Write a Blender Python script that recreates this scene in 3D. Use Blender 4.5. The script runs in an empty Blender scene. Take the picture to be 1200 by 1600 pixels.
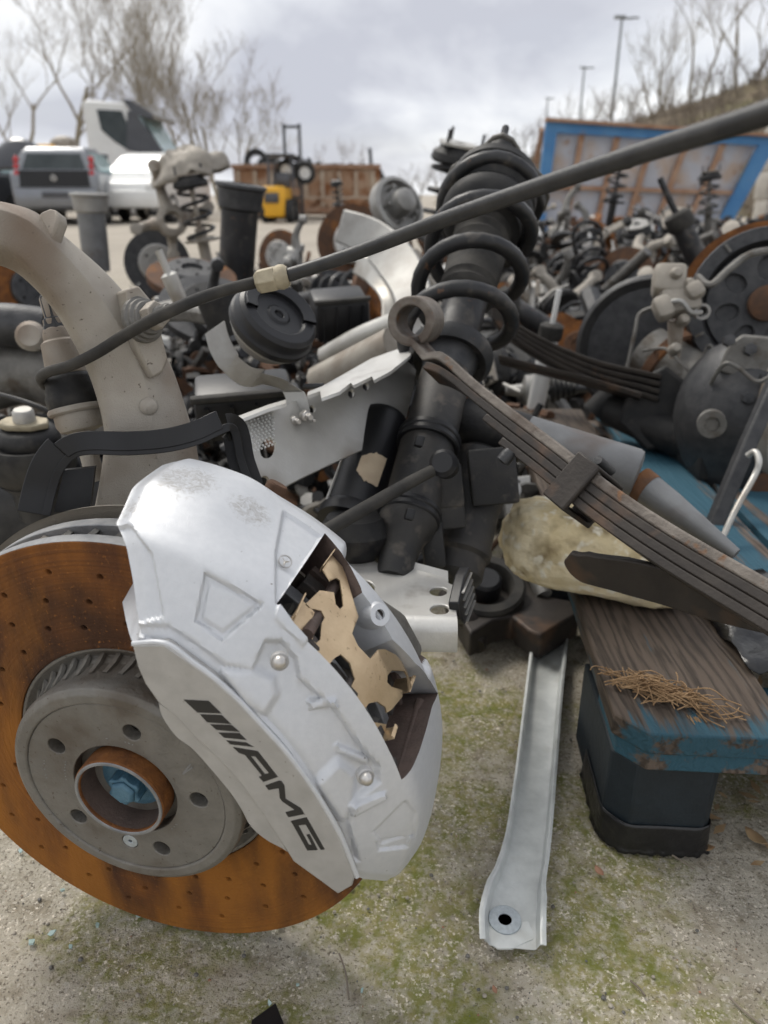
import bpy, bmesh, math, random
import numpy as np
from mathutils import Vector, Matrix, noise as mnoise
from mathutils.geometry import delaunay_2d_cdt
R_ = math.radians
SC = bpy.context.scene
COL = SC.collection

# ------------------------------------------------------------------ camera
FPX = 1180.0                       # focal length in pixels of a 1200 x 1600 frame
PITCH = R_(22.8); CAMH = 0.565
SP, CP = math.sin(PITCH), math.cos(PITCH)
cam_d = bpy.data.cameras.new('camera'); cam = bpy.data.objects.new('camera', cam_d); COL.objects.link(cam)
cam.location = (0, 0, CAMH); cam.rotation_euler = (math.pi/2 - PITCH, 0, 0)
cam_d.sensor_fit = 'VERTICAL'; cam_d.sensor_height = 34.6; cam_d.lens = 34.6*FPX/1600.0
cam_d.clip_start = 0.02; cam_d.clip_end = 2000
cam_d.dof.use_dof = True; cam_d.dof.focus_distance = 0.56; cam_d.dof.aperture_fstop = 6.6
SC.camera = cam

# ------------------------------------------------------------------ sky, sun, exposure
SUN_EL, SUN_AZ = R_(52), R_(-38)       # direction the light comes from (azimuth from +Y towards +X)
world = bpy.data.worlds.new('World'); SC.world = world; world.use_nodes = True
def build_world():
    nt = world.node_tree; N = nt.nodes; L = nt.links; N.clear()
    out = N.new('ShaderNodeOutputWorld'); bg = N.new('ShaderNodeBackground')
    sky = N.new('ShaderNodeTexSky'); sky.sky_type = 'NISHITA'; sky.sun_disc = False
    sky.sun_elevation = SUN_EL; sky.sun_rotation = SUN_AZ; sky.air_density = 1.2; sky.dust_density = 2.0
    sb = N.new('ShaderNodeVectorMath'); sb.operation = 'SCALE'; sb.inputs['Scale'].default_value = 0.11
    L.new(sky.outputs[0], sb.inputs[0])
    tc = N.new('ShaderNodeTexCoord'); sx = N.new('ShaderNodeSeparateXYZ'); L.new(tc.outputs['Generated'], sx.inputs[0])
    ab = N.new('ShaderNodeMath'); ab.operation = 'ABSOLUTE'; L.new(sx.outputs['Z'], ab.inputs[0])
    ad = N.new('ShaderNodeMath'); ad.operation = 'ADD'; ad.inputs[1].default_value = 0.22; L.new(ab.outputs[0], ad.inputs[0])
    dx = N.new('ShaderNodeMath'); dx.operation = 'DIVIDE'; L.new(sx.outputs['X'], dx.inputs[0]); L.new(ad.outputs[0], dx.inputs[1])
    dy = N.new('ShaderNodeMath'); dy.operation = 'DIVIDE'; L.new(sx.outputs['Y'], dy.inputs[0]); L.new(ad.outputs[0], dy.inputs[1])
    cb = N.new('ShaderNodeCombineXYZ'); L.new(dx.outputs[0], cb.inputs[0]); L.new(dy.outputs[0], cb.inputs[1]); cb.inputs[2].default_value = 5.3
    n1 = N.new('ShaderNodeTexNoise'); n1.inputs['Scale'].default_value = 0.85; n1.inputs['Detail'].default_value = 7; n1.inputs['Roughness'].default_value = 0.52; n1.inputs['Distortion'].default_value = 0.35
    L.new(cb.outputs[0], n1.inputs['Vector'])
    cr = N.new('ShaderNodeValToRGB'); e = cr.color_ramp.elements     # cloud bottoms: grey-lilac to white
    e[0].position = 0.36; e[0].color = (0.365, 0.378, 0.425, 1); e[1].position = 0.62; e[1].color = (0.70, 0.705, 0.705, 1)
    m = cr.color_ramp.elements.new(0.47); m.color = (0.50, 0.515, 0.55, 1)
    L.new(n1.outputs['Fac'], cr.inputs[0])
    n2 = N.new('ShaderNodeTexNoise'); n2.inputs['Scale'].default_value = 0.6; n2.inputs['Detail'].default_value = 4
    L.new(cb.outputs[0], n2.inputs['Vector'])
    cv = N.new('ShaderNodeMapRange'); cv.inputs[1].default_value = 0.30; cv.inputs[2].default_value = 0.5; cv.inputs[3].default_value = 0.86; cv.inputs[4].default_value = 1.0
    L.new(n2.outputs['Fac'], cv.inputs[0])
    mx = N.new('ShaderNodeMix'); mx.data_type = 'RGBA'; L.new(cv.outputs[0], mx.inputs[0]); L.new(sb.outputs[0], mx.inputs[6]); L.new(cr.outputs[0], mx.inputs[7])
    L.new(mx.outputs[2], bg.inputs['Color']); bg.inputs['Strength'].default_value = 1.0
    L.new(bg.outputs[0], out.inputs['Surface'])
build_world()
sun_d = bpy.data.lights.new('sun', 'SUN'); sun_d.energy = 1.5; sun_d.angle = R_(22); sun_d.color = (1.0, 0.95, 0.87)
sun = bpy.data.objects.new('sun', sun_d); COL.objects.link(sun)
_sd = Vector((math.sin(SUN_AZ)*math.cos(SUN_EL), math.cos(SUN_AZ)*math.cos(SUN_EL), math.sin(SUN_EL)))
sun.rotation_euler = _sd.to_track_quat('Z', 'Y').to_euler()
vs = SC.view_settings; vs.view_transform = 'Standard'; vs.look = 'None'; vs.exposure = 0.72; vs.gamma = 1.0; vs.use_curve_mapping = False
SC.render.engine = 'CYCLES'; SC.cycles.use_denoising = True; SC.cycles.max_bounces = 5; SC.cycles.diffuse_bounces = 3; SC.cycles.glossy_bounces = 3; SC.cycles.transmission_bounces = 4; SC.cycles.use_adaptive_sampling = True; SC.cycles.adaptive_threshold = 0.03; SC.cycles.caustics_reflective = False; SC.cycles.caustics_refractive = False

# ------------------------------------------------------------------ pixel <-> place
def ray(px, py):
    a, u = (px-600)/FPX, (800-py)/FPX
    return Vector((a, u*SP + CP, u*CP - SP))
O_ = Vector((0, 0, CAMH))
def at(px, py, Y):                # point on that sight line at distance Y along the yard
    d = ray(px, py); return O_ + d*(Y/d.y)
def atd(px, py, dep):             # ... at that depth along the optical axis
    return O_ + ray(px, py)*dep
def gnd(px, py, z=0.0):           # ... on the ground (or a level above it)
    d = ray(px, py); return O_ + d*((z-CAMH)/d.z)
def pixel(P):
    X, Y, Z = P[0], P[1], P[2]-CAMH
    fw = Y*CP - Z*SP; up = Y*SP + Z*CP
    return 600+FPX*X/fw, 800-FPX*up/fw

# ------------------------------------------------------------------ mesh helpers
def frame(o, z, x=None):
    z = Vector(z).normalized()
    x = Vector(x) if x is not None else (Vector((0,0,1)) if abs(z.z) < 0.9 else Vector((1,0,0)))
    x = (x - z*x.dot(z)).normalized(); y = z.cross(x)
    m = Matrix((x, y, z)).transposed().to_4x4(); m.translation = Vector(o); return m
class B:
    def __init__(s): s.v = []; s.f = []
    def add(s, vs, fs, M=None):
        k = len(s.v)
        s.v += [tuple(M @ Vector(p)) for p in vs] if M is not None else [tuple(p) for p in vs]
        s.f += [tuple(i+k for i in f) for f in fs]; return s
    def box(s, c, size, M=None, bev=0.0):
        x, y, z = size[0]/2, size[1]/2, size[2]/2
        if bev <= 0:
            vs = [(c[0]+i*x, c[1]+j*y, c[2]+k*z) for k in (-1,1) for j in (-1,1) for i in (-1,1)]
            return s.add(vs, [(0,2,3,1),(4,5,7,6),(0,1,5,4),(2,6,7,3),(0,4,6,2),(1,3,7,5)], M)
        bm = bmesh.new(); bmesh.ops.create_cube(bm, size=1.0)
        for v in bm.verts: v.co = Vector((v.co.x*2*x, v.co.y*2*y, v.co.z*2*z)) + Vector(c)
        bmesh.ops.bevel(bm, geom=bm.edges[:], offset=bev, segments=2, profile=0.5, affect='EDGES')
        bm.verts.index_update(); s.add([v.co.copy() for v in bm.verts], [[v.index for v in f.verts] for f in bm.faces], M); bm.free(); return s
    def tube(s, pts, rad, seg=10, caps=True, sq=None):
        pts = [Vector(p) for p in pts]; n = len(pts)
        if not hasattr(rad, '__len__'): rad = [rad]*n
        t0 = (pts[1]-pts[0]).normalized()
        x = t0.orthogonal().normalized() if sq is None else (Vector(sq) - t0*Vector(sq).dot(t0)).normalized()
        k = len(s.v)
        for i in range(n):
            t = (pts[min(i+1, n-1)] - pts[max(i-1, 0)]).normalized()
            x = (x - t*x.dot(t)).normalized(); y = t.cross(x)
            for j in range(seg):
                a = 2*math.pi*j/seg; s.v.append(tuple(pts[i] + (x*math.cos(a)+y*math.sin(a))*rad[i]))
        for i in range(n-1):
            for j in range(seg):
                a, b = k+i*seg+j, k+i*seg+(j+1) % seg; s.f.append((a, b, b+seg, a+seg))
        if caps:
            s.f.append(tuple(k+j for j in reversed(range(seg)))); s.f.append(tuple(k+(n-1)*seg+j for j in range(seg)))
        return s
    def strip(s, pts, wv, th, up, n=1):          # flat bar: centre line, half width vectors, thickness along up
        pts = [Vector(p) for p in pts]; k = len(s.v); m = len(pts)
        for i in range(m):
            w = Vector(wv[i] if isinstance(wv, list) else wv); u = Vector(up[i] if isinstance(up, list) else up)
            t = th[i] if isinstance(th, list) else th
            for q in (pts[i]-w-u*t/2, pts[i]+w-u*t/2, pts[i]+w+u*t/2, pts[i]-w+u*t/2): s.v.append(tuple(q))
        for i in range(m-1):
            for j in range(4):
                a, b = k+i*4+j, k+i*4+(j+1) % 4; s.f.append((a, b, b+4, a+4))
        s.f.append((k+3, k+2, k+1, k)); e = k+(m-1)*4; s.f.append((e, e+1, e+2, e+3)); return s
    def lathe(s, prof, seg=32, M=None, closed=False, a0=0, a1=None):
        k = len(s.v); full = a1 is None; n = seg if full else seg+1; m = len(prof); vs = []
        for (r, h) in prof:
            for j in range(n):
                a = a0 + ((2*math.pi) if full else (a1-a0))*j/seg
                p = Vector((r*math.cos(a), r*math.sin(a), h)); vs.append(tuple(M @ p) if M is not None else tuple(p))
        s.v += vs
        for i in range(m if closed else m-1):
            i2 = (i+1) % m
            for j in range(seg):
                j2 = (j+1) % n; s.f.append((k+i*n+j, k+i*n+j2, k+i2*n+j2, k+i2*n+j))
        if full and not closed:
            if prof[0][0] > 1e-6: s.f.append(tuple(k+j for j in reversed(range(n))))
            if prof[-1][0] > 1e-6: s.f.append(tuple(k+(m-1)*n+j for j in range(n)))
        return s
    def plate(s, outline, holes, h0, h1, M=None, warp=None, grid=0):    # flat plate with true holes; warp maps (x,y,z)
        pts = []; edges = []
        for lp in [outline]+list(holes):
            b = len(pts); pts += [Vector((p[0], p[1])) for p in lp]; edges += [(b+i, b+(i+1) % len(lp)) for i in range(len(lp))]
        if grid:
            x0, x1 = min(p[0] for p in outline), max(p[0] for p in outline); y0, y1 = min(p[1] for p in outline), max(p[1] for p in outline)
            pts += [Vector((x0+grid*i, y0+grid*j)) for i in range(1, int((x1-x0)/grid)) for j in range(1, int((y1-y0)/grid))]
        vo, eo, fo, ov, oe, of = delaunay_2d_cdt(pts, edges, [], 4 if False else 1, 1e-7)
        def inside(p, lp):
            c = False; n = len(lp)
            for i in range(n):
                x1, y1 = lp[i][0], lp[i][1]; x2, y2 = lp[(i+1) % n][0], lp[(i+1) % n][1]
                if (y1 > p.y) != (y2 > p.y) and p.x < (x2-x1)*(p.y-y1)/(y2-y1)+x1: c = not c
            return c
        keep = []
        for f in fo:
            c = Vector((0, 0))
            for i in f: c += vo[i]
            c /= len(f)
            if inside(c, outline) and not any(inside(c, h) for h in holes): keep.append(list(f))
        fl = []
        for f in keep:
            ar = sum(vo[f[i]].x*vo[f[(i+1) % len(f)]].y - vo[f[(i+1) % len(f)]].x*vo[f[i]].y for i in range(len(f)))
            fl.append(f if ar > 0 else f[::-1])
        n = len(vo); vs = [(p.x, p.y, h1) for p in vo]+[(p.x, p.y, h0) for p in vo]
        fs = [tuple(f) for f in fl]+[tuple(n+i for i in reversed(f)) for f in fl]
        cnt = {}
        for f in fl:
            for i in range(len(f)):
                a, b = f[i], f[(i+1) % len(f)]; cnt[(a, b)] = 1
        for (a, b) in cnt:
            if (b, a) not in cnt: fs.append((b, a, n+a, n+b))
        if warp: vs = [tuple(warp(*p)) for p in vs]
        return s.add(vs, fs, M)
    def ball(s, c, r, seg=12, rings=8, sc=(1,1,1), jit=0, rnd=None):
        prof = [(math.sin(math.pi*i/rings)*r, -math.cos(math.pi*i/rings)*r) for i in range(rings+1)]
        prof[0] = (1e-7, -r); prof[-1] = (1e-7, r)
        m = Matrix.Translation(Vector(c)) @ Matrix.Diagonal((*sc, 1)); return s.lathe(prof, seg, m)
    def build(s, name, mat, parent=None, smooth=True, ang=38, bevel=0, bseg=2, sub=0):
        me = bpy.data.meshes.new(name); me.from_pydata(s.v, [], s.f); me.validate(); me.update()
        bm = bmesh.new(); bm.from_mesh(me); bmesh.ops.recalc_face_normals(bm, faces=bm.faces[:]); bm.to_mesh(me); bm.free()
        return mkobj(name, me, mat, parent, smooth, ang, bevel, bseg, sub)
def mkobj(name, me, mat, parent=None, smooth=True, ang=38, bevel=0, bseg=2, sub=0):
    if mat is not None: me.materials.append(MAT[mat] if isinstance(mat, str) else mat)
    if smooth:
        me.shade_smooth()
        if not sub: me.set_sharp_from_angle(angle=R_(ang))
    o = bpy.data.objects.new(name, me); COL.objects.link(o)
    if bevel:
        b = o.modifiers.new('bevel', 'BEVEL'); b.width = bevel; b.segments = bseg; b.limit_method = 'ANGLE'; b.angle_limit = R_(32); b.harden_normals = False
    if sub:
        b = o.modifiers.new('sub', 'SUBSURF'); b.levels = sub; b.render_levels = sub
    if parent is not None: adopt(o, parent)
    return o
def wm(o):
    m = Matrix.LocRotScale(o.location, o.rotation_euler, o.scale)
    return m if o.parent is None else wm(o.parent) @ o.matrix_parent_inverse @ m
def adopt(o, parent):
    o.parent = parent; o.matrix_parent_inverse = wm(parent).inverted()
def tag(o, label=None, cat=None, group=None, kind=None):
    for k, v in (('label', label), ('category', cat), ('group', group), ('kind', kind)):
        if v: o[k] = v
    return o
def thing(name, label, cat, loc=(0,0,0), group=None):
    o = bpy.data.objects.new(name, None); COL.objects.link(o); o.location = Vector(loc); o.empty_display_size = 0.05
    return tag(o, label, cat, group)
KIDS = {}
def copy_tree(src, parent=None):
    c = src.copy(); COL.objects.link(c)
    if parent is not None: c.parent = parent; c.matrix_parent_inverse = src.matrix_parent_inverse.copy()
    for ch in list(src.children): copy_tree(ch, c)
    return c
def circ(cx, cy, r, n=20, ry=None, rot=0):
    ry = ry or r; o = []
    for i in range(n):
        a = 2*math.pi*i/n; x, y = r*math.cos(a), ry*math.sin(a)
        o.append((cx+x*math.cos(rot)-y*math.sin(rot), cy+x*math.sin(rot)+y*math.cos(rot)))
    return o
def spline(pts, n=8):                 # Catmull-Rom through the points
    pts = [Vector(p) for p in pts]; out = []
    for i in range(len(pts)-1):
        p0 = pts[max(i-1, 0)]; p1 = pts[i]; p2 = pts[i+1]; p3 = pts[min(i+2, len(pts)-1)]
        for k in range(n):
            t = k/n; out.append(0.5*((2*p1)+(p2-p0)*t+(2*p0-5*p1+4*p2-p3)*t*t+(3*p1-p0-3*p2+p3)*t**3))
    out.append(pts[-1]); return out
def lerpl(vals, n):                   # resample a list of numbers to n entries
    return [float(x) for x in np.interp(np.linspace(0, len(vals)-1, n), range(len(vals)), vals)]
def helix(r, h, turns, n=20, r1=None, flat=0.0):
    o = []; N_ = int(turns*n)
    for i in range(N_+1):
        t = i/N_; a = 2*math.pi*turns*t; rr = r+(0 if r1 is None else (r1-r)*t)
        tt = t if not flat else min(max((t-flat)/(1-2*flat), 0), 1)*0.94+0.06*t
        o.append(Vector((rr*math.cos(a), rr*math.sin(a), h*tt)))
    return o

# ------------------------------------------------------------------ materials
MAT = {}
def mat(name, c1, c2=None, scale=40, rough=0.6, metal=0.0, bump=0.0, bscale=None, lo=0.35, hi=0.65, c3=None, s3=8, lo3=0.5, hi3=0.65,
        r2=None, streak=None, spec=0.5, detail=3, c4=None, s4=300, lo4=0.62, hi4=0.7, coat=0.0):
    m = bpy.data.materials.new(name); m.use_nodes = True; nt = m.node_tree; N = nt.nodes; L = nt.links
    p = N['Principled BSDF']; geo = N.new('ShaderNodeNewGeometry'); vec = geo.outputs['Position']
    if streak:
        mp = N.new('ShaderNodeMapping'); mp.inputs['Scale'].default_value = streak; L.new(vec, mp.inputs['Vector']); vs_ = mp.outputs[0]
    else: vs_ = vec
    def nz(sc, v, d=detail):
        n = N.new('ShaderNodeTexNoise'); n.inputs['Scale'].default_value = sc; n.inputs['Detail'].default_value = d; n.inputs['Roughness'].default_value = 0.6; L.new(v, n.inputs['Vector']); return n.outputs['Fac']
    def rng(s_, a, b, o0=0.0, o1=1.0):
        r = N.new('ShaderNodeMapRange'); r.inputs[1].default_value = a; r.inputs[2].default_value = b; r.inputs[3].default_value = o0; r.inputs[4].default_value = o1; L.new(s_, r.inputs[0]); return r.outputs[0]
    def mixc(f, a, b):
        x = N.new('ShaderNodeMix'); x.data_type = 'RGBA'; L.new(f, x.inputs[0])
        for idx, c in ((6, a), (7, b)):
            if isinstance(c, tuple): x.inputs[idx].default_value = (*c, 1)
            else: L.new(c, x.inputs[idx])
        return x.outputs[2]
    col = c1; f1 = None
    if c2 is not None:
        f1 = rng(nz(scale, vs_), lo, hi); col = mixc(f1, c1, c2)
    if c3 is not None: f3 = rng(nz(s3, vec), lo3, hi3); col = mixc(f3, col, c3)
    if c4 is not None: col = mixc(rng(nz(s4, vec, 2), lo4, hi4), col, c4)
    if isinstance(col, tuple): p.inputs['Base Color'].default_value = (*col, 1)
    else: L.new(col, p.inputs['Base Color'])
    p.inputs['Metallic'].default_value = metal; p.inputs['Roughness'].default_value = rough; p.inputs['Specular IOR Level'].default_value = spec
    p.inputs['Coat Weight'].default_value = coat
    if r2 is not None: L.new(rng(nz(scale*0.7, vs_), 0.35, 0.65, rough, r2), p.inputs['Roughness'])
    if bump:
        b = N.new('ShaderNodeBump'); b.inputs['Strength'].default_value = 1.0; b.inputs['Distance'].default_value = bump
        L.new(nz(bscale or scale*2, vs_), b.inputs['Height']); L.new(b.outputs[0], p.inputs['Normal'])
    MAT[name] = m; return m
mat('silver_paint', (0.60,0.612,0.632), (0.565,0.578,0.60), 200, 0.36, 0.25, 0.00018, 1400, c4=(0.22,0.205,0.19), s4=210, lo4=0.735, hi4=0.765)
mat('machined_silver', (0.48,0.474,0.465), (0.42,0.413,0.405), 60, 0.42, 0.40, 0.00015, 1200, c3=(0.34,0.33,0.315), s3=22, lo3=0.58, hi3=0.76, c4=(0.27,0.255,0.24), s4=260, lo4=0.71, hi4=0.76)
mat('print_black', (0.018,0.017,0.017), rough=0.5)
mat('rust_disc', (0.105,0.042,0.018), (0.235,0.088,0.020), 26, 0.86, 0.0, 0.0012, 320, 0.38, 0.66, c3=(0.060,0.028,0.015), s3=9, lo3=0.46, hi3=0.62, streak=(1,1,0.35), spec=0.25, c4=(0.30,0.12,0.030), s4=420, lo4=0.62, hi4=0.78)
mat('rust_orange', (0.24,0.095,0.028), (0.125,0.052,0.022), 60, 0.85, 0.0, 0.001, 300, spec=0.25)
mat('rust_brown', (0.085,0.050,0.034), (0.13,0.066,0.036), 40, 0.8, 0.1, 0.0008, 200, c3=(0.20,0.085,0.030), s3=14, lo3=0.58, hi3=0.66, spec=0.3)
mat('cast_grey', (0.125,0.120,0.110), (0.180,0.172,0.158), 50, 0.55, 0.35, 0.0008, 260, c3=(0.09,0.075,0.06), s3=24, lo3=0.56, hi3=0.68)
mat('bell_grey', (0.165,0.156,0.140), (0.215,0.203,0.182), 40, 0.55, 0.3, 0.0007, 300, c3=(0.115,0.098,0.080), s3=20, lo3=0.5, hi3=0.68, c4=(0.10,0.08,0.06), s4=260, lo4=0.66, hi4=0.74)
mat('dark_grey_steel', (0.038,0.039,0.042), (0.064,0.064,0.066), 55, 0.5, 0.45, 0.0006, 240)
mat('disc_edge', (0.20,0.205,0.215), (0.32,0.32,0.32), 45, 0.55, 0.5, 0.0006, 300)
mat('cast_alu_dirty', (0.37,0.338,0.292), (0.28,0.248,0.208), 18, 0.55, 0.22, 0.0006, 1000, 0.36, 0.64, c3=(0.19,0.142,0.104), s3=9, lo3=0.50, hi3=0.70, c4=(0.12,0.095,0.075), s4=260, lo4=0.69, hi4=0.75)
mat('alu_bright', (0.66,0.65,0.62), (0.55,0.535,0.505), 24, 0.36, 0.40, 0.0003, 300, streak=(1,0.2,1), c3=(0.40,0.375,0.34), s3=26, lo3=0.56, hi3=0.74)
mat('alu_plate', (0.52,0.51,0.48), (0.42,0.405,0.375), 14, 0.40, 0.45, 0.0003, 260, c3=(0.29,0.26,0.22), s3=9, lo3=0.5, hi3=0.68)
mat('alu_dull', (0.34,0.335,0.32), (0.27,0.26,0.245), 25, 0.5, 0.5, 0.0005, 260)
mat('galvanised', (0.64,0.66,0.645), (0.52,0.54,0.53), 45, 0.40, 0.20, 0.0003, 200, c3=(0.36,0.35,0.30), s3=10, lo3=0.55, hi3=0.7)
mat('washer_zinc', (0.50,0.55,0.58), (0.40,0.44,0.47), 200, 0.5, 0.5, 0.0004, 900)
mat('rubber_black', (0.009,0.009,0.010), (0.024,0.023,0.022), 35, 0.6, 0, 0.0004, 300, spec=0.35, c3=(0.060,0.053,0.045), s3=26, lo3=0.58, hi3=0.76)
mat('rubber_dusty', (0.026,0.025,0.024), (0.058,0.054,0.048), 30, 0.75, 0, 0.0004, 300, spec=0.3)
mat('plastic_black', (0.008,0.0082,0.0095), (0.014,0.014,0.016), 20, 0.42, 0, 0.0001, 400, spec=0.4)
mat('plastic_dusty', (0.012,0.012,0.0125), (0.046,0.040,0.034), 14, 0.6, 0, 0.0003, 400, lo=0.4, hi=0.7, c3=(0.075,0.064,0.053), s3=42, lo3=0.58, hi3=0.72)
mat('black_paint', (0.008,0.0083,0.0095), (0.018,0.018,0.020), 22, 0.34, 0.0, 0.0004, 260, c3=(0.075,0.066,0.056), s3=34, lo3=0.56, hi3=0.74, c4=(0.085,0.045,0.025), s4=70, lo4=0.66, hi4=0.72, r2=0.6)
mat('hose_black', (0.013,0.013,0.014), (0.030,0.029,0.028), 60, 0.45, 0, 0.0002, 500)
mat('boot_brass', (0.40,0.35,0.25), (0.30,0.26,0.185), 60, 0.6, 0.2, 0.0006, 300)
mat('bronze_clip', (0.62,0.47,0.30), (0.54,0.40,0.25), 70, 0.32, 0.75, 0.0002, 500, c4=(0.28,0.20,0.12), s4=240, lo4=0.66, hi4=0.72)
mat('pad_dark', (0.040,0.037,0.036), (0.085,0.070,0.062), 60, 0.75, 0.1, 0.0008, 300)
mat('pad_brown', (0.115,0.080,0.066), (0.07,0.05,0.043), 40, 0.7, 0.1, 0.0006, 300)
mat('bolt_steel', (0.58,0.56,0.53), (0.45,0.43,0.41), 120, 0.32, 0.8)
mat('blue_bolt', (0.055,0.135,0.20), (0.09,0.19,0.26), 80, 0.5, 0.1, 0.0005, 400)
mat('leaf_steel', (0.050,0.042,0.036), (0.034,0.029,0.026), 30, 0.55, 0.35, 0.0005, 240, streak=None, c3=(0.115,0.070,0.045), s3=16, lo3=0.56, hi3=0.7)
mat('leaf_top', (0.235,0.216,0.192), (0.145,0.130,0.114), 60, 0.6, 0.3, 0.0007, 300, c3=(0.11,0.085,0.065), s3=14, lo3=0.52, hi3=0.68)
mat('leaf_eye', (0.115,0.085,0.062), (0.075,0.055,0.042), 40, 0.7, 0.25, 0.0008, 220, c3=(0.22,0.095,0.035), s3=26, lo3=0.60, hi3=0.68)
mat('damper_grey', (0.185,0.19,0.195), (0.14,0.142,0.145), 20, 0.5, 0.3, 0.0003, 260, c3=(0.12,0.10,0.09), s3=12, lo3=0.55, hi3=0.7)
mat('stone', (0.60,0.485,0.27), (0.74,0.65,0.46), 14, 0.9, 0, 0.0035, 60, c3=(0.30,0.235,0.135), s3=22, lo3=0.54, hi3=0.70, c4=(0.76,0.71,0.58), s4=60, lo4=0.56, hi4=0.68, spec=0.2)
mat('sticker', (0.48,0.385,0.27), (0.42,0.33,0.23), 40, 0.7)
mat('straw', (0.34,0.225,0.125), (0.24,0.15,0.08), 50, 0.8, spec=0.2)
mat('foil_black', (0.008,0.008,0.009), (0.014,0.014,0.015), 30, 0.3, 0, 0.002, 60)
mat('glass_shard', (0.36,0.47,0.45), rough=0.12, spec=0.6)
mat('pebble', (0.40,0.36,0.30), (0.30,0.27,0.22), 30, 0.9)
mat('pebble_red', (0.36,0.20,0.13), (0.30,0.16,0.10), 30, 0.9)
mat('dead_leaf', (0.38,0.27,0.15), (0.28,0.17,0.085), 60, 0.8)
mat('white_paint', (0.74,0.74,0.72), (0.68,0.68,0.66), 4, 0.35, 0, coat=0.3)
mat('car_silver', (0.22,0.23,0.25), (0.20,0.21,0.225), 4, 0.32, 0.5, coat=0.4)
mat('car_dark', (0.045,0.047,0.055), (0.06,0.062,0.07), 4, 0.3, 0.2, coat=0.4)
mat('car_glass', (0.035,0.045,0.048), (0.055,0.066,0.07), 3, 0.25, 0.0, spec=0.3)
mat('windscreen', (0.30,0.42,0.43), rough=0.08, spec=0.8)
mat('tail_red', (0.42,0.030,0.035), rough=0.2)
mat('tyre', (0.022,0.022,0.022), rough=0.8)
mat('yellow_paint', (0.75,0.40,0.02), (0.68,0.35,0.02), 8, 0.45)
mat('skip_rust', (0.30,0.165,0.095), (0.42,0.31,0.225), 1.8, 0.85, 0, 0.004, 20, c3=(0.23,0.10,0.045), s3=2.2, lo3=0.52, hi3=0.62, spec=0.2)
mat('skip_pale', (0.46,0.39,0.31), (0.36,0.27,0.20), 3, 0.85, spec=0.2)
mat('blue_paint', (0.035,0.15,0.34), (0.06,0.19,0.38), 3, 0.55, c3=(0.16,0.13,0.13), s3=3.5, lo3=0.60, hi3=0.70)
mat('panel_pale', (0.40,0.41,0.45), (0.35,0.36,0.40), 2, 0.6, 0, c3=(0.38,0.30,0.245), s3=1.6, lo3=0.48, hi3=0.66, c4=(0.30,0.19,0.125), s4=5, lo4=0.60, hi4=0.74)
mat('panel_rib', (0.25,0.135,0.080), (0.34,0.22,0.15), 6, 0.85)
mat('bark', (0.17,0.145,0.115), (0.115,0.095,0.075), 8, 0.9, spec=0.2)
mat('bark_pale', (0.31,0.27,0.20), (0.24,0.205,0.155), 8, 0.9, spec=0.2)
mat('twig', (0.26,0.22,0.175), (0.18,0.15,0.12), 8, 0.9, spec=0.2)
mat('pole_grey', (0.30,0.32,0.33), rough=0.5, metal=0.3)
mat('weathered_red', (0.42,0.05,0.04), rough=0.5)
mat('seal_rubber', (0.03,0.03,0.03), rough=0.7)
mat('concrete_block', (0.40,0.38,0.34), (0.32,0.30,0.27), 4, 0.9)
mat('cast_beige', (0.34,0.31,0.265), (0.26,0.235,0.20), 30, 0.6, 0.15, 0.0006, 300)
def dirty_silver():                    # handling dirt and scuffs on the caliper's end block
    m = MAT['silver_paint']; nt = m.node_tree; N = nt.nodes; L = nt.links; p = N['Principled BSDF']
    old = p.inputs['Base Color'].links[0].from_socket; pos = N.new('ShaderNodeNewGeometry').outputs['Position']; fac = None
    for c, rad in (((-0.126,0.450,0.395),0.050),((-0.085,0.440,0.380),0.036),((0.038,0.440,0.143),0.040),((-0.15,0.42,0.385),0.03)):
        d = N.new('ShaderNodeVectorMath'); d.operation = 'DISTANCE'; d.inputs[1].default_value = c; L.new(pos, d.inputs[0])
        r = N.new('ShaderNodeMapRange'); r.inputs[1].default_value = rad; r.inputs[2].default_value = rad*0.25; L.new(d.outputs['Value'], r.inputs[0])
        if fac is None: fac = r.outputs[0]
        else:
            a = N.new('ShaderNodeMath'); a.operation = 'MAXIMUM'; L.new(fac, a.inputs[0]); L.new(r.outputs[0], a.inputs[1]); fac = a.outputs[0]
    n = N.new('ShaderNodeTexNoise'); n.inputs['Scale'].default_value = 130; n.inputs['Detail'].default_value = 5; n.inputs['Roughness'].default_value = 0.75; n.inputs['Distortion'].default_value = 2.5; L.new(pos, n.inputs['Vector'])
    s_ = N.new('ShaderNodeMath'); s_.operation = 'MULTIPLY'; L.new(fac, s_.inputs[0]); L.new(n.outputs['Fac'], s_.inputs[1])
    t = N.new('ShaderNodeMapRange'); t.inputs[1].default_value = 0.40; t.inputs[2].default_value = 0.60; t.inputs[4].default_value = 0.62; L.new(s_.outputs[0], t.inputs[0])
    x = N.new('ShaderNodeMix'); x.data_type = 'RGBA'; L.new(t.outputs[0], x.inputs[0]); L.new(old, x.inputs[6]); x.inputs[7].default_value = (0.27,0.245,0.215,1); L.new(x.outputs[2], p.inputs['Base Color'])
dirty_silver()
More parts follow.
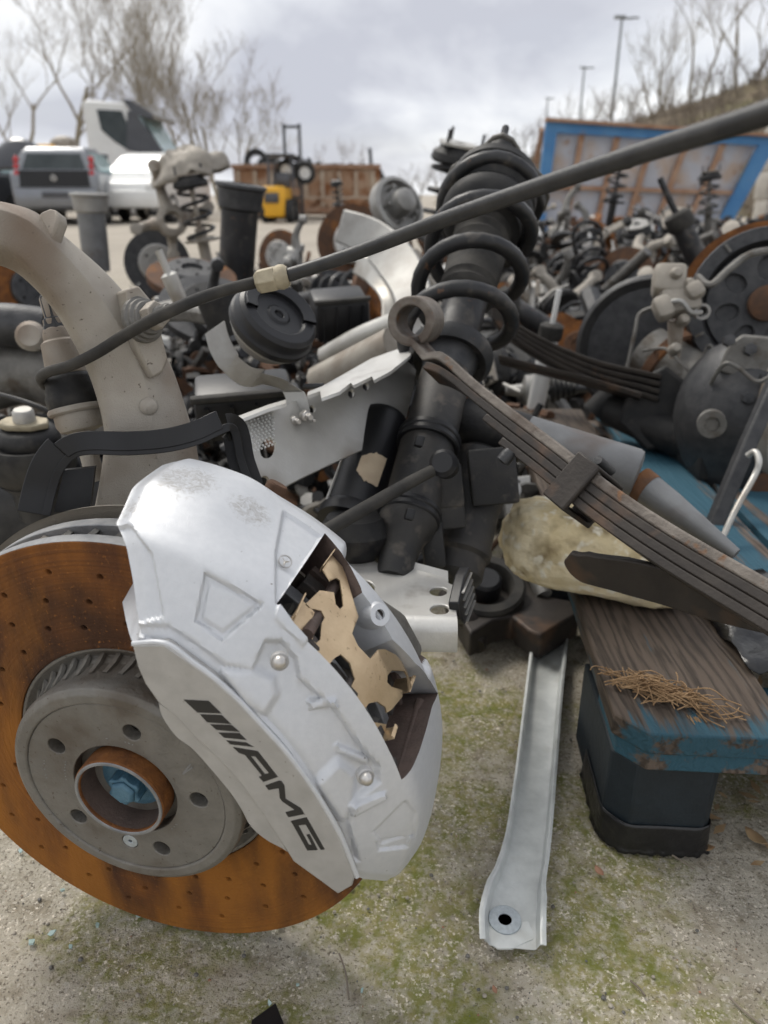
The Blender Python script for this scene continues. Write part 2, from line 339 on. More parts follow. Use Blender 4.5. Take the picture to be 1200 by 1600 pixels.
def disc_scoring():                    # pad scoring runs in circles round the axle; thicker orange rust low on the disc
    m = MAT['rust_disc']; nt = m.node_tree; N = nt.nodes; L = nt.links; p = N['Principled BSDF']
    old = p.inputs['Base Color'].links[0].from_socket; pos = N.new('ShaderNodeNewGeometry').outputs['Position']
    sub = N.new('ShaderNodeVectorMath'); sub.operation = 'SUBTRACT'; sub.inputs[1].default_value = (-0.17334,0.43315,0.1865); L.new(pos, sub.inputs[0])
    cr = N.new('ShaderNodeVectorMath'); cr.operation = 'CROSS_PRODUCT'; cr.inputs[1].default_value = (-0.22291,-0.97362,-0.04869); L.new(sub.outputs[0], cr.inputs[0])
    ln = N.new('ShaderNodeVectorMath'); ln.operation = 'LENGTH'; L.new(cr.outputs[0], ln.inputs[0])
    n = N.new('ShaderNodeTexNoise'); n.noise_dimensions = '1D'; n.inputs['Scale'].default_value = 420; n.inputs['Detail'].default_value = 3; L.new(ln.outputs['Value'], n.inputs['W'])
    r = N.new('ShaderNodeMapRange'); r.inputs[1].default_value = 0.40; r.inputs[2].default_value = 0.68; r.inputs[4].default_value = 0.34; L.new(n.outputs['Fac'], r.inputs[0])
    x = N.new('ShaderNodeMix'); x.data_type = 'RGBA'; L.new(r.outputs[0], x.inputs[0]); L.new(old, x.inputs[6]); x.inputs[7].default_value = (0.075,0.034,0.018,1)
    sz = N.new('ShaderNodeSeparateXYZ'); L.new(pos, sz.inputs[0]); g = N.new('ShaderNodeTexNoise'); g.inputs['Scale'].default_value = 22; g.inputs['Detail'].default_value = 6; mp = N.new('ShaderNodeMapping'); mp.inputs['Scale'].default_value = (1,1,0.3); L.new(pos, mp.inputs[0]); L.new(mp.outputs[0], g.inputs['Vector'])
    a = N.new('ShaderNodeMath'); a.operation = 'MULTIPLY_ADD'; a.inputs[1].default_value = -1.1; a.inputs[2].default_value = 0.20; L.new(sz.outputs['Z'], a.inputs[0])
    b = N.new('ShaderNodeMath'); b.operation = 'ADD'; L.new(a.outputs[0], b.inputs[0]); L.new(g.outputs['Fac'], b.inputs[1])
    f = N.new('ShaderNodeMapRange'); f.inputs[1].default_value = 0.46; f.inputs[2].default_value = 0.66; f.inputs[4].default_value = 0.80; L.new(b.outputs[0], f.inputs[0])
    y = N.new('ShaderNodeMix'); y.data_type = 'RGBA'; L.new(f.outputs[0], y.inputs[0]); L.new(x.outputs[2], y.inputs[6]); y.inputs[7].default_value = (0.335,0.132,0.023,1); L.new(y.outputs[2], p.inputs['Base Color'])
    bp = [q for q in N if q.type == 'BUMP'][0]; bp2 = N.new('ShaderNodeBump'); bp2.inputs['Distance'].default_value = 0.0006; L.new(n.outputs['Fac'], bp2.inputs['Height']); L.new(bp.outputs[0], bp2.inputs['Normal']); L.new(bp2.outputs[0], p.inputs['Normal'])
disc_scoring()
mat('leaf_main', (0.205,0.180,0.155), (0.115,0.098,0.084), 46, 0.58, 0.3, 0.0008, 260, c3=(0.085,0.062,0.048), s3=18, lo3=0.50, hi3=0.66, c4=(0.17,0.085,0.040), s4=55, lo4=0.62, hi4=0.70)

# ------------------------------------------------------------------ ground
def ground_material():
    m = bpy.data.materials.new('mossy_concrete'); m.use_nodes = True; nt = m.node_tree; N = nt.nodes; L = nt.links
    p = N['Principled BSDF']; p.inputs['Specular IOR Level'].default_value = 0.25
    pos = N.new('ShaderNodeNewGeometry').outputs['Position']
    def nz(sc, d=6, r=0.6, v=pos):
        n = N.new('ShaderNodeTexNoise'); n.inputs['Scale'].default_value = sc; n.inputs['Detail'].default_value = d; n.inputs['Roughness'].default_value = r; L.new(v, n.inputs['Vector']); return n.outputs['Fac']
    def rng(s, a, b, c=0.0, d=1.0):
        r = N.new('ShaderNodeMapRange'); r.inputs[1].default_value = a; r.inputs[2].default_value = b; r.inputs[3].default_value = c; r.inputs[4].default_value = d; L.new(s, r.inputs[0]); return r.outputs[0]
    def mth(op, a, b):
        x = N.new('ShaderNodeMath'); x.operation = op
        for i, q in ((0, a), (1, b)):
            if isinstance(q, (int, float)): x.inputs[i].default_value = q
            else: L.new(q, x.inputs[i])
        return x.outputs[0]
    def mix(f, a, b):
        x = N.new('ShaderNodeMix'); x.data_type = 'RGBA'; L.new(f, x.inputs[0])
        for i, c in ((6, a), (7, b)):
            if isinstance(c, tuple): x.inputs[i].default_value = (*c, 1)
            else: L.new(c, x.inputs[i])
        return x.outputs[2]
    col = mix(rng(nz(9), 0.35, 0.68), (0.40,0.36,0.29), (0.57,0.52,0.43))
    col = mix(rng(nz(42, 5), 0.48, 0.68), col, (0.29,0.25,0.185))
    # aggregate: pale and dark grains of several sizes
    def grains(sc, th, rnd):
        v = N.new('ShaderNodeTexVoronoi'); v.inputs['Scale'].default_value = sc; v.inputs['Randomness'].default_value = 1.0; L.new(pos, v.inputs['Vector'])
        s = N.new('ShaderNodeSeparateColor'); L.new(v.outputs['Color'], s.inputs[0])
        pick = mth('GREATER_THAN', s.outputs[0], rnd); near = rng(v.outputs['Distance'], th, th*0.6)
        return mth('MULTIPLY', pick, near)
    g1 = rng(nz(260, 3, 0.7), 0.56, 0.66); g2 = grains(300, 0.42, 0.88); g3 = rng(nz(330, 2, 0.7), 0.44, 0.36); g4 = rng(nz(95, 4, 0.65), 0.60, 0.68)
    bare = rng(nz(20, 5), 0.38, 0.58)
    # moss: patches with their own outline, thicker in the middle of the slab
    sx = N.new('ShaderNodeSeparateXYZ'); L.new(pos, sx.inputs[0])
    def near(ax, c, w): return rng(mth('ABSOLUTE', mth('SUBTRACT', sx.outputs[ax], c), 0), 0.0, w, 1.0, 0.0)
    bias = mth('MULTIPLY', near('X', 0.03, 0.42), near('Y', 0.50, 0.7))
    mn = mth('ADD', nz(7.5, 5, 0.66), mth('MULTIPLY', bias, 0.20))
    moss = rng(mn, 0.54, 0.66); fine = rng(nz(150, 4), 0.34, 0.56)
    moss = mth('MULTIPLY', moss, fine)
    thick = mth('MULTIPLY', rng(mn, 0.655, 0.74), rng(nz(38, 4), 0.45, 0.6))
    mosscol = mix(rng(nz(60, 4), 0.4, 0.62), (0.285,0.255,0.080), (0.180,0.190,0.040))
    col = mix(mth('MULTIPLY', g3, 0.85), col, (0.15,0.125,0.095))
    col = mix(mth('MULTIPLY', moss, 0.85), col, mosscol)
    col = mix(mth('MULTIPLY', g1, mth('MULTIPLY', bare, 1.0)), col, (0.80,0.73,0.62))
    col = mix(mth('MULTIPLY', g2, 0.8), col, (0.58,0.53,0.45))
    col = mix(mth('MULTIPLY', g4, 0.6), col, (0.50,0.47,0.41))
    col = mix(mth('MULTIPLY', thick, 0.85), col, (0.165,0.185,0.030))
    # dark oily ground under the parts (a stain), pale dry yard far away
    far = rng(sx.outputs['Y'], 2.0, 7.0)
    farc = mix(rng(nz(0.7, 5), 0.35, 0.65), (0.42,0.375,0.315), (0.34,0.305,0.255))
    col = mix(far, col, farc)
    L.new(col, p.inputs['Base Color']); p.inputs['Roughness'].default_value = 0.93
    h = mth('ADD', nz(150, 5, 0.75), mth('MULTIPLY', mn, 0.6))
    b = N.new('ShaderNodeBump'); b.inputs['Strength'].default_value = 1.0; b.inputs['Distance'].default_value = 0.005; L.new(h, b.inputs['Height']); L.new(b.outputs[0], p.inputs['Normal'])
    MAT['ground'] = m
ground_material()
def ground_sheet():
    xs = sorted(set([-600, -150, -40, -12, -4, -2] + [round(-1.2+0.03*i, 3) for i in range(81)] + [2, 4, 12, 40, 150, 600]))
    ys = sorted(set([-300, -50, -8, -2, -0.6] + [round(0.03*i, 3) for i in range(60)] + [2.2, 3, 5, 9, 18, 40, 100, 300, 900]))
    vs = []
    for y in ys:
        for x in xs:
            z = 0.0
            if abs(x) < 1.15 and 0.05 < y < 1.7: z = (mnoise.noise(Vector((x*5, y*5, 1.3)))*0.5+mnoise.noise(Vector((x*14, y*14, 4.3)))*0.3)*0.0055-0.002
            vs.append((x, y, z))
    n = len(xs); fs = [(j*n+i, j*n+i+1, (j+1)*n+i+1, (j+1)*n+i) for j in range(len(ys)-1) for i in range(n-1)]
    o = B().add(vs, fs).build('ground', 'ground', ang=80); tag(o, 'mossy weathered concrete yard strewn with grit', kind='structure')
ground_sheet()

# ================================================================== wheel hub assembly: disc, caliper, upright
DC = Vector((-0.17334, 0.43315, 0.1865))                     # centre of the disc's outer face
DW = Vector((-0.22291, -0.97362, -0.04869)).normalized()      # axle direction, towards the viewer
DV = Vector((-0.01087, -0.04747, 0.99881)); DU = DV.cross(DW).normalized(); DV = DW.cross(DU).normalized()
DM = Matrix((DU, DV, DW)).transposed().to_4x4(); DM.translation = DC
DROT = R_(3.1)
def pol(r, a, w): return DC + (DU*math.cos(a)+DV*math.sin(a))*r + DW*w
def on_w(px, py, w):                       # sight line meets the plane at axial offset w -> (u, v)
    d = ray(px, py); s = ((DC+DW*w-O_).dot(DW))/d.dot(DW); X = O_+d*s-DC; return X.dot(DU), X.dot(DV)
def on_cyl(px, py, r):                     # sight line meets the cylinder of radius r about the axle
    d = ray(px, py); o = O_-DC; dw = d.dot(DW); ow = o.dot(DW); dd = d-DW*dw; oo = o-DW*ow
    A, Bq, C = dd.dot(dd), 2*dd.dot(oo), oo.dot(oo)-r*r; D = Bq*Bq-4*A*C
    if D < 0: D = 0
    return O_+d*((-Bq-math.sqrt(D))/(2*A))
hub = thing('wheel_hub_assembly', 'silver brake caliper on rusty drilled disc with cast aluminium upright arm', 'brake assembly', (DC.x, DC.y+0.02, 0))

# ---- disc
def make_disc():
    RD = 0.179
    holes = []; pits = []
    for k in range(24):
        a0 = 2*math.pi*k/24
        for q in range(4 if k % 2 else 3):
            t = q/3.2+(0.12 if k % 2 else 0.2); r = 0.108+0.062*t; a = a0-0.30*t
            if r < RD-0.008: holes.append((r, a))
    ring = B()
    hl = [circ(r*math.cos(a), r*math.sin(a), 0.0022, 9) for r, a in holes]
    ring.plate(circ(0,0,RD,160), [circ(0,0,0.0985,96)]+hl, -0.0105, 0.0, DM)
    d = ring.build('brake_disc', 'rust_disc', hub, ang=30, bevel=0.0008, bseg=2)
    tag(d, 'rust covered drilled brake disc')
    e = B(); e.lathe([(RD+0.0002,-0.0008),(RD+0.0006,-0.0018),(RD+0.0006,-0.0098),(RD-0.002,-0.0104),(RD-0.004,-0.0098),(RD-0.004,-0.0012)], 160, DM, closed=True)
    e.build('outer_rim', 'disc_edge', d)
    back = B().lathe([(0.10,-0.025),(RD,-0.025),(RD,-0.0355),(0.10,-0.0355)], 128, DM, closed=True); back.build('inner_ring', 'disc_edge', d, ang=30, bevel=0.0007)
    vn = B()
    for k in range(54):
        a = 2*math.pi*k/54; pts = []
        for q in range(5):
            r = 0.105+0.071*q/4; pts.append(pol(r, a-0.30*q/4, -0.0177))
        vn.strip(pts, DW*0.0076, 0.0034, [(pts[min(q+1,4)]-pts[max(q-1,0)]).cross(DW).normalized() for q in range(5)])
    tag(vn.build('cooling_vanes', 'cast_grey', d, ang=40), kind='stuff')
    # ribbed bell
    bell = B()
    lp = [circ(0.0557*math.cos(DROT+2*math.pi*k/5), 0.0557*math.sin(DROT+2*math.pi*k/5), 0.0066, 18) for k in range(5)]
    sa = R_(-95.5); sxy = (0.0515*math.cos(sa), 0.0515*math.sin(sa)); lp.append(circ(*sxy, 0.0062, 16))
    bell.plate(circ(0,0,0.0742,120), lp+[circ(0,0,0.0388,64)], 0.017, 0.0268, DM)
    bell.lathe([(0.099,-0.012),(0.0985,-0.0012),(0.0962,-0.0008),(0.093,-0.0042),(0.0895,-0.0060),(0.0862,-0.001),(0.0848,0.008),(0.0858,0.015),(0.0866,0.021),(0.0854,0.0256),(0.0815,0.0282),(0.0752,0.0281),(0.0742,0.0268),(0.0742,0.016)], 120, DM)
    bo = bell.build('bell', 'bell_grey', d, ang=24, bevel=0.0007)
    rb = B()
    for k in range(46):
        a = 2*math.pi*k/46; pts = [pol(0.0912, a, -0.0045), pol(0.0872, a+0.02, 0.001), pol(0.0858, a+0.055, 0.0085)]
        rb.strip(pts, (DU*-math.sin(a)+DV*math.cos(a))*0.0016, [0.0030,0.0035,0.0006], (DU*math.cos(a)+DV*math.sin(a)))
    tag(rb.build('bell_ribs', 'bell_grey', d), kind='stuff')
    for k in range(5):
        thr = B(); a = DROT+2*math.pi*k/5
        for q in range(5): thr.lathe([(0.0064,-0.0006),(0.0056,0),(0.0064,0.0006)], 16, DM @ Matrix.Translation((0.0557*math.cos(a), 0.0557*math.sin(a), 0.008+0.0017*q)))
        thr.lathe([(0.0064,0.0),(0.00001,0.0)], 16, DM @ Matrix.Translation((0.0557*math.cos(a), 0.0557*math.sin(a), 0.003)))
        thr.build('bolt_thread', 'rust_brown', d)
    sc = B(); sc.plate(circ(0,0,0.0058,20), [[( (0.0022 if q % 2 else 0.0012)*math.cos(math.pi*q/6), (0.0022 if q % 2 else 0.0012)*math.sin(math.pi*q/6)) for q in range(12)]], -0.004, 0.0, DM @ Matrix.Translation((*sxy, 0.0264)))
    sc.lathe([(0.004,-0.003),(0.00001,-0.003)], 12, DM @ Matrix.Translation((*sxy, 0.0264)))
    sc.build('retaining_screw', 'washer_zinc', d, bevel=0.0003)
    mk = B()
    rng = random.Random(4)
    for (r0, a0, a1) in ((0.0455, 1.15, 1.75), (0.0455, 2.75, 3.2), (0.043, -0.75, -0.45), (0.0615, 2.9, 3.3)):    # stamped marks, worn past reading
        n = int((a1-a0)*r0/0.0026)
        for q in range(n):
            if rng.random() < 0.3: continue
            a = a0+(a1-a0)*q/n; mk.box((0,0,0), (0.0016*rng.uniform(0.4,1), 0.0007, 0.0003), DM @ Matrix.Translation((r0*math.cos(a), r0*math.sin(a), 0.0269)) @ Matrix.Rotation(a+rng.uniform(0.6,1.5), 4, 'Z'))
    for q in range(2): mk.box((0,0,0), (0.011, 0.0011, 0.0003), DM @ Matrix.Translation((0.051, 0.0285+0.002*q, 0.0269)) @ Matrix.Rotation(0.75+0.2*q, 4, 'Z'))
    tag(mk.build('stamped_marks', 'disc_edge', d), kind='stuff')
    hr = B().lathe([(0.0335,0.020),(0.0333,0.0342),(0.0322,0.0358),(0.0305,0.0358),(0.0296,0.0345),(0.0296,0.014),(0.0275,0.012),(0.0265,0.010),(0.0265,0.004)], 72, DM); hr.f = [f for f in hr.f if len(f) < 10]
    h1 = hr.build('hub_ring', 'rust_orange', hub, ang=28); tag(h1, 'rusty hub centring ring')
    lipb = B().lathe([(0.0326,0.0354),(0.0322,0.0362),(0.0305,0.0362),(0.0300,0.0354)], 72, DM, closed=True); lipb.build('bare_lip', 'disc_edge', h1)
    inn = B().lathe([(0.0294,0.033),(0.0292,0.015),(0.0272,0.0128),(0.0262,0.005)], 64, DM); inn.f = [f for f in inn.f if len(f) < 10]; inn.build('bore', 'pad_brown', h1)
    bb = B(); Mb = DM @ Matrix.Translation((0,0,0.015)) @ Matrix.Rotation(0.3, 4, 'Z')
    bb.lathe([(0.0262,-0.004),(0.0255,0.000),(0.020,0.0025),(0.0172,0.003),(0.00001,0.003)], 48, Mb)
    h2 = bb.build('axle_bolt', 'blue_bolt', hub, ang=30); tag(h2, 'blue painted axle bolt')
    bx = B(); star = []
    for q in range(24):
        a = 2*math.pi*q/24; star.append(((0.0128 if q % 4 in (0,1) else 0.0100)*math.cos(a), (0.0128 if q % 4 in (0,1) else 0.0100)*math.sin(a)))
    bx.plate(star, [], 0.002, 0.0135, Mb); bx.lathe([(0.0105,0.0135),(0.0085,0.0165),(0.00001,0.0165)], 6, Mb)
    bx.build('bolt_head', 'blue_bolt', h2, ang=25, bevel=0.0012)
make_disc()

# ---- caliper body: a sector of a revolved profile, sculpted with cast pockets and ribs
def poly_sd(P, poly):                      # signed distance (inside positive) of points P (n,2) to a polygon
    P = np.asarray(P, float); poly = np.asarray(poly, float); n = len(poly)
    dmin = np.full(len(P), 1e9); ins = np.zeros(len(P), bool)
    for i in range(n):
        a, b = poly[i], poly[(i+1) % n]; e = b-a; w = P-a
        t = np.clip((w@e)/(e@e+1e-12), 0, 1); dmin = np.minimum(dmin, np.linalg.norm(w-t[:,None]*e, axis=1))
        c = ((a[1] > P[:,1]) != (b[1] > P[:,1]))
        with np.errstate(divide='ignore', invalid='ignore'):
            xi = (b[0]-a[0])*(P[:,1]-a[1])/(b[1]-a[1]+1e-12)+a[0]
        ins ^= c & (P[:,0] < xi)
    return np.where(ins, dmin, -dmin)
def sstep(x, a, b):
    t = np.clip((x-a)/(b-a), 0, 1); return t*t*(3-2*t)
PLATE_UP = [(207,1009),(257,1008),(299,1037),(332,1061),(368,1093),(407,1135),(440,1171),(470,1210),(500,1255),(530,1309),(554,1369)]
def make_caliper():
    prof = [(.000,.146),(.040,.148),(.0530,.152),(.0535,.1600),(.0520,.1655),(.0440,.1760),(.0330,.1905),(.0235,.2025),(.0150,.2060),(0,.2078),(-.02,.2085),(-.040,.2085),(-.056,.2080),(-.072,.2065),(-.086,.200),(-.096,.186),(-.100,.165),(-.100,.112)]
    pr = np.array(prof); seg = np.r_[0, np.cumsum(np.linalg.norm(np.diff(pr, axis=0), axis=1))]
    NP_, NA = 210, 300
    s = np.linspace(0, seg[-1], NP_); w = np.interp(s, seg, pr[:,0]); r = np.interp(s, seg, pr[:,1])
    k = np.array([1,3,5,3,1.])/13                                        # soften the profile a little, like a casting
    for _ in range(2):
        w[2:-2] = np.convolve(w, k, 'valid'); r[2:-2] = np.convolve(r, k, 'valid')
    hi = np.interp(-w, [-.056,-.045,-.03,-.012,.02,.06,.10], [70.5,74.5,79,84.0,86.0,86.0,82.5])
    lo = np.interp(-w, [-.056,-.04,-.02,-.005,.05,.09], [-1.0,-8.5,-15,-18.5,-19,-15])
    t = np.linspace(0, 1, NA)
    A = np.radians(lo[None,:]+(hi-lo)[None,:]*t[:,None]); Rr = np.repeat(r[None,:], NA, 0).copy(); Wg = np.repeat(w[None,:], NA, 0).copy()
    # the two ends taper and round over
    Ad = np.degrees(A)
    end = np.minimum(t, 1-t)[:,None]
    rnd = 1-sstep(end, 0, 0.03); Rr -= rnd*0.0042*np.clip((Rr-.15)/.05, 0, 1)
    low = 1-sstep(Ad, -19, 6); Rr -= low*0.010*np.clip((Rr-.15)/.05, 0, 1)*sstep(Wg, -.03, .02)
    # inboard half is lower and wavy
    inb = sstep(-Wg, .054, .066)*sstep(Ad, 17, 23)*(1-sstep(Ad, 43, 49))
    Rr -= inb*0.026
    # bulging top end
    top = sstep(Ad, 60, 72)*sstep(-Wg, -.01, .03)*(1-sstep(-Wg, .07, .09)); Rr += top*0.006
    c, sn = np.cos(A), np.sin(A)
    U = np.array(DU); V = np.array(DV); W_ = np.array(DW); C = np.array(DC)
    def pos(): return C+(c*Rr)[...,None]*U+(sn*Rr)[...,None]*V+Wg[...,None]*W_
    P = pos()
    def normals(P):
        dx = np.gradient(P, axis=0); dy = np.gradient(P, axis=1); n = np.cross(dx, dy); n /= np.linalg.norm(n, axis=2, keepdims=True)+1e-12
        out = (c[...,None]*U+sn[...,None]*V)*0.8+0.5*np.sign(Wg+.02)[...,None]*W_
        n *= np.sign((n*out).sum(2, keepdims=True)); return n
    nrm = normals(P)
    def pix(P):
        X, Y, Z = P[...,0], P[...,1], P[...,2]-CAMH; fw = Y*CP-Z*SP; up = Y*SP+Z*CP; return np.stack([600+FPX*X/fw, 800-FPX*up/fw], -1)
    px = pix(P).reshape(-1, 2); outb = (Wg > -.004) & (Rr > .1615)
    D = np.zeros(NA*NP_)
    def feat(poly, mm, soft, mask=outb, inner=0.0, grad=None):
        sd = poly_sd(px, poly); m = sstep(sd, -soft*(1-inner), soft*(0.15+inner))
        if grad is not None:
            g0, g1 = np.array(grad[0], float), np.array(grad[1], float); m = m*np.clip(1-((px-g0)@(g1-g0))/((g1-g0)@(g1-g0)), 0, 1)
        D[:] += np.where(mask.ravel(), m*mm*0.00135, 0)
    # pocketed pentagon on the end block, with a shallow raised floor
    feat([(321,896),(410,944),(348,999),(306,970)], -2.2, 2.6); feat([(328,910),(397,945),(347,986),(317,964)], 0.9, 3)
    # lowered panel between the end blocks, the window rim and the face plate
    LOWP = [(208,978),(262,978),(300,1002),(352,1040),(396,1046),(414,1003),(440,1003),(462,1030),(468,1062),(521,1106),(552,1152),(574,1180),(592,1198),(592,1222),(570,1240),(549,1256),(545,1290),(560,1345),(545,1345),(530,1306),(500,1252),(470,1207),(440,1168),(407,1132),(368,1090),(332,1058),(299,1034),(257,1005),(207,1006)]
    sd = poly_sd(px, LOWP); m = sstep(sd, -4.0, 3.0); g0, g1 = np.array((560.,1100.)), np.array((440.,1180.))
    m = m*np.clip(1-0.6*((px-g0)@(g1-g0))/((g1-g0)@(g1-g0)), 0.40, 1); D[:] += np.where(outb.ravel(), -m*0.0060, 0)
    # rounded piston housings standing in it, and the cast ribs
    feat([(352,1052),(396,1052),(424,1064),(428,1086),(411,1112),(388,1098)], 2.8, 13)
    feat([(500,1226),(530,1198),(552,1214),(548,1256),(537,1278)], 2.8, 13)
    feat([(484,1098),(522,1094),(526,1104),(488,1109)], 2.6, 3.5)
    feat([(528,1168),(578,1190),(576,1198),(532,1178)], 1.8, 3.5)
    feat([(549,1258),(600,1238),(601,1246),(552,1272)], 2.2, 3.5)
    feat([(586,1300),(634,1252),(650,1272),(648,1306),(600,1322)], -1.2, 2)
    feat([(590,1317),(638,1311),(637,1324),(592,1329)], -1.6, 2.5)
    anyw = (Rr > .163) & (Wg > -.01)
    feat([(437,942),(484,990),(474,1008),(430,965)], 1.2, 3, anyw)
    # facet along the free end of the block, flat triangular cheek by the emblem
    feat([(203,822),(236,866),(254,962),(214,972),(176,880),(172,826)], -1.8, 3)
    chk = (Rr > .163) & (Wg > -.06)
    feat([(434,860),(446,800),(500,838),(434,942)], -1.8, 5, chk)
    # fine dents
    rngn = np.random.default_rng(3)
    P = P+nrm*D.reshape(NA, NP_)[...,None]
    vs = P.reshape(-1, 3); fs = []
    for i in range(NA-1):
        for j in range(NP_-1):
            a = i*NP_+j; fs.append((a, a+1, a+NP_+1, a+NP_))
        fs.append((i*NP_+NP_-1, i*NP_, (i+1)*NP_, (i+1)*NP_+NP_-1))
    # end caps, slightly dished
    vs = list(map(tuple, vs))
    for i in (0, NA-1):
        ctr = np.mean(P[i], axis=0); vs.append(tuple(ctr)); ci = len(vs)-1
        for j in range(NP_): fs.append((ci, i*NP_+j, i*NP_+(j+1) % NP_))
    b = B(); b.v = vs; b.f = fs
    o = b.build('brake_caliper', 'silver_paint', hub, ang=50); tag(o, 'silver painted brake caliper with black AMG lettering')
    # pad window cut through the bridge
    WIN = [(505,836),(435,940),(459,968),(482,990),(483,1016),(514,1050),(551,1101),(582,1155),(612,1172),(637,1218),(667,1107),(681,1083),(648,1042),(606,1002),(560,930),(541,886)]
    cut = B(); up_ = []; dn = []
    for qi, q in enumerate(WIN):
        uw = on_w(*q, 0.0250); p = pol(0.205, math.atan2(uw[1], uw[0]), 0.0250) if 3 <= qi <= 8 else on_cyl(*q, 0.205); e = p-DC; e -= DW*e.dot(DW); e.normalize(); up_.append(p+e*0.03); dn.append(p-e*0.075)
    n = len(WIN); cut.v = [tuple(p) for p in up_+dn]
    cut.f = [tuple(range(n)), tuple(reversed(range(n, 2*n)))]+[(i, (i+1) % n, n+(i+1) % n, n+i) for i in range(n)]
    co = cut.build('cutter', None, None, smooth=False)
    md = o.modifiers.new('win', 'BOOLEAN'); md.object = co; md.operation = 'DIFFERENCE'; md.solver = 'EXACT'
    bpy.context.view_layer.update(); dg = bpy.context.evaluated_depsgraph_get()
    nm = bpy.data.meshes.new_from_object(o.evaluated_get(dg)); o.modifiers.clear(); old = o.data; o.data = nm; bpy.data.meshes.remove(old)
    cm = co.data; bpy.data.objects.remove(co); bpy.data.meshes.remove(cm)
    # mark the walls of the window with the brown unpainted material
    nm.materials.append(MAT['pad_brown'])
    ctr = sum((on_cyl(*q, 0.205) for q in WIN), Vector())/n
    for pl in nm.polygons:
        e = pl.center-DC; ww = e.dot(DW); e2 = e-DW*ww; rr = e2.length
        an = math.degrees(math.atan2(e2.dot(DV), e2.dot(DU)))
        if rr < 0.204 and rr > .10 and -3 < an < 60 and -.085 < ww < .024 and pl.normal.dot(e2/rr) < 0.35 and pl.normal.dot((ctr-DW*0.0-pl.center-(e2/rr)*(ctr-pl.center).dot(e2/rr)).normalized()) > 0.1 or (16 < an < 49 and ww < -.049 and .1 < rr < .2005 and ww > -.09): pl.material_index = 1
    nm.shade_smooth(); nm.set_sharp_from_angle(angle=R_(42))
    return o
CAL = make_caliper()
def flat_uv(pts, w): return [on_w(x, y, w) for x, y in pts]
def make_face_plate():
    lower = [(550,1384),(528,1397),(494,1372),(458,1346),(449,1331),(410,1271),(377,1225),(335,1180),(302,1150),(275,1120),(248,1099),(227,1069),(215,1042)]
    w1 = 0.0562
    pl = B().plate(flat_uv(PLATE_UP+lower, w1), [], 0.049, w1, DM); fp = pl.build('face_plate', 'machined_silver', CAL, bevel=0.0009)
    lobes = [(449,1331),(440,1325),(416,1312),(392,1291),(377,1264),(359,1237),(329,1201),(302,1171),(275,1150),(254,1120),(248,1099),(290,1128),(345,1180),(410,1262)]
    lobes = [tuple(p.xy) for p in spline([(x,y,0) for x,y in lobes[:11]], 5)]+lobes[11:]
    B().plate(flat_uv(lobes, 0.0515), [], 0.030, 0.0515, DM).build('lower_lobe', 'machined_silver', CAL, bevel=0.0012)
    def z(q): return (200+q[0]/3.3333, 1000+q[1]/3.3333)
    def y7(q): return (350+q[0]/7.06, 1150+q[1]/7.06)
    L_ = [ [[(290,310),(420,316),(487,382),(361,377)]], [[(375,386),(488,390),(537,437),(412,428)]], [[(428,438),(540,442),(582,478),(460,467)]],
           [[(472,481),(580,484),(618,520),(500,508)]], [[(512,522),(616,533),(655,556),(536,543)]] ]
    A_ = [(98,120),(340,160),(375,168),(595,450),(435,505),(385,450),(418,435),(235,210),(165,185)]; Ah = [(298,220),(346,224),(498,408),(450,418)]
    Mm = [(455,545),(600,492),(630,492),(668,545),(680,690),(845,792),(888,860),(712,895),(678,840),(780,812),(645,722),(615,680),(605,575),(492,595)]
    G_ = [(738,935),(912,895),(1112,1250),(1068,1255),(902,975),(822,985),(936,1196),(968,1200),(910,1086),(945,1080),(1035,1255),(920,1262)]
    lt = B()
    for lp in L_: lt.plate(flat_uv([z(q) for q in lp[0]], w1), [], w1-0.0004, w1+0.00022, DM)
    lt.plate(flat_uv([y7(q) for q in A_], w1), [flat_uv([y7(q) for q in Ah], w1)], w1-0.0004, w1+0.00022, DM)
    lt.plate(flat_uv([y7(q) for q in Mm], w1), [], w1-0.0004, w1+0.00022, DM)
    lt.plate(flat_uv([y7(q) for q in G_], w1), [], w1-0.0004, w1+0.00022, DM)
    tag(lt.build('lettering', 'print_black', CAL, smooth=False), 'black AMG lettering with slanted bars')
    # thin bright lip that frames the plate's upper edge
    pts = [pol(math.hypot(*on_w(x, y, 0.0545)), math.atan2(on_w(x, y, 0.0545)[1], on_w(x, y, 0.0545)[0]), 0.0545) for x, y in PLATE_UP]
    cen = [p+((p-DC)-DW*(p-DC).dot(DW)).normalized()*0.0016 for p in pts]
    B().tube(spline(cen, 5), 0.0016, 8).build('plate_lip', 'silver_paint', CAL)
make_face_plate()
